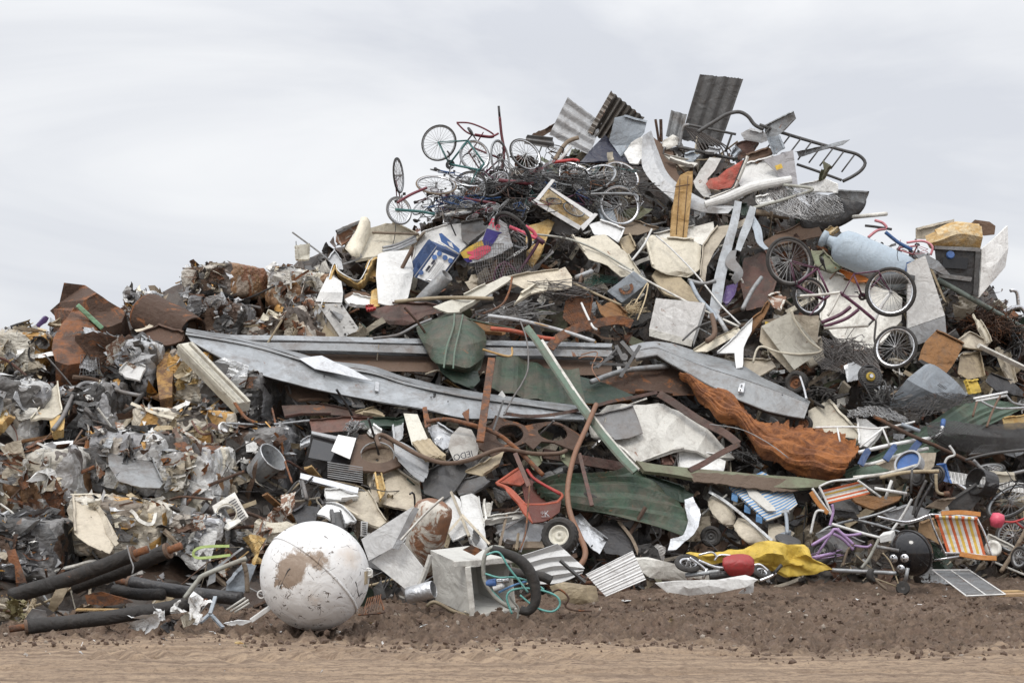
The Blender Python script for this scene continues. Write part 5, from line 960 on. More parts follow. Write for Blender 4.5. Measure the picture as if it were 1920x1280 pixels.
# ---------------------------------------------------------------- upper middle: appliances, box, emblem panel, drawer
t = thing('console_unit', 'beige and white appliance unit with black screws and a grey label', 'appliance', P((630, 600), .5)); LAND.append((630, 600, 'beige console'))
par('body', [(594, 569), (641, 569), (636, 632), (571, 608, -.1)], 'beige', dd=.5, parent=t, crump=.002)
dk = D(594, 569); quad('front_panel', [(595, 569.5), (641, 569.5), (683, 631), (637, 631)], 'white', dd=.515, d=dk, parent=t, crump=0, thick=.01, n=2, m=2)
for x, y in ((607, 571.5), (640.5, 573.5), (647, 626.5)): V, f = lathe([(0, .02), (.014, .018), (.016, 0)], W(x, y, dk - .53), (.2, -1, .2), 10); mk('screw', V, f, 'black', t)
quad('label_plate', [(625, 582), (644, 591), (640, 600), (621, 592)], 'lightgrey', dd=.53, d=dk, parent=t, crump=0, thick=.004, n=2, m=2)
for x, y, s_ in ((654, 601, 4), (658, 606, 5), (661, 612, 4), (643, 612, 3)): quad('label_plate', [(x, y), (x + s_, y + .6), (x + s_ + 1, y + 2.6), (x + 1, y + 2)], 'midgrey', dd=.53, d=dk, parent=t, crump=0, thick=.003, n=1, m=1)
for x, y in ((589, 586), (596, 582)): quad('vent', [(x, y), (x + 4, y - 6), (x + 7, y + 1), (x + 2, y + 8)], 'lightgrey', d=dk, dd=.52, parent=t, crump=0, thick=.03, n=1, m=1)
band('bent_sheet', [[(613, 520), (622, 518), (640, 528)], [(600, 548, .15), (620, 548, .2), (643, 548, .1)], [(592, 566), (618, 567, .05), (641, 568)]], 'white', 'white bulging sheet standing on the beige console', 'sheet', .5, nu=12, crump=.02, land=(620, 545, 'white bulging sheet'))
t = thing('folded_sheet', 'white folded fridge panel in a V with orange foam lining', 'panel', P((655, 515), .4)); LAND.append((655, 515, 'V folded fridge panel'))
vp = [(602, 570), (608, 545), (616, 518), (624, 495), (630, 494), (634, 506), (652, 518), (672, 525), (684, 508), (694, 486), (704, 482)]
band('skin', [[(x, y, .25) for x, y in vp], [(x + 3, y + 1, -.3) for x, y in vp]], 'white', dd=.35, nu=50, sub=3, crump=.02, parent=t, thick=.01)
band('foam', [[(x + 2, y + 3, .2) for x, y in vp], [(x + 5, y + 15, -.1) for x, y in vp]], 'foam', dd=.35, nu=50, sub=3, crump=.05, parent=t, thick=.03, jag=.5)
poly('foam_lump', [(697, 545), (707, 540), (713, 572), (700, 576), (694, 568)], 'foam', 'orange foam strip below the V folded fridge panel', 'foam', .5, thick=.06, crump=.03)
poly('foam_lump', [(690, 490), (706, 485), (708, 525), (692, 522), (682, 520)], 'foam', 'orange foam sheet inside the arm of the fridge panel', 'foam', .3, thick=.05, crump=.03)
band('appliance_sheet', [[(708, 480), (722, 474), (745, 472), (768, 470)], [(705, 520, .1), (730, 515, .2), (755, 515, .2), (775, 508)], [(709, 570), (725, 574), (745, 573), (764, 560)]], 'white', 'tall white curved panel standing beside the blue box', 'panel', .55, nu=16, crump=.02, smooth=False, thick=.02, land=(738, 525, 'tall white panel'))
for i in range(3): rod('rolled_edge', [(718, 476 - i * 6), (745, 468 - i * 5), (780, 452 - i * 5)], 2.5, 'lightgrey', ['rolled white edge along the tall white panel', 'second rolled white edge above the tall white panel', 'uppermost rolled white edge above the tall white panel'][i], 'edge', .4)
poly('appliance_sheet', [(776, 450), (788, 436), (840, 424), (868, 418), (880, 445), (862, 470), (820, 470), (790, 500), (772, 495)], 'white', 'white appliance side behind the blue box', 'panel', .3, crump=.02, thick=.05, land=(830, 445, 'white appliance side'))
poly('grey_sheet', [(864, 420), (905, 415), (920, 430), (880, 458), (866, 448)], 'midgrey', 'smoky grey dented sheet behind the emblem panel', 'sheet', .3, crump=.05)
poly('cream_sheet', [(692, 425), (735, 420), (790, 436), (785, 462), (742, 480), (668, 486), (676, 455)], 'cream', 'large cream flat panel under the red bicycle', 'panel', .3, crump=.015, land=(735, 450, 'large cream panel'))
rod('thin_bar', [(698, 436), (785, 439)], 2.5, 'woodold', 'straight grey bar lying over the large cream panel', 'bar', .45, seg=4); rod('thin_wire', [(742, 420), (740, 445), (734, 466)], .8, 'darkgrey', 'thin dark cable down the large cream panel', 'wire', .4)
band('appliance_sheet', [[(678, 412), (684, 410), (690, 418)], [(668, 440, .15), (676, 442, .2), (688, 440)], [(650, 470), (660, 480, .1), (670, 482)]], 'cream', 'long cream rounded appliance side near the crest', 'panel', .35, nu=8, crump=.01, smooth=True, thick=.05, land=(672, 448, 'long cream rounded side'))
poly('torn_sheet', [(632, 432), (668, 415), (676, 420), (655, 450), (640, 460), (630, 452)], 'white_rusty', 'torn rusty white lump at the crest beside the cream side', 'scrap', .1, crump=.06)
poly('torn_sheet', [(630, 432), (672, 414), (674, 418), (634, 440)], 'midgrey', 'dark thin edge sheet on the crest above the torn lump', 'sheet', .15, crump=.01)
poly('appliance_sheet', [(554, 460), (579, 457), (580, 485), (555, 487)], 'pale', 'small upright cream square on the crest', 'panel', .1, crump=.008, thick=.03, land=(567, 472, 'small upright cream square'))
rod('thin_rod', [(555, 452), (556, 478)], .8, 'darkgrey', 'thin upright rod beside the cream square', 'rod', .05)
poly('bent_sheet', [(615, 488), (627, 470), (640, 490), (643, 505), (628, 500)], 'lightgrey', 'grey pointed sheet between the fridge panel arms', 'sheet', .2, crump=.02)
poly('roof_shingle', [(571, 500), (582, 498), (604, 532), (596, 533), (580, 520)], 'darkgrey', 'dark rough flap sticking up near the crest', 'flap', .3, crump=.02, thick=.02)
band('torn_sheet', [[(645, 555), (665, 545), (690, 550), (697, 560)], [(645, 566), (670, 574), (690, 572), (700, 565)]], 'brown', 'brown curved sheet inside the V folded panel', 'sheet', .3, crump=.03)
poly('appliance_sheet', [(646, 562), (662, 552), (698, 563), (690, 575), (655, 573)], 'white', 'white stained plate below the V folded fridge panel', 'panel', .4, crump=.01)
# blue box
t = thing('speaker_box', 'blue and white printed box with round emblems and an open side', 'box', P((818, 492), .6)); LAND.append((818, 492, 'blue printed box'))
db = D(820, 495); par('body', [(818, 461), (861, 479), (776, 519), (803, 449, -.28)], 'bluedeep', dd=.6, d=db, parent=t, crump=.001, n=3, skip=('bc',))
B0 = lambda s, r, e: W(818 + 43 * s - 42 * r, 461 + 18 * s + 58 * r, db - e)
mk('label_panel', [tuple(B0(*p)) for p in ((.1, .10, .625), (.9, .10, .625), (.9, .98, .625), (.12, .98, .625))], [(0, 3, 2, 1)], 'white_clean', t, solid=.008)
for s_, r_ in ((.28, .16), (.56, .20), (.82, .22), (.20, .30), (.12, .82)):
    c = B0(s_ + .02, r_, .64); V, f = lathe([(0, .012), (.036, .012), (.036, 0)], c, (-.12, -1, .1), 20); mk('emblem', V, f, 'blue', t); V, f = lathe([(0, .006), (.012, .006), (.012, 0)], B0(s_ - .06, r_ - .035, .64), (-.12, -1, .1), 10); mk('emblem', V, f, 'navy', t)
for k, (s0, r0, r1, wd) in enumerate(((.24, .38, .50, .09), (.22, .56, .72, .09), (.36, .42, .74, .03), (.5, .36, .9, .012), (.58, .36, .9, .012), (.66, .36, .9, .012), (.74, .40, .9, .012))):
    mk('printed_line', [tuple(B0(*p)) for p in ((s0, r0, .637), (s0 + wd, r0, .637), (s0 + wd, r1, .637), (s0, r1, .637))], [(0, 3, 2, 1)], 'navy' if k < 3 else 'lightgrey', t, solid=.003)
for s_ in ((.0, .03), (.97, 1.0)): mk('corner_trim', [tuple(B0(*p)) for p in ((s_[0], 0, .63), (s_[1], 0, .63), (s_[1], 1, .63), (s_[0], 1, .63))], [(0, 3, 2, 1)], 'lightgrey', t, solid=.01)
poly('side_panel', [(805, 448), (818, 463), (778, 519), (774, 506)], 'bluedeep', d=db, dd=.57, parent=t, holes=[circ(803, 468, 4.5, 12, 9), circ(785, 498, 3.5, 12, 7)], crump=0, thick=.02)
poly('flap', [(823, 438), (828, 437), (862, 467), (861, 476), (828, 455)], 'blue', d=db, dd=.66, parent=t, crump=.002, thick=.03); poly('flap_mark', [(838, 452), (847, 455), (851, 466), (843, 461)], 'white_clean', d=db, dd=.70, parent=t, crump=0, thick=.004); rod('flap_edge', [(822, 452), (861, 477)], 1.6, 'white', d=db, dd=.68, parent=t)
rod('foot_trim', [(798, 524), (822, 529)], 2, 'chrome', d=db, dd=.66, parent=t)
# emblem panel
t = thing('emblem_sheet', 'silver drinks cooler panel with yellow sun and red bull emblem', 'panel', P((910, 455), .6)); LAND.append((910, 455, 'emblem panel'))
de = D(905, 455); EP = lambda nm, pts, mt_, e: poly(nm, pts, mt_, d=de, dd=.55 + e, parent=t, crump=0, thick=.006, step=6)
poly('sheet', [(862, 474), (890, 458), (907, 440), (925, 405), (950, 420), (962, 462), (925, 482), (882, 494)], 'silver', d=de, dd=.55, parent=t, crump=.006, thick=.02)
EP('emblem_patch', [(913, 428), (932, 434), (942, 436), (925, 445), (905, 449)], 'royal', .012); EP('emblem_patch', [(904, 450), (935, 441), (928, 452), (921, 462), (908, 461)], 'royal', .014); EP('emblem_patch', [(869, 485), (880, 482), (886, 490), (876, 492)], 'royal', .016)
EP('emblem_patch', [(863, 474), (880, 462), (903, 450), (907, 460), (903, 466), (880, 484), (869, 484)], 'stripeyel', .018)
EP('emblem_bull', [(875, 472), (886, 470), (896, 464), (905, 461), (915, 460), (921, 463), (920, 470), (912, 476), (904, 482), (896, 487), (889, 485), (880, 487), (879, 481), (886, 478), (877, 476)], 'pinkbike', .026)
text('lettering', 'Re', Vector(W(928, 421, de - .59)), (1, -.05, -.55), (.45, 0, 1), .17, 'pinkbike', t)
# white drawer
t = thing('drawer_tray', 'white open drawer with a tan inside standing on edge near the bicycles', 'drawer', P((1060, 395), .7)); LAND.append((1060, 395, 'white open drawer'))
dd_ = D(1060, 400)
quad('inner_face', [(1022, 352, -.1), (1105, 410, -.1), (1088, 428, .05), (1000, 380, .05)], 'foampale', d=dd_, dd=.75, parent=t, crump=.004, thick=.02)
for nm, q_ in (('rim', [(996, 378, .1), (1003, 374, .1), (1090, 425, .1), (1085, 432, .1)]), ('rim', [(1003, 376, .1), (1034, 338, 0), (1040, 340, 0), (1010, 378, .1)]), ('rim', [(1024, 350, 0), (1030, 350, 0), (1116, 404, 0), (1108, 410, 0)]), ('rim', [(1086, 426, .1), (1114, 402, 0), (1120, 404, 0), (1092, 434, .1)])): quad(nm, q_, 'white_clean', d=dd_, dd=.8, parent=t, crump=.002, thick=.05, n=6, m=2)
poly('under_side', [(1000, 384), (1086, 434), (1068, 440), (1045, 440), (1015, 415), (1000, 400)], 'midgrey', d=dd_, dd=.6, parent=t, crump=.03, thick=.02)
for i, (pts, mt_, lb, dd, cr_, bg_) in enumerate([
 ([(990, 425), (1010, 420), (1028, 412), (1040, 420), (1030, 440), (1012, 480), (1000, 497), (990, 490), (985, 455)], 'foam', 'mustard foam slab behind the pink bicycle', .45, .04, .1),
 ([(1072, 440), (1098, 446), (1135, 440), (1155, 455), (1178, 478), (1200, 512), (1165, 518), (1140, 498), (1105, 485), (1095, 470)], 'cream', 'large cream torn sheet hanging under the white drawer', .8, .03, .08),
 ([(1105, 420), (1125, 415), (1170, 432), (1160, 455), (1140, 442), (1115, 440)], 'white_clean', 'white torn plastic above the cream torn sheet', .7, .03, .05),
 ([(1120, 395), (1150, 392), (1158, 420), (1130, 425)], 'bluegrey', 'grey plastic lid beside the white drawer', .5, .01, .04),
 ([(1150, 398), (1180, 412), (1235, 428), (1195, 442), (1165, 440)], 'woodold', 'brown flat board under the spoked wheel', .45, .015, 0),
 ([(1155, 450), (1180, 440), (1192, 465), (1175, 482)], 'tan', 'mottled tan lid behind the cream torn sheet', .5, .01, .06),
 ([(812, 584), (835, 572), (870, 553), (910, 535), (945, 522), (962, 528), (930, 545), (898, 562), (862, 586), (840, 590)], 'pale', 'long cream curved strip across the middle', .85, .012, 0),
 ([(942, 522), (990, 512), (1048, 505), (1060, 500), (1073, 520), (1072, 540), (1040, 545), (1020, 540), (1000, 548), (960, 530)], 'cream_dirty', 'torn cream folded sheet at the end of the curved strip', .8, .04, .05),
 ([(963, 576), (975, 555), (1005, 533), (1030, 532), (1025, 545), (995, 552)], 'cream', 'cream pointed shred below the torn cream sheet', .9, .02, 0),
 ([(690, 580), (735, 572), (800, 570), (845, 582), (800, 592), (770, 606), (730, 608), (697, 590)], 'brownred', 'dark red brown muddy beam above the green barrel', .5, .04, .1),
 ([(685, 575), (700, 573), (704, 582), (688, 584)], 'red', 'small red plastic piece at the tip of the muddy beam', .6, .01, 0),
 ([(872, 600), (935, 612), (960, 618), (940, 630), (900, 625)], 'bark', 'rusty brown half pipe with an orange end behind the green barrel', .6, .03, .05),
 ([(1060, 565), (1075, 552), (1112, 560), (1105, 600), (1072, 610), (1055, 592)], 'rust', 'rusty copper coloured box inside the wire', .4, .03, .06),
 ([(1117, 562), (1130, 572), (1140, 566), (1152, 562), (1178, 588), (1186, 605), (1168, 612), (1140, 600), (1128, 588)], 'bark', 'orange brown broken wood like piece above the rusty strap', .7, .04, .08),
 ([(1208, 450), (1222, 440), (1250, 448), (1300, 452), (1315, 462), (1312, 505), (1290, 520), (1250, 515), (1222, 500)], 'cream', 'cream crushed fridge front with a dented corner', .55, .02, .15),
 ([(1225, 440), (1300, 425), (1338, 414), (1340, 430), (1318, 465), (1250, 450)], 'white_dirty', 'white rust specked top of the crushed fridge', .5, .015, .04),
 ([(1222, 515), (1236, 500), (1262, 512), (1295, 535), (1325, 562), (1288, 572), (1245, 552)], 'tan', 'grey tan cracked panel below the crushed fridge', .5, .015, 0),
 ([(1318, 462), (1345, 425), (1375, 420), (1400, 408), (1398, 420), (1362, 440), (1340, 470), (1325, 500), (1322, 530), (1312, 520)], 'beige', 'beige ragged bent strip beside the galvanised straps', .6, .03, .05),
 ([(1300, 658), (1340, 635), (1385, 615), (1392, 622), (1360, 640), (1325, 660)], 'cream', 'cream long torn panel above the bent beam', .7, .02, .03),
 ([(1345, 660), (1380, 630), (1412, 598), (1410, 620), (1395, 650), (1392, 688), (1380, 690), (1378, 660)], 'white_clean', 'white jagged torn panel beside the beige drawer', .75, .025, .03),
 ([(1390, 622), (1440, 568), (1448, 565), (1430, 600), (1395, 645)], 'bark', 'orange foam edged panel behind the jagged white panel', .6, .02, 0),
 ([(1440, 558), (1462, 545), (1475, 560), (1466, 580), (1450, 575)], 'white_rusty', 'white and brown folded corner behind the beige drawer', .65, .03, 0),
 ([(1362, 675), (1445, 672), (1455, 690), (1420, 705), (1395, 700)], 'beige', 'beige flat panel under the jagged white panel', .4, .01, 0),
 ([(1420, 460), (1455, 440), (1500, 420), (1530, 415), (1545, 440), (1500, 450), (1440, 470)], 'brown', 'brown crumpled sheet behind the dark bicycle wheel', .25, .05, .1),
 ([(1395, 480), (1435, 470), (1460, 520), (1440, 570), (1400, 580), (1388, 530)], 'brownred', 'dark brown flat sheet beside the galvanised straps', .2, .02, 0),
 ([(1522, 475), (1545, 470), (1580, 508), (1560, 515), (1530, 500)], 'olive', 'olive grey bent panel under the blue tank', .5, .02, 0),
 ([(1570, 505), (1620, 518), (1640, 530), (1600, 530)], 'orange', 'orange brown flat sheet under the blue tank', .45, .01, 0),
 ([(1530, 500), (1562, 508), (1622, 532), (1675, 545), (1692, 560), (1690, 600), (1650, 640), (1620, 660), (1580, 650), (1540, 600)], 'white_dirty', 'large dirty white slab behind the tangled bicycles', .3, .012, 0),
 ([(1718, 428), (1788, 411), (1794, 428), (1740, 448), (1718, 448)], 'beige', 'beige panel standing behind the crushed stove', .1, .01, 0),
 ([(1756, 618), (1808, 643), (1786, 685), (1770, 704), (1722, 676), (1735, 640)], 'bark', 'orange tan rusted plate below the white fridge', .6, .015, 0),
 ([(1790, 640), (1815, 622), (1862, 640), (1845, 655), (1818, 652)], 'cream_dirty', 'cream bent flap beside the orange rusted plate', .6, .02, 0),
 ([(1830, 585), (1838, 600), (1860, 640), (1850, 642), (1835, 615)], 'cream', 'narrow cream leaf leaning before the dark wire', .6, .01, 0),
 ([(1870, 650), (1892, 660), (1908, 715), (1896, 720), (1880, 690)], 'cream_dirty', 'cream long panel behind the white pole', .5, .02, 0),
 ([(1800, 665), (1835, 660), (1845, 705), (1815, 712), (1795, 700)], 'tan', 'brownish box side below the cream flap', .4, .02, .05),
 ([(1516, 770), (1555, 750), (1612, 812), (1605, 828), (1555, 818), (1515, 800)], 'cream', 'cream panel with a lengthwise crease above the rusty roll', .5, .012, 0),
 ([(1610, 790), (1626, 788), (1655, 808), (1630, 842), (1612, 835)], 'white', 'white slotted bracket plate beside the cream creased panel', .6, .01, 0),
 ([(1820, 850), (1835, 836), (1872, 834), (1860, 850)], 'lightgrey', 'small white flat plate lying on the dark netting', .7, .01, 0),
 ([(1500, 660), (1540, 640), (1545, 670), (1520, 690)], 'cream_dirty', 'cream bent corner behind the beige drawer', .4, .02, 0),
 ([(1880, 785), (1920, 778), (1930, 800), (1885, 812)], 'foam', 'pale yellow foam lying on the netting at the edge', .6, .04, .06),
 ([(1805, 715), (1830, 712), (1838, 735), (1815, 740)], 'yellow', 'yellow crumpled piece beside the silver box', .5, .03, 0),
 ([(1855, 700), (1895, 712), (1920, 735), (1915, 745), (1870, 735), (1845, 715)], 'black', 'black plastic shell near the white pole', .4, .03, .08)]):
    poly('scrap_sheet', pts, mt_, lb, 'panel', dd, crump=cr_, bulge=bg_, thick=.05 if 'slab' in lb or 'panel standing' in lb else .012, land=(np.mean([p[0] for p in pts]), np.mean([p[1] for p in pts]), lb.split(' behind')[0].split(' under')[0].split(' above')[0].split(' beside')[0].split(' below')[0].split(' hanging')[0].split(' with')[0]))
t = thing('burner_plate', 'grey green metal box top with a rusty round hole', 'plate', P((1180, 540), .8)); LAND.append((1178, 538, 'box top with round hole'))
dq = D(1178, 540); par('body', [(1138, 546), (1188, 508), (1166, 568), (1140, 556, -.25)], 'bluegrey', d=dq, dd=.8, parent=t, crump=.003)
for r0, r1, mt_, e in ((.062, .105, 'rust', .812), (0, .05, 'black', .816)): V, f = lathe([(r0, .002), (r1, .006), (r1, -.004)], W(1174, 540, dq - e), (-.2, -1, .5), 26); mk('ring' if r0 else 'hole', V, f, mt_, t)
t = thing('washer_lid', 'white chipped enamel top lying flat above the bent beam', 'lid', P((1265, 600), .7)); LAND.append((1265, 600, 'chipped enamel top'))
dq = D(1265, 600); par('body', [(1223, 612), (1222, 618), (1290, 634), (1232, 562, -.15)], 'white', d=dq, dd=.7, parent=t, crump=.002)
quad('top', [(1230, 559), (1322, 568), (1299, 638), (1217, 616)], M('chipped', (.76, .75, .73), .25, .25), d=dq, dd=.76, parent=t, crump=.006, thick=.03); quad('front_edge', [(1217, 616), (1299, 638), (1296, 650), (1217, 630)], 'white_dirty', d=dq, dd=.78, parent=t, crump=.004, thick=.02); quad('side_edge', [(1299, 638), (1322, 568), (1324, 578), (1300, 650)], 'lightgrey', d=dq, dd=.76, parent=t, crump=.004, thick=.02)
t = thing('broken_box', 'beige broken box opened out with a curved pale strip', 'box', P((1480, 640), .8)); LAND.append((1480, 640, 'beige broken box'))
dq = D(1480, 640); quad('face', [(1427, 612, .05), (1480, 586), (1540, 658, .02), (1488, 694, .1)], 'pale', d=dq, dd=.85, parent=t, crump=.008, thick=.03); quad('side', [(1482, 590), (1535, 592), (1532, 655), (1538, 655)], 'beige', d=dq, dd=.72, parent=t, crump=.006, thick=.02); quad('edge', [(1427, 612), (1488, 694), (1480, 698), (1424, 640)], 'cream_dirty', d=dq, dd=.84, parent=t, crump=.01, thick=.02)
rod('strip', [(1484, 580), (1492, 605), (1518, 640), (1540, 658), (1500, 664), (1460, 660), (1424, 650), (1412, 680)], 2, 'cream', d=dq, dd=.95, parent=t); poly('foam', [(1435, 602), (1445, 605), (1442, 617), (1434, 612)], 'yellow', d=dq, dd=.9, parent=t, thick=.03)
for i, (pts, mt_, lb, r_) in enumerate([([(990, 441), (1010, 440), (1060, 447), (1100, 460), (1140, 480), (1185, 508), (1205, 520)], 'hose', 'long beige cable sweeping over the cream torn sheet', 2), ([(1160, 498), (1230, 535), (1300, 572), (1385, 612)], 'white_dirty', 'long pale rod slanting down to the jagged white panel', 2), ([(1230, 442), (1260, 468), (1310, 520), (1350, 570), (1388, 608)], 'white', 'long white rod across the crushed fridge', 1.6), ([(1185, 488), (1208, 458), (1222, 430)], 'white', 'short white rod beside the crushed fridge', 2), ([(1295, 528), (1310, 558), (1335, 585), (1345, 600)], 'bluegrey', 'grey angle bar bent beside the galvanised straps', 4), ([(1290, 525), (1320, 532), (1342, 526)], 'galv_dull', 'grey short bar at the bend of the angle bar', 3.5), ([(1428, 520), (1410, 545), (1392, 580)], 'galv_dull', 'grey slanting bar over the dark brown sheet', 4), ([(740, 566), (800, 560), (860, 558), (925, 560)], 'tan', 'long dull tube above the muddy beam', 3.5), ([(700, 634), (745, 628), (780, 610), (810, 598)], 'midgrey', 'grey curved edge beside the green barrel', 2.5), ([(905, 655), (955, 668), (960, 652)], 'wood', 'small pale wood sliver behind the green panel', 2), ([(872, 596), (920, 608), (965, 616)], 'green', 'thin green rod behind the green barrel', 1.5), ([(920, 616), (960, 620), (1010, 632), (1040, 636)], 'redorange', 'orange red tube behind the ribbed beam', 4), ([(915, 592), (960, 598), (1000, 606), (1060, 622), (1115, 640)], 'lightgrey', 'grey white bent strip above the ribbed beam', 3.5), ([(990, 602), (1060, 622), (1118, 642)], 'wood', 'pale wooden lath above the ribbed beam', 2), ([(905, 588), (940, 572), (955, 545), (960, 520)], 'rust', 'thin rusty curved bar before the cream strip', 2), ([(1090, 568), (1110, 610), (1120, 618)], 'white', 'short white tube standing in the wire', 2.2), ([(1080, 520), (1110, 508)], 'lightgrey', 'short pale tube beside the green netting', 4), ([(1087, 532), (1092, 505)], 'brown', 'short brown post beside the green netting', 3), ([(1075, 530), (1120, 552), (1165, 572)], 'tan', 'tan bent rod below the green netting', 2.2), ([(1190, 570), (1205, 545), (1215, 530), (1210, 560), (1195, 600)], 'straw', 'straw coloured looping wire below the round hole', 1.3), ([(1280, 638), (1310, 612), (1345, 600), (1370, 592)], 'darkgrey', 'dark curved cable over the chipped enamel top', 1.8), ([(1335, 590), (1340, 625), (1325, 640)], 'brown', 'brown wooden stub under the galvanised strap', 5), ([(1345, 592), (1362, 620)], 'lightgrey', 'pale bar under the galvanised strap', 4)]):
    rod('bent_rod', pts, r_, mt_, lb, 'rod', .95)
V, f = lathe([(.10, -.3), (.10, .3), (.085, .3), (.085, -.3)], P((812, 543), .7), (.62, -.35, .6), 18); tag(mk('stove_pipe', V, f, 'galv_dull', smooth=True), 'grey open stove pipe below the blue printed box', 'pipe', land=(812, 543, 'open stove pipe'))
strap('metal_strap', [(1384, 378), (1376, 420), (1366, 455), (1352, 510), (1342, 570), (1336, 598)], [13, 15, 17, 19, 20, 17], 'galv', 'long ribbed galvanised strap hanging down the middle', 'strap', .9, land=(1360, 500, 'long galvanised strap'))
strap('metal_strap', [(1412, 388), (1404, 415), (1394, 440), (1384, 470)], [12, 15, 14, 10], 'galv', 'shorter galvanised strap hanging beside the long one', 'strap', .9); strap('metal_strap', [(1408, 405), (1420, 430), (1425, 455), (1438, 468)], [10, 14, 14, 10], 'bluegrey', 'twisted grey strap end beside the short galvanised strap', 'strap', .85, twist=.6); strap('metal_strap', [(1376, 470), (1370, 490), (1385, 510), (1375, 528)], [12, 20, 18, 14], 'midgrey', 'folded dark grey strap across the long galvanised strap', 'strap', .95, twist=.7); strap('metal_strap', [(1345, 540), (1360, 505), (1378, 480)], 8, 'galv_dull', 'bent dull strap behind the long galvanised strap', 'strap', .7)
poly('purple_part', [(1353, 560), (1362, 535), (1384, 530), (1378, 550), (1362, 572)], 'purple', 'purple plastic casing behind the galvanised strap', 'casing', .6, bulge=.08, thick=.03)
# wire work in the middle
netting('wire_basket', [[(888, 455), (930, 448), (970, 450), (1000, 462)], [(892, 500), (935, 492), (975, 495), (1000, 500)], [(900, 530), (940, 520), (980, 515), (1005, 512)]], 'wire', 'fine wire basket below the emblem panel', 'basket', .6, nu=24, nv=10, r=.0035, diamond=False, crump=.04, land=(945, 490, 'fine wire basket'))
netting('green_netting', [[(1095, 525), (1120, 512), (1158, 520)], [(1100, 540), (1130, 530), (1160, 532)]], 'netgreen', 'dark green wire netting beside the cream torn sheet', 'netting', .5, nu=12, nv=6, land=(1128, 527, 'green wire netting'))
netting('wire_netting', [[(1062, 560), (1100, 575), (1120, 600)], [(1055, 600), (1090, 620), (1125, 630)]], 'rust', 'rusty diamond netting around the copper box', 'netting', .6, nu=12, nv=8, land=(1090, 600, 'rusty netting'))
def wires(name, px, py, rx, ry, n, mt_, label, dd=.5, r=.005, land=None, dp=.25, kn=5):
    c = np.array(P((px, py), dd)); k = mpp((px, py)); m = MB(); g = np.random.default_rng(seed())
    for i in range(n): q = c + g.normal(size=(kn, 3)) * [rx * k * .6, dp, ry * k * .6]; m.tube(q, r * g.uniform(.6, 1.4), 4, 14)
    t = thing(name, label, 'wire', c, 'wire tangles in the heap'); m.build('wires', mt_, t)
    if land: LAND.append((px, py, land))
wires('wire_tangle', 1060, 545, 60, 18, 34, 'wire', 'loose dark wire tangle above the rusty copper box', .6, .005, 'dark wire tangle'); wires('wire_tangle', 1060, 455, 22, 14, 24, 'wire', 'tight bundle of wires beside the mustard foam', .6, .004); wires('wire_tangle', 1185, 580, 18, 12, 22, 'straw', 'straw coloured wire tangle beside the enamel top', .7, .003); wires('wire_tangle', 970, 590, 60, 20, 16, 'midgrey', 'grey strips and wires above the ribbed beam', .4, .007)
wires('wire_tangle', 1845, 612, 46, 34, 120, 'rustdark', 'large dark mass of rusty wire below the stove', .0, .006, 'dark wire mass', .3, 6); wires('wire_tangle', 1890, 640, 22, 30, 40, 'black', 'black cable tangle at the edge beside the green pole', .3, .009); wires('wire_tangle', 1595, 660, 45, 30, 44, 'wire', 'loose grey wires under the tangled bicycles', .35, .005); wires('wire_tangle', 1650, 755, 25, 22, 34, 'darkgrey', 'dark cables and strips below the black fan', .4, .008); wires('wire_tangle', 1540, 740, 30, 16, 14, 'rubber', 'black hoses coiled beside the small cart wheel', .45, .014); wires('wire_tangle', 1400, 855, 18, 14, 18, 'darkgrey', 'dark wires beside the small bent tube frame', .4, .006)
wires('wire_tangle', 1540, 960, 14, 22, 50, 'black', 'dark wire mass beside the blue striped cushion', .4, .005)
for nm, r0, mt_, lb, args in (('wire_netting', .0045, 'wire', 'diamond wire netting below the tangled bicycles', dict(rows=[[(1525, 625), (1580, 640), (1640, 655)], [(1520, 665), (1580, 675), (1650, 690)], [(1540, 690), (1600, 705), (1655, 715)]], nu=22, nv=14, dd=.5, land=(1590, 665, 'diamond netting'))),
    ('wire_netting', .005, 'wirelight', 'bright crumpled netting roll over the silver box', dict(rows=[[(1590, 765), (1630, 762), (1670, 772), (1700, 790)], [(1588, 780), (1630, 785), (1670, 792), (1705, 800)]], nu=34, nv=8, dd=.8, crump=.1, land=(1640, 776, 'bright netting roll'))),
    ('wire_netting', .0035, 'wire', 'thin dark netting draped over the silver box', dict(rows=[[(1690, 765), (1740, 738), (1800, 735), (1850, 740)], [(1700, 790), (1750, 775), (1800, 758), (1850, 750)]], nu=34, nv=12, dd=.85, crump=.1)),
    ('wire_netting', .007, 'darkgrey', 'thick rolled chain netting lying over the green sheets', dict(rows=[[(1735, 795), (1790, 788), (1850, 795), (1930, 792)], [(1738, 815, .2), (1800, 815, .25), (1860, 818, .25), (1930, 820, .2)], [(1760, 838), (1810, 846), (1870, 850), (1930, 848)]], nu=36, nv=12, dd=.8, crump=.04, land=(1830, 820, 'rolled chain netting'))),
    ('wire_netting', .007, 'darkgrey', 'lower layer of the rolled chain netting near the edge', dict(rows=[[(1745, 800), (1800, 800), (1860, 806), (1930, 800)], [(1765, 832), (1810, 838), (1870, 842), (1930, 840)]], nu=34, nv=11, dd=.68, crump=.06))): netting(nm, args.pop('rows'), mt_, lb, 'netting', r=r0, **args)
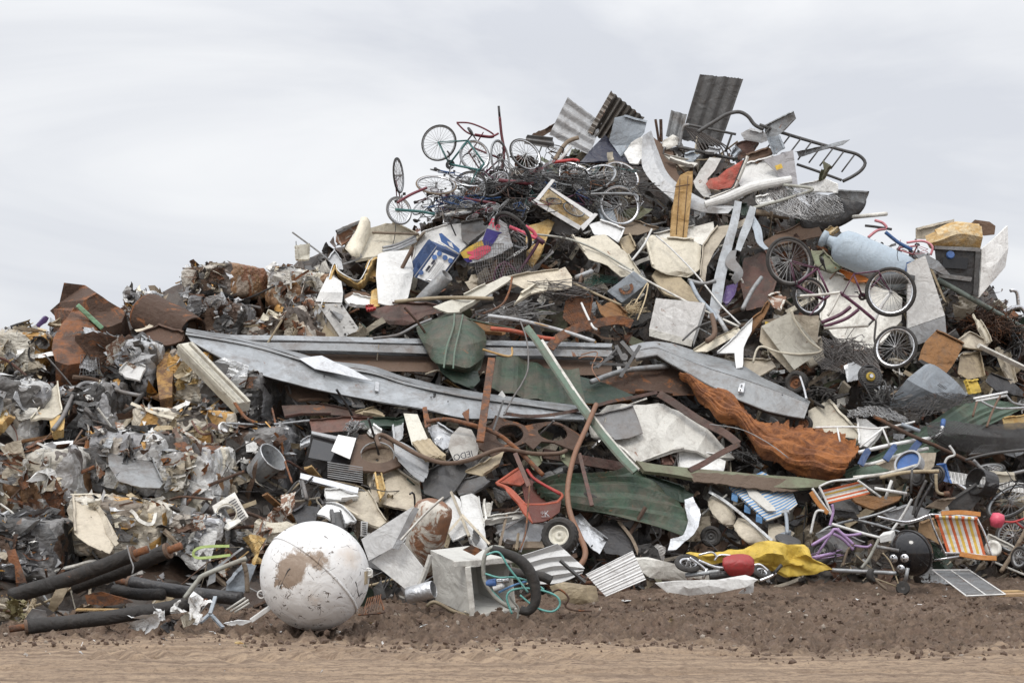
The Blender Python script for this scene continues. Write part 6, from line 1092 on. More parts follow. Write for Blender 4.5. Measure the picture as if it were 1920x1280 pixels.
# ---------------------------------------------------------------- right side: tank, stove, fridge, bikes
t = thing('water_tank', 'pale blue cylindrical pressure tank lying near the crest', 'tank', P((1625, 480), .7)); LAND.append((1625, 480, 'pale blue tank'))
A_, B_ = P((1545, 448), .55, D(1620, 480)), P((1706, 518), .85, D(1620, 480)); ax = B_ - A_; l_ = ax.length; r_ = 33 * mpp((1620, 480))
V, f = lathe([(0, -.02), (.07, -.02), (.075, .1), (.09, .16), (r_ * .7, .2), (r_ * .93, .27), (r_, .38), (r_, l_ * .5), (r_, l_ - .10), (r_ * .94, l_ - .04), (r_ * .6, l_), (0, l_ + .02)], A_, ax, 40); V = np.array(V); mk('shell', V + .02 * sm(V, 3, .8)[:, None] * [0, 1, 1], f, 'tank', t, True)
V, f = lathe([(.075, -.05), (.12, -.04), (.12, .02), (.075, .05)], A_, ax, 20); mk('neck', V, f, 'tank', t, True); poly('sticker', [(1700, 492), (1708, 490), (1702, 518), (1696, 515)], 'blue', d=D(1620, 480), dd=1.15, parent=t, thick=.01, crump=0)
rod('flue_pipe', [(1650, 525), (1690, 522), (1712, 525)], 10, 'darkgrey', 'grey open hose end under the pale blue tank', 'pipe', .8)
t = thing('stove', 'crushed cooker with yellow insulation hanging over the slope', 'cooker', P((1800, 490), .4)); LAND.append((1800, 490, 'crushed cooker'))
dq = D(1780, 520) - .3
band('side_panel', [[(1839, 467), (1864, 446, -.2), (1886, 424, -.4)], [(1837, 510), (1864, 495, -.1), (1887, 465, -.35)], [(1833, 558), (1856, 530, -.1), (1881, 500, -.35)]], 'white', d=dq, dd=.4, parent=t, nu=10, crump=.015, thick=.03)
quad('front', [(1752, 464), (1838, 468), (1832, 556), (1760, 535)], 'black', d=dq, dd=.36, parent=t, crump=.006, thick=.05, n=6, m=6)
for q_, mt_ in (([(1752, 461), (1838, 465), (1838, 472), (1752, 467)], 'midgrey'), ([(1829, 468), (1838, 468), (1832, 556), (1824, 552)], 'darkgrey'), ([(1768, 482), (1815, 484), (1812, 505), (1766, 502)], 'blackgloss'), ([(1758, 512), (1822, 520), (1820, 528), (1760, 520)], 'midgrey')): quad('trim', q_, mt_, d=dq, dd=.43, parent=t, crump=.004, thick=.02, n=4, m=2)
V, f = lathe([(0, .03), (.05, .03), (.06, 0)], P((1782, 478), .46, dq), (0, -1, .2), 14); mk('dial', V, f, 'blue', t)
band('insulation', [[(1736, 448), (1765, 436), (1800, 424), (1838, 428)], [(1738, 458, .1), (1765, 450, .15), (1800, 440, .15), (1840, 446, .1)], [(1750, 464), (1780, 464), (1810, 466), (1836, 466)]], 'foampale', d=dq, dd=.3, parent=t, nu=22, crump=.04, f=5, thick=.05); band('insulation', [[(1752, 436), (1790, 420, -.1), (1835, 424, -.1)], [(1760, 446, .1), (1795, 436, .1), (1838, 440)]], 'foampale', d=dq, dd=.3, parent=t, nu=18, crump=.04, f=5, thick=.04)
poly('back_panel', [(1815, 424), (1828, 412), (1855, 416), (1866, 424), (1864, 440), (1845, 442)], 'brown', d=dq, dd=.1, parent=t, crump=.03, thick=.02); poly('door', [(1710, 472), (1728, 472), (1760, 490), (1782, 515), (1770, 515), (1735, 498)], 'galv', d=dq, dd=.6, parent=t, crump=.01, thick=.04)
t = thing('fridge', 'white fridge lying on its end beside the bicycle wheels', 'fridge', P((1735, 570), .5)); LAND.append((1735, 570, 'white fridge'))
dq = D(1735, 580); quad('side', [(1700, 495), (1733, 480), (1770, 592), (1700, 616)], 'white', d=dq, dd=.5, parent=t, crump=.006, thick=.06); quad('end', [(1700, 617), (1770, 593), (1773, 628), (1708, 650)], 'lightgrey', d=dq, dd=.52, parent=t, crump=.004, thick=.06); poly('vent', [(1737, 621), (1764, 610), (1766, 617), (1738, 628)], 'black', d=dq, dd=.56, parent=t, thick=.01, crump=0); poly('vent', [(1748, 603), (1762, 598), (1763, 605), (1749, 609)], 'midgrey', d=dq, dd=.56, parent=t, thick=.01, crump=0); quad('door_edge', [(1736, 488), (1746, 500), (1774, 568), (1768, 562)], 'tan', d=dq, dd=.46, parent=t, crump=.004, thick=.03)
rod('green_pole', [(1758, 524), (1840, 570), (1930, 622)], 5, M('greengrey', (.13, .16, .14), .3), 'straight grey green pole slanting out past the stove', 'pole', .7, land=(1850, 578, 'grey green pole')); rod('white_pole', [(1835, 648), (1930, 694)], 5, 'white_dirty', 'pale square pole slanting down at the edge', 'pole', .7, seg=4, land=(1885, 672, 'pale square pole'))
t = thing('silver_box', 'silver grey plastic machine cover with slotted vents', 'machine cover', P((1740, 725), .6)); LAND.append((1740, 725, 'silver machine cover'))
dq = D(1740, 730); band('cover', [[(1735, 686), (1750, 686), (1785, 712), (1812, 740)], [(1700, 712, .1), (1730, 728, .15), (1770, 745, .1), (1800, 752)], [(1662, 758), (1700, 762), (1745, 765), (1785, 762)]], 'bluegrey', d=dq, dd=.6, parent=t, nu=12, crump=.006, thick=.04)
for bx, by in ((1757, 722), (1732, 745)):
    for i in range(6): quad('slot', [(bx + i * 2.6, by + i * 1.6), (bx + 5 + i * 2.6, by - 3 + i * 1.6), (bx + 6 + i * 2.6, by - 2.2 + i * 1.6), (bx + 1 + i * 2.6, by + .8 + i * 1.6)], 'black', d=dq, dd=.78, parent=t, crump=0, n=2, m=1, thick=.01)
quad('handle', [(1684, 748), (1708, 738), (1712, 741), (1694, 752)], 'midgrey', d=dq, dd=.74, parent=t, crump=0, thick=.02, n=2, m=2); poly('edge', [(1722, 676), (1728, 674), (1752, 686), (1740, 690)], 'darkgrey', d=dq, dd=.58, parent=t, thick=.05, crump=.004)
t = thing('fan', 'round black fan with a yellow centre among the cables', 'fan', P((1631, 706), .7)); LAND.append((1631, 706, 'black fan')); fc = P((1631, 706), .75); fr = 20 * mpp((1631, 706)); fax = Vector((.15, -1, .25))
for R_, mt_ in ((fr, 'black'), (fr * .7, 'darkgrey')): V, f = lathe(torusprof(R_, .012), fc, fax, 30); mk('guard_ring', V, f, mt_, t, True)
V, f = lathe([(0, -.05), (fr, -.05), (fr * 1.15, .0), (fr, 0)], fc, fax, 30); mk('housing', V, f, 'black', t); V, f = lathe(torusprof(fr * .3, .02), fc - Vector((0, .05, 0)), fax, 20); mk('hub_ring', V, f, 'yellow', t, True); V, f = lathe([(0, .04), (fr * .18, .04), (fr * .2, 0)], fc - Vector((0, .05, 0)), fax, 16); mk('hub', V, f, 'chrome', t)
m = MB(); u = Vector((1, .1, 0)).normalized()
for i in range(-4, 5): h_ = math.sqrt(max(0, 1 - (i / 5) ** 2)) * fr * .95; m.tube([fc - Vector((0, .04, .0)) + Vector((-.2, -.02, .9)) * (i / 5 * fr) - u * h_, fc - Vector((0, .04, 0)) + Vector((-.2, -.02, .9)) * (i / 5 * fr) + u * h_], .006, 4)
m.build('grille', 'midgrey', t); poly('bag', [(1582, 685), (1600, 678), (1620, 690), (1610, 712), (1588, 715)], 'silver', 'clear crumpled plastic sheet beside the black fan', 'plastic', .6, crump=.05)
for px, py, R_, ax, lb, mt_ in ((1494, 717, 21, (-.6, -.8, .1), 'small black rubber cart wheel above the end of the bent beam', 'rustdark'), (1507, 795, 16, (-.2, -.9, .1), 'small rusty hubbed cart wheel under the bent beam', 'rust'), (1333, 1005, 19, (-.1, -1, .1), 'small black wheel with a red hub under the blue cushion', 'darkgrey')): tyre(px, py, R_, ax, lb, mt_, .7 if px > 1400 else .3, None, (px, py, lb.split(' above')[0].split(' under')[0]))
rod('steel_bar', [(1500, 705), (1508, 730), (1512, 748)], 2.5, 'chrome', 'chrome axle bar on the small cart wheel', 'bar', .9)
band('green_sheet', [[(1580, 885), (1650, 850), (1740, 795), (1820, 742), (1850, 745)], [(1610, 893), (1680, 862), (1770, 812), (1850, 770), (1905, 758)], [(1640, 897), (1700, 880), (1790, 830), (1870, 790), (1915, 768)]], 'greenlight', 'long pale green ribbed roofing sheet under the netting', 'sheet', .35, nu=34, sub=6, cor=(5, .012, 'v'), crump=.015, land=(1770, 790, 'pale green roofing sheet'))
band('green_sheet', [[(1575, 893), (1640, 872), (1700, 852), (1745, 838)], [(1600, 905), (1655, 888), (1710, 872), (1755, 855)]], 'greenlight', 'lower pale green board below the blue strapped frame', 'board', .4, nu=20, crump=.015, thick=.03)
# blue strapped lounger frame
t = thing('lounger_frame', 'white tube lounger frame with dark blue straps', 'lounger', P((1690, 850), .8)); LAND.append((1685, 850, 'blue strapped lounger'))
rod('side_rail', [(1610, 848), (1660, 836), (1712, 826), (1750, 820), (1763, 812), (1768, 795)], 3.6, 'white_clean', dd=.9, parent=t); rod('side_rail', [(1612, 872), (1640, 868), (1690, 852), (1740, 840)], 3.4, 'white', dd=.75, parent=t); rod('end_cap', [(1767, 800), (1769, 787)], 4.5, 'blue', dd=.9, parent=t)
for a, b in (((1627, 845), (1613, 872)), ((1677, 838), (1660, 862)), ((1723, 828), (1702, 855))): strap('blue_strap', [a, ((a[0] + b[0]) / 2, (a[1] + b[1]) / 2 - 1), b], 12, 'bluedeep', dd=.98, parent=t, thick=.02)
for x, y in ((1627, 846), (1677, 838), (1724, 829)): V, f = lathe([(.034, -.03), (.045, 0), (.034, .03)], P((x, y), .93), (1, -.1, .25), 12); mk('sleeve', V, f, 'bluedeep', t)
t = thing('tube_frame', 'white thin tube frame leaning over the cream creased panel', 'frame', P((1650, 815), .9))
for pts in ([(1528, 801), (1600, 800), (1640, 803), (1690, 796), (1715, 790)], [(1570, 802), (1575, 828)], [(1655, 803), (1668, 835)], [(1612, 838), (1655, 803)]): rod('tube', pts, 1.8, 'white', dd=.95, parent=t)
rod('steel_bar', [(1690, 795), (1725, 808)], 3.5, 'bluegrey', 'grey blunt tube end beside the white tube frame', 'tube', 1.0)
rod('steel_bar', [(1638, 780), (1700, 812), (1760, 838), (1835, 874)], 3.5, 'rustdark', 'long dark bar slanting under the lounger frame', 'bar', 1.0, land=(1735, 828, 'long dark bar'))
t = thing('chair_frame', 'pale bent chair frame standing on the green roofing', 'frame', P((1860, 750), .8))
for pts, mt_ in (([(1826, 747), (1888, 735)], 'white_clean'), ([(1830, 752), (1885, 742)], 'white'), ([(1832, 752), (1824, 780)], 'brown'), ([(1886, 740), (1900, 755), (1925, 760)], 'lightgrey'), ([(1840, 752), (1870, 765), (1925, 764)], 'lightgrey'), ([(1875, 742), (1862, 768), (1850, 800)], 'brown')): rod('tube', pts, 2.2, mt_, dd=.9, parent=t)
# cushion, double basin, striped chairs
t = thing('striped_cushion', 'blue and white striped plastic lounger part under the muddy board', 'cushion', P((1440, 935), .5)); LAND.append((1440, 940, 'blue striped cushion'))
band('slats', [[(1367, 915), (1400, 900), (1428, 886)], [(1400, 945, .08), (1440, 930, .1), (1480, 915)], [(1437, 978), (1470, 965), (1494, 948)]], ['skyblue', 'stripewhite'], dd=.7, nu=8, sub=16, crump=.008, parent=t, thick=.03, mi=lambda i, j: j % 2)
poly('white_flap', [(1398, 912), (1415, 915), (1452, 950), (1455, 957), (1440, 957), (1405, 930)], 'stripewhite', dd=.85, parent=t, thick=.02, crump=.006)
for x, y in ((1378, 930), (1402, 952), (1424, 970)): par('clip', [(x - 6, y - 4), (x + 6, y), (x - 7, y + 8), (x - 6, y - 8, -.05)], 'skyblue', dd=.75, parent=t, crump=0)
t = thing('double_basin', 'cream double laundry basin lying on its side under the cushion', 'basin', P((1385, 975), .4)); LAND.append((1375, 975, 'double basin'))
for pts in ([(1326, 938), (1336, 926), (1350, 930), (1372, 950), (1380, 968), (1375, 990), (1358, 985), (1335, 962)], [(1375, 985), (1384, 970), (1400, 972), (1430, 1000), (1446, 1016), (1425, 1022), (1405, 1020), (1385, 1003)]): poly('bowl', pts, 'cream_dirty', dd=.45, parent=t, bulge=.2, crump=.004, smooth=True, thick=.02)
strap('rim', [(1330, 922), (1360, 940), (1400, 972), (1448, 1014)], 5, 'galv', dd=.7, parent=t, thick=.03); poly('bowl', [(1440, 982), (1460, 980), (1490, 998), (1480, 1015), (1455, 1018), (1440, 1005)], 'cream_dirty', dd=.45, parent=t, bulge=.12, crump=.01)
t = thing('bracket_stand', 'grey bracket stand with a dark round pad beside the yellow tarp', 'stand', P((1475, 990), .8)); rod('post', [(1472, 955), (1475, 975), (1476, 1000)], 3.5, 'bluegrey', dd=.9, parent=t); V, f = lathe([(0, -.025), (.15, -.025), (.17, 0), (.15, .025), (0, .025)], P((1478, 1013), .95), (.25, -.3, .95), 26); mk('pad', V, f, 'darkgrey', t); V, f = lathe([(.03, -.05), (.03, .05)], P((1473, 960), .9), (1, -.3, .1), 12); mk('clamp', V, f, 'galv', t); par('base', [(1458, 1003), (1478, 998), (1458, 1012), (1464, 998, -.1)], 'bluegrey', dd=.85, parent=t, crump=0)
def lawn_chair(name, label, q, d, stripes, arms, land, along='u'):
    t = thing(name, label, 'lawn chair', W(np.mean([p[0] for p in q]), np.mean([p[1] for p in q]), d)); LAND.append((np.mean([p[0] for p in q]), np.mean([p[1] for p in q]), land)); ns = len(stripes)
    ms = ['stripewhite', 'stripered', 'stripeyel']
    band('webbing', [[q[0], q[1]], [(( q[0][0] + q[3][0]) / 2, (q[0][1] + q[3][1]) / 2, -.03), ((q[1][0] + q[2][0]) / 2, (q[1][1] + q[2][1]) / 2, -.03)], [q[3], q[2]]], ms, d=d, dd=0, nu=ns if along == 'u' else 4, sub=4 if along == 'u' else ns // 2, crump=.004, straight=True, parent=t, thick=.008, mi=lambda i, j: stripes[i if along == 'u' else j])
    return t
t = lawn_chair('lawn_chair', 'lying folding chair with upright orange yellow and white stripes beside the grill', [(1754, 968), (1830, 972), (1848, 1040), (1776, 1035)], 20.9, [1, 0, 2, 0, 1, 0, 2, 0, 1, 0, 2, 0, 1], [], 'striped chair by the grill')
for i in range(13): V, f = lathe([(.012, -.022), (.022, -.022), (.022, .022), (.012, .022)], W(1757 + i * 6, 968.5 + i * .3, 20.87), (1, 0, -.05), 10); mk('webbing_loop', V, f, ['stripered', 'stripewhite', 'stripeyel', 'stripewhite'][i % 4], t)
for pts in ([(1742, 963), (1752, 992), (1770, 1033), (1776, 1040)], [(1744, 964), (1790, 966), (1832, 970)], [(1832, 972), (1846, 1000), (1858, 1036), (1862, 1042)], [(1770, 1036), (1810, 1037), (1852, 1042)], [(1752, 1050), (1800, 1042)]): rod('frame_tube', pts, 2.2, 'chrome', d=20.9, dd=0, parent=t)
strap('armrest', [(1765, 962), (1800, 960), (1838, 964)], 8, 'orangewood', d=20.85, dd=.1, parent=t, thick=.03); strap('armrest', [(1800, 1038), (1835, 1044), (1868, 1046)], 9, 'orangewood', d=20.8, dd=.1, parent=t, thick=.03)
t = lawn_chair('lawn_chair', 'tipped folding chair with level orange yellow stripes under the rusty roll', [(1538, 920), (1612, 902), (1632, 925), (1550, 945)], 21.6, [1, 0, 2, 0, 0, 1, 0, 1], [], 'striped chair by the rusty roll', 'v')
for pts in ([(1536, 912), (1560, 902), (1600, 898), (1625, 892)], [(1536, 912), (1545, 930), (1560, 965)], [(1608, 900), (1630, 916), (1652, 932)], [(1523, 915), (1540, 940), (1558, 965)]): rod('frame_tube', pts, 2.2, 'white', d=21.6, dd=.05, parent=t)
strap('armrest', [(1520, 922), (1535, 945), (1552, 962)], 8, 'orangewood', d=21.6, dd=.15, parent=t, thick=.03)
poly('scrap_sheet', [(1560, 932), (1605, 935), (1612, 962), (1580, 970), (1562, 952)], 'darkgrey', 'dark plastic seat shell in front of the tipped striped chair', 'seat shell', .7, crump=.015, bulge=.05); poly('broken_board', [(1582, 926), (1640, 930), (1690, 935), (1675, 945), (1640, 955), (1605, 945)], 'bark', 'splintered brown board across the tipped striped chair', 'board', .85, crump=.03, thick=.03, jag=1, land=(1635, 940, 'splintered brown board'))
# kettle grill
gd0 = 20.75; gcp = W(1709, 1036, gd0); gr = 43 * gd0 / F
t = thing('kettle_grill', 'black kettle grill lying on its side with legs and wheels', 'grill', gcp); LAND.append((1709, 1036, 'black kettle grill')); gax = Vector((.66, .60, .22)).normalized()
V, f = lathe([(gr * math.sin(a), -gr * .96 * math.cos(a)) for a in np.linspace(0.001, math.pi / 2, 14)], gcp, gax, 40); mk('bowl', V, f, 'blackgloss', t, True)
V, f = lathe([(gr * 1.02 * math.sin(a), gr * .7 * math.cos(a)) for a in np.linspace(math.pi / 2, 0.001, 14)], gcp, gax, 40); mk('lid', V, f, 'blackgloss', t, True); V, f = lathe(torusprof(gr * 1.015, .012), gcp, gax, 40); mk('rim', V, f, 'black', t, True)
for px, py in ((1696, 1046), (1675, 1047), (1689, 1066)):
    c = W(px, py, gd0 - gr * .98); V, f = lathe([(0, .012), (.045, .01), (.05, 0)], c, (-.45, -1, -.1), 18); mk('vent', V, f, 'chrome', t, True); m = MB()
    for k in range(3): a = k * 2.1; m.box(np.array(c) + [math.cos(a) * .025, -.014, math.sin(a) * .025], (.008, .003, .012))
    m.build('vent_hole', 'black', t)
for pts, r_, mt_ in (([(1643, 1024), (1685, 1032)], 3.4, 'galv_dull'), ([(1702, 1064), (1697, 1092)], 3.6, 'galv'), ([(1560, 1068), (1600, 1070), (1680, 1074)], 3.8, 'galv'), ([(1636, 1080), (1650, 1095), (1662, 1104)], 3, 'woodold'), ([(1655, 1036), (1670, 1055), (1685, 1095)], 1.4, 'tan'), ([(1636, 1082), (1690, 1102)], 1.4, 'tan')): rod('leg', pts, r_, mt_, d=gd0 - .35, dd=0, parent=t)
for px, py, R_, ax in ((1635, 1078, 13, (.7, -.7, .1)), (1693, 1102, 13, (-.2, -1, .2))):
    c = W(px, py, gd0 - .35); R_ *= gd0 / F; V, f = lathe([(R_ * .3, -.03), (R_ * .85, -.032), (R_, -.02), (R_, .02), (R_ * .85, .032), (R_ * .3, .03), (R_ * .3, -.03)], c, ax, 24); w_ = mk('wheel', V, f, 'rubber', t); V, f = lathe([(0, .02), (R_ * .35, .025), (R_ * .3, -.02), (0, -.02)], c, ax, 14); mk('hub', V, f, 'darkgrey', w_)
t = thing('grill_rack', 'flat wire refrigerator shelf lying on the mud beside the grill', 'wire shelf', W(1815, 1105, 19.6)); LAND.append((1815, 1105, 'flat wire shelf'))
gq = [W(1748, 1079, 22.0), W(1817, 1077, 22.0), W(1885, 1127, 18.6), W(1812, 1131, 18.4)]
for v in gq: v.z = .14
lerp = lambda a, b, s: a * (1 - s) + b * s
m = MB()
for i in range(34): s_ = i / 33; m.tube([lerp(gq[0], gq[3], s_), lerp(gq[1], gq[2], s_)], .0042, 4)
m.build('grating', 'galv', t); m = MB()
for a, b in ((gq[0], gq[3]), (gq[1], gq[2]), (lerp(gq[0], gq[1], .5), lerp(gq[3], gq[2], .5)), (gq[0], gq[1]), (gq[3], gq[2])): m.tube([a + Vector((0, 0, .007)), b + Vector((0, 0, .007))], .008, 5)
m.build('frame', 'white', t)
for i, (a, b) in enumerate((((1862, 1121), (1935, 1118)), ((1870, 1128), (1935, 1128)))): m = MB(); m.beam(Vector((W(*a, 18.8).x, 18.8 + .3 * (1 - i), .12)), Vector((W(*b, 18.8).x, 18.9 + .3 * (1 - i), .12)), .16, .03); tag(m.build('wooden_board', 'card' if i else 'wood', bevel=.004), ['pale short board lying behind another at the edge of the mud', 'tan short board lying in front of another at the edge of the mud'][i], 'board')
# yellow tarpaulin
tp = band('tarpaulin', [[(1290, 1042), (1340, 1036), (1395, 1034), (1425, 1022), (1455, 1018), (1480, 1022), (1505, 1015), (1518, 1035)], [(1310, 1050, .05), (1360, 1046, .1), (1400, 1046, .1), (1435, 1040, .18), (1465, 1045, .2), (1485, 1050, .04), (1512, 1045, .15), (1525, 1050)], [(1330, 1058), (1380, 1058), (1425, 1060, .1), (1450, 1070, .12), (1475, 1060, .03), (1500, 1062, .1), (1530, 1055), (1552, 1062)], [(1420, 1074), (1440, 1080), (1465, 1081), (1490, 1081), (1510, 1080), (1530, 1075), (1548, 1070), (1560, 1066)]], 'yellow', 'yellow crumpled tarpaulin lying on the mud', 'tarpaulin', d=19.9, dd=0, nu=80, sub=14, crump=.15, f=5.5, thick=.006, land=(1470, 1055, 'yellow tarpaulin'))
V = np.array([v.co[:] for v in tp.data.vertices]); V = vcrease(vcrease(V, 71, .11, 3.2), 75, .05, 9.); V = V + np.stack([0 * V[:, 0], 0 * V[:, 0], .05 * np.abs(sm(V, 6, 3))], 1); tp.data.vertices.foreach_set('co', V.ravel()); tp.data.update()
# torn white boards under the toy bike
poly('torn_board', [(1190, 1045), (1215, 1044), (1250, 1053), (1290, 1062), (1335, 1076), (1330, 1086), (1270, 1089), (1218, 1082), (1200, 1068)], 'white_dirty', 'torn cream white board with a curled brown edge on the mud', 'board', d=19.3, dd=.0, crump=.03, thick=.04, bulge=.06, land=(1240, 1065, 'torn cream board'))
poly('torn_board', [(1228, 1092), (1262, 1088), (1345, 1085), (1398, 1077), (1422, 1086), (1400, 1100), (1350, 1110), (1290, 1115), (1250, 1109)], 'white', 'second torn white board lying lower on the mud', 'board', d=18.6, dd=.0, crump=.03, thick=.05, bulge=.05)
poly('torn_board', [(1405, 1080), (1415, 1083), (1412, 1110), (1402, 1112), (1385, 1112), (1400, 1098)], 'white', 'white split plastic bracket at the end of the torn board', 'bracket', d=18.7, dd=0, crump=.01, thick=.03)
# ---------------------------------------------------------------- crest: roofing sheets, tube frames, insulation
def pl(name, pts, mt_, lb, cat, dd=.3, land=None, **k): return poly(name, pts, mt_, lb, cat, dd, land=(np.mean([p[0] for p in pts]), np.mean([p[1] for p in pts]), land) if land else None, **k)
quad('roofing_sheet', [(1312, 140), (1394, 148), (1350, 275), (1276, 262)], 'darkgrey', 'tall dark grey corrugated roofing sheet standing highest on the heap', 'roofing sheet', n=40, m=16, dd=.2, d=28.3, cor=(3.6, .016, 'u'), crump=.01, jag=.12, thick=.006, land=(1335, 200, 'tallest roofing sheet'))
quad('roofing_sheet', [(1258, 207), (1288, 215), (1276, 262), (1248, 256)], 'galv_dull', 'small grey corrugated sheet leaning against the tallest one', 'roofing sheet', n=18, m=8, dd=.35, d=28.3, cor=(2, .02, 'u'), crump=.01, land=(1268, 232, 'small grey roofing sheet'))
quad('roofing_sheet', [(1064, 184), (1128, 232), (1106, 290), (1030, 252)], 'lightgrey', 'light grey ribbed roofing sheet sloping above the bicycles', 'roofing sheet', n=18, m=34, dd=.3, cor=(3.5, .02, 'v'), crump=.02, jag=.4, land=(1080, 240, 'light ribbed roofing sheet'))
quad('roofing_sheet', [(988, 253), (1036, 258), (1040, 280), (982, 270)], 'galv_dull', 'grey ribbed sheet end sticking out at the crest above the bicycles', 'roofing sheet', n=14, m=18, dd=.25, cor=(2, .02, 'v'), crump=.015)
pl('brown_sheet', [(1000, 250), (1022, 242), (1045, 228), (1042, 240), (1020, 255), (990, 262)], 'brown', 'brown ragged sheet behind the light ribbed roofing', 'sheet', .1, jag=.6)
quad('roofing_sheet', [(1145, 171), (1208, 221), (1164, 278), (1101, 248)], M('darkroof', (.055, .048, .04), .3, .1), 'dark brown corrugated sheet seen from below with rusted edge', 'roofing sheet', n=34, m=14, dd=.35, cor=(7, .03, 'u'), crump=.01, land=(1150, 225, 'dark brown roofing sheet')); quad('edge_strip', [(1145, 172), (1152, 178), (1110, 252), (1101, 248)], M('roofedge', (.30, .28, .25), .5, .4), 'pale rust spotted edge along the dark brown roofing', 'strip', n=6, m=24, dd=.42, cor=(9, .02, 'v'), crump=.02)
pl('grey_sheet', [(1152, 222), (1170, 217), (1213, 228), (1207, 250), (1166, 292), (1142, 264)], 'bluegrey', 'blue grey folded panel in front of the dark brown roofing', 'panel', .5, 'blue grey panel', crump=.012)
pl('navy_sheet', [(1135, 254), (1168, 284), (1202, 316), (1150, 305), (1088, 300), (1112, 275)], 'navy', 'navy blue pointed sheet behind the bicycles', 'sheet', .45, 'navy pointed sheet', crump=.02)
band('curved_sheet', [[(1206, 255), (1203, 285), (1206, 318), (1235, 352), (1275, 382), (1320, 398), (1365, 400)], [(1216, 248, .1), (1222, 280, .12), (1232, 312, .12), (1258, 345, .1), (1295, 372, .1), (1335, 388, .1), (1372, 392)], [(1222, 245), (1232, 280), (1248, 318), (1275, 345), (1310, 368), (1345, 382), (1385, 388)]], 'lightgrey', 'long light grey sheet curving down from the crest', 'sheet', .75, nu=40, sub=4, crump=.05, f=2.2, land=(1240, 330, 'long curved grey sheet'))
pl('white_scrap', [(1170, 290), (1182, 268), (1210, 255), (1212, 285), (1195, 310), (1180, 305)], 'white', 'crumpled white sheet beside the navy pointed sheet', 'scrap', .65, crump=.1, f=4)
band('dark_sheet', [[(1222, 255), (1232, 300), (1255, 335), (1292, 350)], [(1262, 285), (1268, 310), (1275, 330), (1310, 340)]], 'brown', 'dark brown curved sheet inside the long grey one', 'sheet', .45, nu=16, crump=.02)
for i, (a, b, w_) in enumerate((((1229, 224), (1236, 268), 5), ((1239, 224), (1240, 266), 6))): rod('steel_bar', [a, b], w_ / 2, 'rustdark', ['thin upright stub on the crest beside the white lump', 'thicker upright stub on the crest beside the white lump'][i], 'bar', .2, seg=4)
pl('white_lump', [(1243, 265), (1262, 253), (1274, 258), (1272, 272), (1250, 282), (1243, 275)], 'white_dirty', 'white dented lump under the small grey roofing sheet', 'scrap', .5, crump=.05, bulge=.1)
# crib side frames of dark tube
t = thing('bed_frame', 'dark tube frame with a hooped end and bars leaning out over the slope', 'bed frame', P((1520, 280), .6)); LAND.append((1540, 290, 'hooped bed frame'))
bd = 27.2
for pts, r_ in (([(1308, 248), (1340, 228), (1362, 215), (1385, 210), (1402, 218), (1415, 234), (1432, 243)], 3.6), ([(1424, 234), (1470, 250), (1530, 268), (1580, 282), (1608, 290), (1622, 304), (1616, 318), (1600, 330), (1580, 340)], 3.2), ([(1494, 308), (1535, 322), (1578, 338)], 2.6)): rod('hoop', pts, r_, 'darkgrey', d=bd, dd=0, parent=t)
for i in range(9): x = 1442 + i * 20; y0 = 241 + i * 6.2; rod('bar', [(x, y0), (x - 28 + i * .5, y0 + 36 - i * .5)], 1.5, 'darkgrey', d=bd, dd=.02, parent=t)
t = thing('crib_side', 'slatted dark crib side with a pale end post on the crest', 'crib side', P((1320, 265), .55)); LAND.append((1325, 268, 'slatted crib side'))
for pts, r_, mt_ in (([(1274, 275), (1279, 245), (1284, 236), (1292, 234)], 3, 'galv'), ([(1290, 234), (1340, 244), (1380, 252)], 2.4, 'darkgrey'), ([(1272, 276), (1320, 286), (1376, 298)], 3, 'darkgrey'), ([(1372, 252), (1360, 285)], 2, 'darkgrey')): rod('rail', pts, r_, mt_, dd=.6, d=28.0, parent=t)
for i in range(9): rod('slat', [(1283 + i * 3, 238 + i * .6), (1300 + i * 8, 260 + i * 2), (1316 + i * 7, 285 + i * 1.3)], 1.3, 'wire', dd=.55, d=28.0, parent=t)
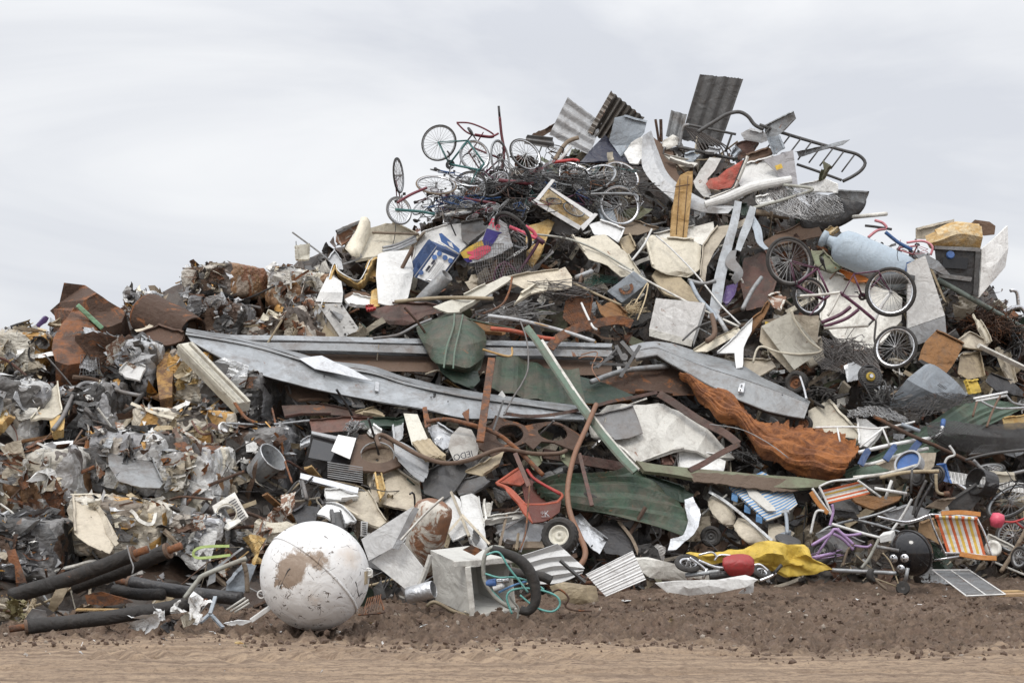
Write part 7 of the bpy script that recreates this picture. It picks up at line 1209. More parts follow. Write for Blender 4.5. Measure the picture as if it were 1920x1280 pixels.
for i, (pts, mt_, lb, dd, cr_) in enumerate([
 ([(1430, 236), (1488, 209), (1491, 222), (1470, 245), (1448, 262), (1436, 256)], 'galv', 'grey creased gutter piece pointing up at the crest', .3, .015),
 ([(1486, 285), (1540, 275), (1581, 262), (1572, 272), (1530, 285), (1490, 295)], 'galv', 'long grey pointed strip behind the bed frame', .2, .01),
 ([(1388, 250), (1405, 240), (1430, 246), (1440, 262), (1425, 268), (1395, 262)], 'lightgrey', 'light ribbed crumpled sheet under the hoop', .5, .04),
 ([(1380, 268), (1410, 260), (1425, 270), (1412, 290), (1385, 300)], 'brownred', 'dark brown hollow sheet under the hoop', .4, .03),
 ([(1440, 258), (1462, 254), (1473, 278), (1452, 290)], 'bluegrey', 'blue grey folded box section above the stickered panel', .6, .01),
 ([(1400, 290), (1440, 276), (1455, 285), (1420, 308), (1402, 306)], 'brown', 'brown channel piece behind the stickered panel', .5, .03),
 ([(1370, 290), (1382, 275), (1392, 283), (1380, 296)], 'bluegrey', 'small blue grey bent sheet beside the slatted crib side', .6, .03),
 ([(1283, 290), (1300, 286), (1312, 292), (1300, 304), (1285, 302)], 'bluegrey', 'bluish crumpled plastic behind the pink insulation', .6, .04),
 ([(1330, 276), (1352, 280), (1340, 290), (1322, 288)], 'lightgrey', 'pale crumpled piece under the slatted crib side', .62, .03),
 ([(1245, 292), (1290, 300), (1308, 308), (1300, 314), (1255, 300)], 'white_dirty', 'pale bent edge under the bluish plastic', .6, .02),
 ([(1378, 325), (1395, 310), (1450, 296), (1462, 330), (1430, 345), (1390, 352)], 'white', 'white crumpled wrap behind the white roll', .5, .04),
 ([(1500, 345), (1545, 335), (1566, 345), (1566, 362), (1520, 360), (1490, 350)], 'white', 'white flat sheet under the bed frame', .4, .02),
 ([(1568, 355), (1634, 359), (1624, 382), (1600, 375), (1572, 370)], 'galv_dull', 'grey trough end sticking out behind the black oval shell', .1, .01),
 ([(1416, 372), (1440, 367), (1452, 380), (1425, 385)], 'white', 'folded white square piece under the white roll', .7, .01),
 ([(1560, 440), (1575, 430), (1560, 425), (1545, 435)], 'foampale', 'pale foam crumb at the neck of the blue tank', .5, .03),
 ([(1345, 395), (1400, 382), (1420, 395), (1390, 405)], 'greendark', 'dark green bent sheet under the pink insulation', .5, .02),
 ([(1540, 300), (1560, 312), (1545, 335), (1535, 340), (1545, 318)], 'olive', 'olive folded bracket across the bed frame', .8, .01)]):
    pl('scrap_sheet', pts, mt_, lb, 'panel', dd, lb.split(' behind')[0].split(' under')[0].split(' above')[0], crump=cr_)
t = thing('insulated_sheet', 'white broken panel showing pink insulation', 'panel', P((1350, 330), .7)); LAND.append((1350, 330, 'pink insulation panel'))
dq = D(1350, 335); poly('white_skin', [(1300, 340), (1318, 312), (1330, 295), (1352, 297), (1340, 320), (1326, 335), (1330, 352), (1335, 372), (1318, 368), (1304, 352)], 'white', d=dq, dd=.75, parent=t, crump=.02, thick=.01)
poly('insulation', [(1323, 345), (1330, 335), (1345, 332), (1362, 318), (1395, 300), (1388, 325), (1372, 352), (1345, 356), (1328, 354)], 'pink', d=dq, dd=.78, parent=t, crump=.05, f=5, thick=.06, bulge=.06); poly('insulation', [(1340, 322), (1345, 305), (1365, 306), (1350, 322), (1335, 332)], 'darkgrey', d=dq, dd=.7, parent=t, crump=.02)
rod('frame_edge', [(1402, 293), (1392, 320), (1378, 352), (1366, 358), (1332, 372)], 3, 'white_dirty', d=dq, dd=.85, parent=t, seg=4, smooth=False); rod('seal', [(1397, 296), (1374, 352), (1330, 368)], 1.2, 'black', d=dq, dd=.92, parent=t, smooth=False)
rod('white_roll', [(1322, 384), (1360, 372), (1410, 352), (1484, 337)], [7, 9, 9, 7], 'white', 'long white rolled sheet under the pink insulation', 'roll', .85, seg=12, crump=.02, land=(1405, 355, 'long white roll'))
t = thing('grey_board', 'pale grey board with a small yellow sticker below the bed frame', 'board', P((1465, 315), .5)); LAND.append((1467, 315, 'stickered panel'))
poly('sheet', [(1432, 300), (1487, 281), (1496, 348), (1468, 345), (1455, 322)], M('lilacgrey', (.55, .54, .56), .2), dd=.6, d=D(1465, 315), parent=t, crump=.004, thick=.03); poly('sticker', [(1453, 311), (1465, 307), (1468, 315), (1456, 319)], 'stripeyel', dd=.65, d=D(1465, 315), parent=t, crump=0, thick=.004)
t = thing('timber_plank', 'split yellow timber plank hanging down over the grey sheet', 'plank', P((1278, 390), 1.0)); LAND.append((1278, 390, 'yellow timber plank'))
poly('plank', [(1268, 345), (1276, 328), (1290, 321), (1299, 321), (1298, 350), (1293, 400), (1288, 445), (1283, 456), (1268, 459), (1256, 453), (1258, 420), (1263, 380)], 'wood', dd=1.0, d=D(1280, 390), parent=t, crump=.006, thick=.09, jag=.4)
for a, b in (((1275, 335), (1268, 440)), ((1290, 330), (1280, 452)), ((1265, 350), (1293, 346))): rod('crack', [a, b], .7, 'brown', dd=1.005, d=D(1280, 390), parent=t)
V, f = lathe([(0.001 + math.sin(a) * 1.0, -math.cos(a) * .42) for a in np.linspace(0, math.pi, 20)], (0, 0, 0), (0, 0, 1), 40)
k = mpp((1560, 395)); Mx = np.array(Matrix.Rotation(math.radians(24), 3, 'Y').inverted() @ Matrix.Rotation(math.radians(68), 3, 'X')); V = (V * [66 * k, 34 * k, 34 * k]) @ Mx.T + np.array(P((1562, 396), .15)); V[:, 2] += 0
tag(mk('oval_shell', V, f, 'black', smooth=True), 'black smooth oval shell sticking out of the crest', 'shell', land=(1575, 395, 'black oval shell'))
netting('chain_netting', [[(1425, 350), (1470, 345), (1520, 360)], [(1420, 380, .1), (1490, 378, .15), (1575, 372, .1)], [(1440, 398), (1510, 405, .1), (1585, 398)], [(1470, 408), (1520, 416), (1560, 412)]], 'wirelight', 'crumpled chain netting draped over the black oval shell', 'netting', .7, nu=40, nv=16, r=.0045, crump=.09, land=(1500, 385, 'crumpled chain netting'))
rod('netting_pole', [(1405, 392), (1450, 380), (1500, 365), (1522, 357), (1518, 352), (1470, 347)], 3, 'hose', 'bent pale pole along the crumpled chain netting', 'pole', .85); rod('pipe', [(1600, 407), (1662, 401)], 4, 'white_dirty', 'pale pipe end sticking out at the crest', 'pipe', .1)
rod('pipe', [(1418, 398), (1480, 406)], 6, 'woodold', 'brown pipe under the chain netting', 'pipe', .5)
# ---------------------------------------------------------------- bicycles
def bk(a, b, lat, label, frame, d=None, dd=.4, land=None, **k):
    d = D((a[0] + b[0]) / 2, (a[1] + b[1]) / 2) if d is None else d
    return bike(P(a, dd, d), P(b, dd, d), lat, label, frame, land=((a[0] + b[0]) / 2, (a[1] + b[1]) / 2, land) if land else None, **k)
bk((823, 268), (880, 355, .2), (.15, 1, .1), 'teal bicycle standing upside down with its rear wheel against the sky', 'teal', dd=.5, land='teal upside down bicycle', wheels=(1, 1), handle=False)
bk((955, 335), (905, 250, .3), (.5, 1, .2), 'maroon bicycle standing on end with its handlebar grip highest', 'maroon', dd=.4, land='maroon upended bicycle', wheels=(0, 0), bars='flat')
t = thing('handlebar', 'upright maroon stem with a black grip against the sky', 'handlebar', P((938, 235), .4)); rod('grip', [(935, 199), (937, 222)], 2.2, 'black', dd=.4, d=27.3, parent=t); rod('stem', [(937, 220), (940, 250), (945, 285), (940, 320)], 2.6, 'maroon', dd=.4, d=27.3, parent=t)
t = thing('bent_wheel', 'bent maroon rimmed wheel lying on edge at the top of the bicycle stack', 'wheel', P((895, 245), .3)); rod('rim', [(856, 230), (880, 231), (905, 240), (925, 252), (922, 258), (895, 255), (875, 248), (857, 231)], 1.6, 'maroon', dd=.4, d=27.3, parent=t); rod('stay', [(890, 252), (920, 256), (935, 250)], 2, 'maroon', dd=.45, d=27.3, parent=t)
bk((752, 397), (746, 332, .2), (.97, .25, .1), 'red bicycle tipped up at the end of the stack with one wheel edge on', 'maroon', dd=.5, land='red tipped bicycle', wheels=(0, 0), handle=False, saddle=False)
loose_wheel(748, 395, 27, (.55, -.82, .15), 'grey tyred wheel hanging at the end of the bicycle stack', .75, None, 'chrome', 'midgrey'); loose_wheel(747, 329, 33, (.97, -.22, .05), 'edge on wheel standing up at the end of the bicycle stack', .7)
for x, y, R_, ax, lb, tm in ((890, 292, 30, (.35, -.9, .15), 'silver wheel in front of the teal upside down bicycle', 'galv'), (938, 300, 38, (.88, -.45, .1), 'tall narrow seen wheel in the middle of the bicycle stack', 'galv'), (818, 347, 38, (.1, -.55, .82), 'nearly flat wheel with orange rim below the teal bicycle', 'woodold'), (880, 340, 28, (.1, -.45, .9), 'flat lying wheel with chrome rim beside the orange rimmed one', 'chrome'), (985, 290, 34, (.5, -.75, .4), 'dark wheel behind the maroon upended bicycle', 'rubber'), (1115, 335, 42, (-.35, -.6, .7), 'pale tyred wheel over the right of the bicycle stack', 'galv'), (1062, 325, 46, (.15, -.6, .8), 'silver wheel lying in the bicycle stack beside the navy sheet', 'galv'), (1165, 330, 36, (.3, -.75, .55), 'brown tyred wheel under the navy pointed sheet', 'woodold'), (1162, 385, 38, (.2, -.95, .2), 'wheel with long bright spokes above the brown board', 'galv'), (1030, 360, 30, (-.3, -.5, .8), 'dark wheel half hidden behind the white drawer', 'rubber'), (868, 388, 36, (.05, -.22, .97), 'flat wheel with a yellow hub below the bicycle stack', 'rubber'), (930, 345, 30, (-.5, -.7, .5), 'small wheel among the dark bicycle parts', 'rubber')): loose_wheel(x, y, R_, ax, lb, .75, None, 'chrome', tm)
BCOL = [('maroon', 'maroon'), ('bluebike', 'blue'), ('galv', 'silver'), ('black', 'black'), ('brownred', 'rusty red'), ('teal', 'teal'), ('darkgrey', 'grey'), ('white_dirty', 'white'), ('plum', 'plum'), ('rust', 'rusty')]
WHR = ['under the teal upside down bicycle', 'behind the flat orange rimmed wheel', 'beside the maroon upended bicycle', 'left of the white drawer', 'under the light ribbed roofing sheet', 'below the navy pointed sheet', 'deep in the bicycle stack', 'at the bottom of the bicycle stack', 'over the grey dented sheet', 'beside the brown tyred wheel']
g = np.random.default_rng(31); protos = []
for i, (x, y) in enumerate([(800, 372), (845, 325), (905, 315), (985, 345), (1055, 290), (1110, 320), (950, 365), (880, 395), (840, 385), (1130, 350), (1010, 315), (1080, 365), (930, 395), (1000, 385), (870, 350), (1040, 315), (1140, 385), (970, 320), (910, 365), (1075, 335), (830, 360), (1020, 340), (860, 372), (900, 385), (955, 350), (990, 370), (1045, 345), (1100, 340), (925, 335), (885, 365), (1015, 375), (970, 395), (815, 385), (1060, 320), (1150, 345), (1172, 318), (1120, 372), (1186, 365), (1095, 385), (850, 405), (905, 400), (1040, 385)]):
    a = g.uniform(0, 6.28); L_ = 56 * (.5 + .5 * abs(math.cos(a))); dx, dy = math.cos(a) * 48, math.sin(a) * 26; c = BCOL[i % 10]
    lat = (g.normal() * .5, -.5 + g.normal() * .4, .9); k = i // 10; WH_ = WHR[(i * 3 + k) % 10] + ('' if i < 20 else ', deeper in' if i < 30 else ', nearly buried' if i < 40 else ', at the dark base')
    bk((x - dx / 2, y - dy / 2, g.uniform(-.3, .3)), (x + dx / 2, y + dy / 2, g.uniform(-.3, .3)), lat, c[1] + ' bicycle tangled ' + WH_, c[0], dd=.75 + g.uniform(-.25, .25), group='bicycles tangled in the stack', wheels=(i % 3 != 0, i % 4 != 1), bars='drop' if i % 2 else 'flat')
wires('wire_tangle', 960, 360, 95, 24, 60, 'black', 'black cables and bent bicycle parts through the stack', .35, .008); wires('wire_tangle', 1065, 350, 110, 26, 60, 'darkgrey', 'thin dark spokes and cables over the right of the bicycle stack', .5, .005); wires('wire_tangle', 860, 380, 60, 16, 9, 'bluebike', 'blue tubes and cables at the bottom of the bicycle stack', .5, .008); wires('wire_tangle', 1080, 330, 70, 22, 12, 'galv', 'silver bars and spokes through the bicycle stack', .55, .007); wires('wire_tangle', 1000, 400, 60, 16, 40, 'black', 'dark chains and levers behind the white drawer', .35, .009)
for i, (pts, mt_, lb, r_) in enumerate([([(1040, 300), (1062, 268), (1085, 258)], 'woodold', 'brown mudguard strip above the bicycle stack', 4), ([(1048, 302), (1070, 275)], 'white', 'white pump tube beside the brown mudguard', 3.4), ([(1035, 305), (1075, 300), (1085, 303)], 'red', 'red tube lying in the bicycle stack', 3), ([(935, 338), (1000, 345)], 'maroon', 'dark maroon tube across the bicycle stack', 3.5), ([(1095, 365), (1140, 363), (1190, 365), (1196, 378)], 'galv', 'silver bent mudguard stay above the spoked wheel', 2.5), ([(800, 352), (770, 365), (745, 380)], 'maroon', 'maroon tube reaching out to the end wheel', 2.6), ([(742, 393), (790, 397), (815, 402)], 'teal', 'teal rusty tube under the end wheel', 2.6), ([(870, 372), (930, 382)], 'maroon', 'maroon tube above the flat wheel with yellow hub', 2.6)]): rod('bike_tube', pts, r_, mt_, lb, 'tube', .95)
V, f = lathe([(.02, -.03), (.05, -.03), (.05, .03), (.02, .03)], P((823, 266), .55), (.1, -1, .1), 12)
# pink bicycle with lettering
t = thing('bicycle', 'pink and plum bicycle hanging front wheel up with white lettering on its frame', 'bicycle', P((985, 455), .9)); LAND.append((985, 450, 'pink lettered bicycle')); pd = D(985, 455) - .9
wheel(t, W(962, 434, pd), (-.62, -.45, -.62), 45 * pd / F, 'galv', 'rubber', .028)
for nm, pts, r_, mt_ in (('fork', [(955, 425), (985, 438), (1006, 447)], 3.6, 'pinkbike'), ('fork', [(985, 424), (1000, 434), (1006, 446)], 3.4, 'pinkbike'), ('frame', [(1012, 447), (960, 482), (948, 490)], 3.4, 'black'), ('frame', [(1012, 448), (1000, 470), (972, 512)], 3, 'plum'), ('frame', [(948, 490), (940, 515), (935, 530)], 2.6, 'plum'), ('frame', [(948, 490), (972, 512)], 2.6, 'plum'), ('frame', [(1006, 446), (1020, 456)], 5, 'plum'), ('seat_stay', [(948, 490), (930, 505), (925, 540)], 2, 'plum'), ('cable', [(1020, 455), (1035, 462), (1030, 475), (1018, 478)], 1, 'black')): rod(nm, pts, r_, mt_, d=pd, dd=0, parent=t)
text('lettering', 'ATSUVOAUM', W(982, 467, pd - .035), (W(1010, 449, pd) - W(952, 487, pd)), (-.5, 0, -1) if 0 else (.5, 0, 1), .058, 'white_clean', t)
# bicycles on the right slope
ta = bk((1480, 490), (1520, 590, .1), (-.25, 1, .15), 'muddy plum mountain bicycle standing nose down beside the blue tank', 'plum', dd=.9, d=24.4, land='muddy mountain bicycle', wheels=(0, 0), handle=False, tube_r=.022)
loose_wheel(1480, 490, 46, (.25, -.95, .12), 'dark knobbly wheel beside the galvanised straps', .9, 24.4, 'midgrey', 'rubber', .024, 'dark knobbly wheel', into=ta); loose_wheel(1518, 556, 36, (.35, -.9, .1), 'silver rimmed wheel behind the muddy mountain bicycle', .6, 24.4, 'chrome', 'rubber', .024, into=ta)
tb = bk((1578, 555), (1670, 547, .1), (-.1, 1, .1), 'silver and plum bicycle with one wheel over the fridge', 'plum', dd=.9, d=23.6, land='silver and plum bicycle', wheels=(0, 0), saddle=False, handle=False, tube_r=.02)
loose_wheel(1670, 547, 46, (-.18, -.96, .1), 'black tyred wheel with bright rim over the fridge', .85, 23.4, 'chrome', 'rubber', .026, 'bright rimmed wheel', into=tb); loose_wheel(1679, 651, 41, (-.45, -.85, .25), 'black tyred wheel with muddy spokes above the silver machine cover', .8, 23.0, 'chrome', 'rubber', .022, 'muddy spoked wheel', into=tb)
for i, (pts, mt_, r_) in enumerate([([(1500, 555), (1545, 552), (1575, 548)], 'white_dirty', 2.4), ([(1575, 548), (1610, 575), (1640, 600)], 'plum', 3), ([(1575, 550), (1562, 575), (1552, 592)], 'white_dirty', 2.4), ([(1640, 600), (1655, 570), (1672, 547)], 'white', 3), ([(1545, 615), (1590, 612), (1628, 610)], 'white_dirty', 3), ([(1540, 605), (1575, 590), (1595, 575)], 'plum', 3.4), ([(1628, 610), (1642, 600), (1640, 640), (1655, 655)], 'darkgrey', 2), ([(1545, 612), (1585, 598), (1610, 580)], 'plum', 3)]): adopt(rod('frame_tube', pts, r_, mt_, dd=1.05, d=24.2), tb)
LAND += [(1480, 490, 'dark knobbly wheel'), (1670, 547, 'bright rimmed wheel'), (1679, 651, 'muddy spoked wheel')]
t = bk((1740, 470), (1688, 452, .1), (.3, .5, .9), 'pink child bicycle lying upside down beside the blue tank', 'rose', dd=.7, d=24.6, land='pink child bicycle', wheels=(0, 0), saddle=True, tube_r=.026, bars='flat')
for pts, mt_, r_ in (([(1640, 413), (1655, 418), (1662, 428), (1645, 432), (1628, 445)], 'rose', 2.6), ([(1622, 423), (1640, 425), (1672, 430)], 'black', 2.4), ([(1660, 435), (1685, 455), (1710, 468)], 'bluebike', 3.4), ([(1700, 455), (1730, 452), (1748, 462), (1745, 478)], 'rose', 2.2)): adopt(rod('frame_tube', pts, r_, mt_, dd=.9, d=24.6), t)
t = bk((1580, 1035), (1535, 1040, .5), (.3, .7, .6), 'lilac bicycle lying flat beside the yellow tarp', 'lilac', dd=.3, d=20.9, land='lilac bicycle', wheels=(0, 0), saddle=False, bars='flat', tube_r=.026)
for pts, r_ in (([(1560, 945), (1562, 960), (1556, 985)], 2.6), ([(1522, 1022), (1555, 1002), (1568, 992), (1600, 1020)], 3), ([(1562, 1000), (1580, 1010), (1600, 1030)], 3), ([(1570, 990), (1585, 1003), (1615, 1000)], 2.6), ([(1530, 1042), (1548, 1015), (1556, 1003)], 2.4), ([(1600, 1022), (1625, 1025), (1634, 1020)], 2.4)): adopt(rod('frame_tube', pts, r_, 'lilac', d=20.6, dd=0), t)
loose_wheel(1540, 1035, 26, (-.5, -.8, .3), 'small dark wheel under the lilac frame', 0, 20.9, 'darkgrey', 'rubber', .04, into=t)
for i, (px, py, R_, ax, lb, d_) in enumerate([(1895, 940, 50, (-.55, -.35, .76), 'grey tyred wheel lying slanted at the edge above the red saddle', 21.8), (1900, 1005, 34, (-.4, -.85, .3), 'dark wheel under the red saddle at the edge', 21.4), (1855, 880, 30, (-.2, -.3, .93), 'thin wheel lying flat on the netting at the edge', 22.6), (1912, 1045, 22, (-.85, -.5, .1), 'narrow wheel standing at the edge of the mud', 20.6)]): loose_wheel(px, py, R_, ax, lb, 0, d_, 'galv', 'rubber', .02)
bk((1860, 935), (1925, 915, .2), (.4, .5, .8), 'black bicycle lying on the heap at the edge above the red saddle', 'black', dd=.1, d=22, land='black edge bicycle', wheels=(0, 0), bars='flat')
t = thing('saddle', 'bright red bicycle saddle with a red tube at the edge', 'saddle', W(1870, 972, 21.2)); LAND.append((1872, 972, 'red saddle')); V, f = lathe([(0, -.1), (.07, -.08), (.09, 0), (.07, .07), (0, .09)], W(1870, 974, 21.2), (.15, -.2, 1), 18); mk('seat', V, f, 'pinkbike', t, True); rod('post', [(1880, 977), (1900, 978), (1925, 970)], 2, 'red', d=21.2, dd=0, parent=t); rod('post', [(1905, 978), (1918, 990)], 2, 'red', d=21.2, dd=0, parent=t)
rod('steel_bar', [(1925, 990), (1900, 1035), (1876, 1072)], 4, 'woodold', 'dull grey bar propped on the mud at the edge', 'bar', d=20.9, dd=0)
V, f = lathe([(0, .02), (.05, .02), (.06, .035), (.09, .035), (.1, .02), (.1, -.03), (.05, -.04)], W(1862, 1028, 21.0), (-.3, -.9, .25), 24); tag(mk('tin_lid', V, f, 'white_dirty', smooth=True), 'white ridged tin lid beside the striped chair armrest', 'lid')
t = thing('wire_shelf', 'white wire shelf lying across the right edge', 'wire shelf', W(1850, 905, 22.4)); LAND.append((1850, 905, 'white wire shelf'))
qa, qb, qc, qd = W(1768, 882, 22.6), W(1930, 908, 22.6), W(1930, 925, 22.1), W(1772, 903, 22.1); m = MB()
for i in range(10): s_ = i / 9; m.tube([lerp(qa, qd, s_), lerp(qb, qc, s_)], .005, 4)
for i in range(24): s_ = i / 23; m.tube([lerp(qa, qb, s_) + Vector((0, -.006, 0)), lerp(qd, qc, s_) + Vector((0, -.006, 0))], .004, 4)
m.build('grating', 'white', t)
V, f = lathe([(.16, -.12), (.17, -.12), (.17, .12), (.16, .12)], W(1842, 905, 22.0), (-.8, -.5, .2), 20); tag(mk('black_ring', V, f, 'black', solid=.01), 'black round plastic collar over the wire shelf', 'collar')
t = thing('blue_wheel', 'grey toy wheel with a blue inner disc below the lounger frame', 'wheel', W(1705, 870, 21.9)); LAND.append((1705, 870, 'blue disc wheel')); wx = Vector((-.55, -.6, .6)); wr = 27 * 21.9 / F
V, f = lathe([(wr * .85, -.06), (wr, -.06), (wr, .06), (wr * .85, .06)], W(1705, 870, 21.9), wx, 28); mk('rim', V, f, 'lightgrey', t, solid=.005); V, f = lathe([(0, .0), (wr * .86, .02)], W(1705, 870, 21.9), wx, 28); mk('disc', V, f, 'blue', t)
t = thing('exercise_machine', 'black crank machine with two discs on a tan axle beside the wire shelf', 'exercise machine', W(1735, 920, 21.4)); LAND.append((1735, 920, 'black crank machine'))
for px, py in ((1720, 893), (1757, 890)):
    for R_ in (16, 11): V, f = lathe(torusprof(R_ * 21.4 / F, .016), W(px, py, 21.4), (-.8, -.6, .1), 22); mk('disc', V, f, 'black', t, True)
    V, f = lathe([(0, -.02), (12 * 21.4 / F, -.01), (12 * 21.4 / F, .01), (0, .02)], W(px, py, 21.4), (-.8, -.6, .1), 18); mk('disc', V, f, 'darkgrey', t)
rod('axle', [(1650, 895), (1700, 885), (1760, 883)], 3.6, 'tan', d=21.4, dd=.1, parent=t)
for pts, mt_, r_ in (([(1755, 888), (1757, 920), (1770, 926)], 'tan', 3), ([(1710, 880), (1708, 925)], 'darkgrey', 2.4), ([(1748, 905), (1728, 940), (1715, 970)], 'black', 3), ([(1737, 900), (1720, 935), (1712, 965)], 'darkgrey', 3), ([(1770, 926), (1780, 925)], 'rust', 5)): rod('arm', pts, r_, mt_, d=21.3, dd=.1, parent=t)
for i, (pts, mt_, lb, r_, d_) in enumerate([([(1530, 1005), (1560, 985), (1640, 965), (1680, 950)], 'galv', 'silver tube running behind the kettle grill', 2.6, 21.4), ([(1560, 982), (1620, 1000), (1660, 1010)], 'white', 'white tube slanting to the kettle grill', 2.8, 21.2), ([(1600, 973), (1650, 985), (1695, 1000)], 'galv', 'silver tube crossing above the kettle grill', 2.4, 21.3), ([(1660, 1010), (1690, 970), (1710, 935)], 'white', 'white upright tube behind the kettle grill', 2.6, 21.3), ([(1645, 968), (1700, 978), (1742, 965)], 'chrome', 'bright tube joining the striped chair', 2.6, 21.1), ([(1660, 935), (1672, 900)], 'white', 'short white tube under the blue disc wheel', 3, 21.6), ([(1600, 895), (1660, 888), (1720, 872)], 'white_dirty', 'pale tube under the pale green board', 3.4, 21.8), ([(1640, 915), (1700, 925)], 'white', 'level white tube beside the crank machine', 3, 21.5), ([(1520, 1000), (1530, 960), (1545, 958)], 'white', 'white bent tube behind the lilac frame', 2.4, 21.4), ([(1580, 1060), (1590, 1030), (1602, 1018)], 'woodold', 'dull short bar on the mud beside the lilac frame', 2.6, 20.6), ([(1615, 1065), (1630, 1045), (1648, 1010)], 'hose', 'pale bent handle beside the kettle grill', 3, 20.5), ([(1765, 890), (1775, 860), (1790, 852), (1780, 835)], 'white', 'white crank shaped rod above the wire shelf', 2.4, 22.2), ([(1810, 862), (1860, 850), (1930, 842)], 'darkgrey', 'dark bar lying over the netting edge', 2.6, 22.4), ([(1825, 862), (1850, 885), (1880, 890), (1930, 880)], 'midgrey', 'grey curved tube beside the wire shelf', 3, 22.3)]): rod('metal_tube', pts, r_, mt_, lb, 'tube', d=d_, dd=0)
for i, (pts, mt_, lb, d_, cr_) in enumerate([([(1725, 978), (1750, 970), (1760, 990), (1765, 1022), (1745, 1010), (1722, 1000)], 'card', 'brown cardboard box behind the striped chair', 21.4, .01), ([(1775, 940), (1830, 905), (1845, 930), (1820, 955), (1785, 965)], 'darkgrey', 'dark grey panel under the wire shelf', 22, .015), ([(1735, 950), (1760, 935), (1792, 932), (1770, 955)], 'woodold', 'brown grey worn wheel cover beside the dark panel', 21.6, .02), ([(1755, 870), (1772, 868), (1782, 905), (1765, 900)], 'blue', 'bright blue plastic fin beside the crank machine', 21.8, .01), ([(1850, 882), (1900, 885), (1905, 900), (1870, 905), (1848, 895)], 'cream', 'cream and blue plastic bottle shape on the wire shelf', 22.2, .02), ([(1650, 960), (1700, 945), (1745, 955), (1730, 975), (1690, 985)], 'lightgrey', 'pale grey metal plate behind the kettle grill', 21.6, .015), ([(1530, 1000), (1560, 990), (1622, 1015), (1582, 1035), (1540, 1018)], 'midgrey', 'grey shallow tray under the lilac frame', 21.2, .008), ([(1640, 870), (1700, 850), (1755, 848), (1750, 880), (1690, 890)], 'beige', 'beige board behind the blue disc wheel', 22.4, .008), ([(1560, 950), (1600, 955), (1610, 972), (1570, 968)], 'black', 'black rubber flap below the tipped striped chair', 21.3, .02), ([(1855, 1000), (1905, 1025), (1900, 1032), (1850, 1010)], 'white_dirty', 'pale strip leaning below the red saddle', 21.2, .008)]): pl('scrap_sheet', pts, mt_, lb, 'panel', 0, lb.split(' behind')[0].split(' under')[0].split(' below')[0], d=d_, crump=cr_, thick=.02)
par('white_motor', [(1648, 1004), (1670, 1000), (1650, 1018), (1656, 997, -.1)], 'white', 'white small plastic housing behind the kettle grill', 'housing', d=20.9, dd=0, crump=.005)
# small motor scooter lying on the torn board
t = thing('toy_motorbike', 'small motorbike lying on its side with a red tank and chrome bars', 'motorbike', W(1350, 1065, 19.0)); LAND.append((1350, 1065, 'small motorbike')); sd_ = 18.9
wheel(t, W(1290, 1056, sd_), (.1, -.5, .86), 26 * sd_ / F, 'chrome', 'rubber', .03, 14); wheel(t, W(1428, 1072, sd_ + .2), (.3, -.5, .8), 20 * sd_ / F, 'chrome', 'rubber', .03, 14)
band('tank', [[(1358, 1052), (1375, 1045), (1398, 1045), (1408, 1052)], [(1357, 1060, .05), (1375, 1058, .08), (1400, 1058, .08), (1407, 1060, .03)], [(1368, 1072), (1385, 1076), (1402, 1074), (1406, 1068)]], 'red', d=sd_, dd=.1, parent=t, nu=14, sub=5, crump=.004, smooth=True, thick=.05)
for nm, pts, mt_, r_ in (('fork', [(1293, 1045), (1315, 1060), (1330, 1075)], 'chrome', 2.6), ('fork', [(1310, 1050), (1340, 1062), (1365, 1065)], 'chrome', 2.6), ('exhaust', [(1285, 1078), (1320, 1074), (1350, 1070)], 'galv', 4.5), ('engine', [(1330, 1080), (1350, 1078), (1370, 1076)], 'black', 8), ('handlebar', [(1425, 1088), (1445, 1080), (1455, 1073)], 'chrome', 3), ('grip', [(1450, 1076), (1466, 1058)], 'black', 3.4), ('handlebar', [(1410, 1060), (1425, 1058), (1440, 1070)], 'chrome', 2.4), ('strut', [(1318, 1085), (1326, 1065)], 'chrome', 3), ('strut', [(1365, 1078), (1390, 1088)], 'red', 2.4), ('seat_frame', [(1340, 1050), (1350, 1040), (1375, 1042), (1390, 1047)], 'chrome', 2), ('seat_frame', [(1310, 1040), (1335, 1035), (1345, 1045)], 'chrome', 2)): rod(nm, pts, r_, mt_, d=sd_ - .06, dd=0, parent=t)
t = thing('chrome_tap', 'chrome curved tap shape at the far edge of the crest', 'tap', P((1905, 560), .1)); rod('spout', [(1895, 545), (1900, 544), (1907, 550), (1910, 575)], 3.5, 'chrome', dd=.1, parent=t); rod('base', [(1880, 585), (1910, 575), (1925, 590)], 4, 'chrome', dd=.1, parent=t)
# ---------------------------------------------------------------- the countless single scraps between: each one an object with its own label
KINDS = [0, 0]
def where(px, py):
    b = min(LAND, key=lambda l: (l[0] - px) ** 2 + 1.6 * (l[1] - py) ** 2); dx, dy = px - b[0], py - b[1]
    return ('above' if dy < 0 else 'below') + ' the ' + b[2] if abs(dy) * 1.2 > abs(dx) else ('beside the ' + b[2])
COLW = {'white': 'white', 'white_dirty': 'dirty white', 'cream': 'cream', 'cream_dirty': 'stained cream', 'lightgrey': 'light grey', 'galv_dull': 'dull steel', 'galv': 'galvanised', 'midgrey': 'mid grey', 'darkgrey': 'dark grey', 'rust': 'rusty', 'rustdark': 'dark rusty', 'brown': 'brown', 'brownred': 'red brown', 'tan': 'tan', 'beige': 'beige', 'silver': 'silver', 'woodold': 'weathered', 'green': 'green', 'black': 'black', 'white_rusty': 'rust stained white', 'foam': 'yellow foam', 'bluegrey': 'blue grey', 'olive': 'olive', 'greendark': 'dark green'}
PL_ = ['lightgrey', 'midgrey', 'galv_dull', 'white_dirty', 'white_rusty', 'brown', 'rustdark', 'tan', 'silver', 'darkgrey', 'cream_dirty', 'beige', 'rust', 'galv']
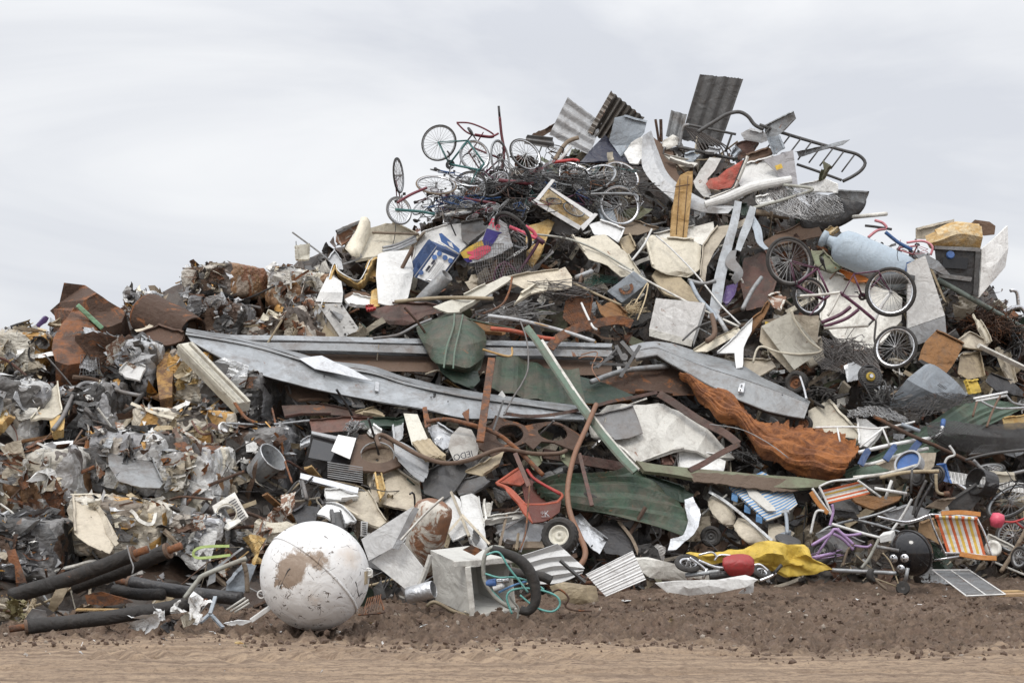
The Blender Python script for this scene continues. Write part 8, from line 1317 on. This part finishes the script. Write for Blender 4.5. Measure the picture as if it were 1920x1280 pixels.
PC_ = ['white_dirty', 'brown', 'midgrey', 'cream_dirty', 'rustdark', 'lightgrey', 'brownred', 'darkgrey', 'galv_dull', 'tan', 'cream', 'woodold', 'beige', 'white', 'rust', 'black', 'olive', 'greendark']
g = np.random.default_rng(77)
def spot(x0, x1, m=-3):
    while True:
        x = g.uniform(x0, x1); t = np.interp(x, XS, TS); b = np.interp(x, BX, BY); y = g.uniform(t + m, b - 4)
        if g.random() < .25 + .75 * (b - t) / 850: return x, y
def near_ok(x, y): return True
for i in range(290):
    left = i % 100 < 15; x, y = spot(-120, 620, 8) if left else spot(600, 2010); mt_ = (PL_ if left else PC_)[int(g.integers(len(PL_ if left else PC_)))]
    s = g.uniform(.22, .55) if left else g.uniform(.25, .62); wd = 'small' if s < .32 else 'crushed' if s < .46 else 'large'
    tag(fold_obj('crumpled_sheet', int(g.integers(18)), mt_, P((x, y), g.uniform(-.4, -.1) if left else g.uniform(-.2, .08)), (g.uniform(.6, 2.2), g.uniform(-.7, .7), g.uniform(0, 6.3)), (s, s * g.uniform(.5, 1), s * .6)), f'{wd} {COLW[mt_]} crumpled sheet {where(x, y)}', 'sheet', 'crumpled sheets in the heap')
RODS = []
for k in range(10):
    q = np.cumsum(np.vstack([[0, 0, 0], g.normal(size=(3, 3)) * .12 + [.3, 0, 0]]), 0); q -= q.mean(0); V, f = tubegeo(resample(q, 18), .011 + .012 * (k % 4 == 0), 7); me = bpy.data.meshes.new('metal_rod'); me.from_pydata(V.tolist(), [], f); me.materials.append(MATS['galv']); RODS.append(me)
BRD = []
for k in range(8):
    a, b = g.uniform(.5, 1), g.uniform(.12, .6); V, f = boxgeo((-a / 2, -b / 2, -.012), (a, 0, 0), (0, b, 0), (0, 0, .024 + .03 * (k % 3 == 0)), 6); V[:, :2] += .03 * np.stack([crease(V, k * 3, 4), crease(V, k * 3 + 1, 4)], 1); V[:, 2] += .05 * crease(V * [1, 1, 0], k + 50, 1.6)
    me = bpy.data.meshes.new('flat_sheet'); me.from_pydata(V.tolist(), [], f); me.materials.append(MATS['white']); BRD.append(me)
def place(name, me, mt_, x, y, dd, rot, sc, label, cat, group):
    o = bpy.data.objects.new(name, me); C.objects.link(o); o.location = P((x, y), dd); o.rotation_euler = rot; o.scale = (sc,) * 3; s = o.material_slots[0]; s.link = 'OBJECT'; s.material = MATS[mt_]; return tag(o, label, cat, group)
for i in range(210):
    left = i % 100 < 26; x, y = spot(-120, 620, 45) if left else spot(600, 2010, 22); mt_ = (PL_ if left else PC_)[int(g.integers(len(PL_ if left else PC_)))]; s = g.uniform(.4, 1.15); wd = 'short' if s < .6 else 'long' if s > .9 else 'bent'
    place('metal_strip', STR[i % 12], mt_, x, y, g.uniform(-.12, .12), (g.uniform(.5, 2.4), g.uniform(-.9, .9), g.uniform(0, 6.3)), s, f'{wd} {COLW[mt_]} torn strip {where(x, y)}', 'strip', 'torn strips in the heap')
for i in range(130):
    left = i % 100 < 25; x, y = spot(-120, 620, 45) if left else spot(600, 2010, 22); mt_ = ['rust', 'galv_dull', 'brown', 'midgrey', 'rustdark', 'black', 'white_dirty', 'tan'][i % 8]; s = g.uniform(.5, 1.3); wd = 'short' if s < .7 else 'long' if s > 1.05 else 'bent'
    place('metal_rod', RODS[i % 10], mt_, x, y, g.uniform(-.1, .15), (g.uniform(0, 6), g.uniform(-1.0, 1.0), g.uniform(-.6, .6)), s, f'{wd} {COLW[mt_]} thin rod {where(x, y)}', 'rod', 'thin rods in the heap')
for i in range(120):
    left = i % 100 < 8; x, y = spot(-120, 620, 45) if left else spot(600, 2010, 22); mt_ = (PL_ if left else PC_)[int(g.integers(len(PL_ if left else PC_)))]; s = g.uniform(.35, .85); wd = 'small' if s < .5 else 'wide' if s > .72 else 'bent'
    place('flat_sheet', BRD[i % 8], mt_, x, y, g.uniform(-.3, -.05), (g.uniform(.5, 1.9), g.uniform(-.7, .7), g.uniform(0, 6.3)), s, f'{wd} {COLW[mt_]} flat panel {where(x, y)}', 'panel', 'flat panels in the heap')
CAB = []
for k in range(10):
    q = np.cumsum(g.normal(size=(6, 3)) * [.22, .07, .13] + [[.12, 0, -.02]], 0); q -= q.mean(0); V, f = tubegeo(resample(q, 34), .006 + .004 * (k % 3), 6); me = bpy.data.meshes.new('cable'); me.from_pydata(V.tolist(), [], f); me.materials.append(MATS['black']); CAB.append(me)
TUB = []
for k in range(6): V, f = tubegeo(np.array([[-.5, 0, 0], [-.1, .01 * (k % 3), 0], [.5, 0, .05 * (k % 2)]]), .014 + .006 * k, 10, k % 2); me = bpy.data.meshes.new('metal_tube'); me.from_pydata(V.tolist(), [], f); me.materials.append(MATS['galv']); TUB.append(me)
LUM = []
for k in range(5): V, f = boxgeo((-.5, -.04 - .015 * k, -.015), (1, 0, 0), (0, .08 + .03 * k, 0), (0, 0, .03), 6); V[:, 2] += .02 * crease(V, k, 2); V[:, 0] += .05 * crease(V * [0, 1, 1], k + 9, 20) * np.sign(V[:, 0]); me = bpy.data.meshes.new('wooden_board'); me.from_pydata(V.tolist(), [], f); me.materials.append(MATS['wood']); LUM.append(me)
for i in range(230):
    kd = 0 if i < 140 else 1 if i < 190 else 2; left = i % 100 < 30; x, y = spot(-120, 620, 45) if left else spot(600, 2010, 22); s = g.uniform(.6, 1.4) if kd == 0 else g.uniform(.35, 1.)
    mt_ = [['black', 'rubber', 'wire', 'cream_dirty', 'rustdark', 'redbrown', 'black', 'midgrey'], ['galv', 'galv_dull', 'white_dirty', 'rust', 'brown', 'chrome'], ['woodold', 'wood', 'brown', 'bark']][kd][i % [8, 6, 4][kd]]; COLW.update(rubber='soot black', wire='wire grey', redbrown='red brown', wood='yellow', bark='orange brown', chrome='shiny'); wd = ('short' if s < .55 else 'long' if s > .9 else 'bent')
    nm = ['cable', 'metal_tube', 'wooden_board'][kd]; place(nm, [CAB, TUB, LUM][kd][i % [10, 6, 5][kd]], mt_, x, y, g.uniform(-.1, .15) if kd < 2 else g.uniform(-.2, .05), (g.uniform(-.6, .6), g.uniform(-.8, .8), g.uniform(-1.2, 1.2)), s, f'{wd} {COLW[mt_]} {["loose cable", "metal tube", "wooden board"][kd]} {where(x, y)}', ['cable', 'tube', 'board'][kd], ['loose cables in the heap', 'metal tubes in the heap', 'wooden boards in the heap'][kd])
# litter on the mud
for i in range(46):
    px = g.uniform(300, 1900); py = np.interp(px, BX, BY) + g.uniform(12, 75); d_ = gd(py); p = W(px, py, d_); mt_ = ['white_clean', 'white', 'foampale', 'lightgrey', 'cream', 'tan'][i % 6]; s = g.uniform(.04, .13)
    p.z = gz(p.x, p.y) + .012; tag(fold_obj('litter_scrap', i, mt_, p, (g.uniform(-.3, .3), g.uniform(-.3, .3), g.uniform(0, 6)), (s, s * .6, s * .3)), f'tiny {COLW.get(mt_, "white" if "white" in mt_ else "yellow")} bit of litter on the mud {where(px, py)}', 'litter', 'litter on the mud')
shards(420, None, MV('litter_patch', [(.75, .74, .72), (.5, .5, .5), (.6, .5, .38), (.3, .25, .2), (.7, .66, .55)], island=True, dirt=.2), 'mud_litter', 'tiny pale flakes of litter trodden into the mud', .012, .05, surf=lambda r: (lambda px, dy: (lambda p: np.array((p.x, p.y, gz(p.x, p.y) + .015)))(W(px, np.interp(px, BX, BY) + dy, gd(np.interp(px, BX, BY) + dy))))(r.uniform(0, 1920), r.exponential(26) + 4))
tag(shards(40, None, M('dry_weed', (.20, .17, .07), .2), 'dry_grass', 'dry yellow green weeds beside the nearest pipe', .05, .16, surf=lambda r: np.array(W(r.uniform(15, 50), r.uniform(1125, 1165), 17.0 + r.uniform(-.1, .2)))), 'dry yellow green weeds beside the nearest pipe', 'weeds')
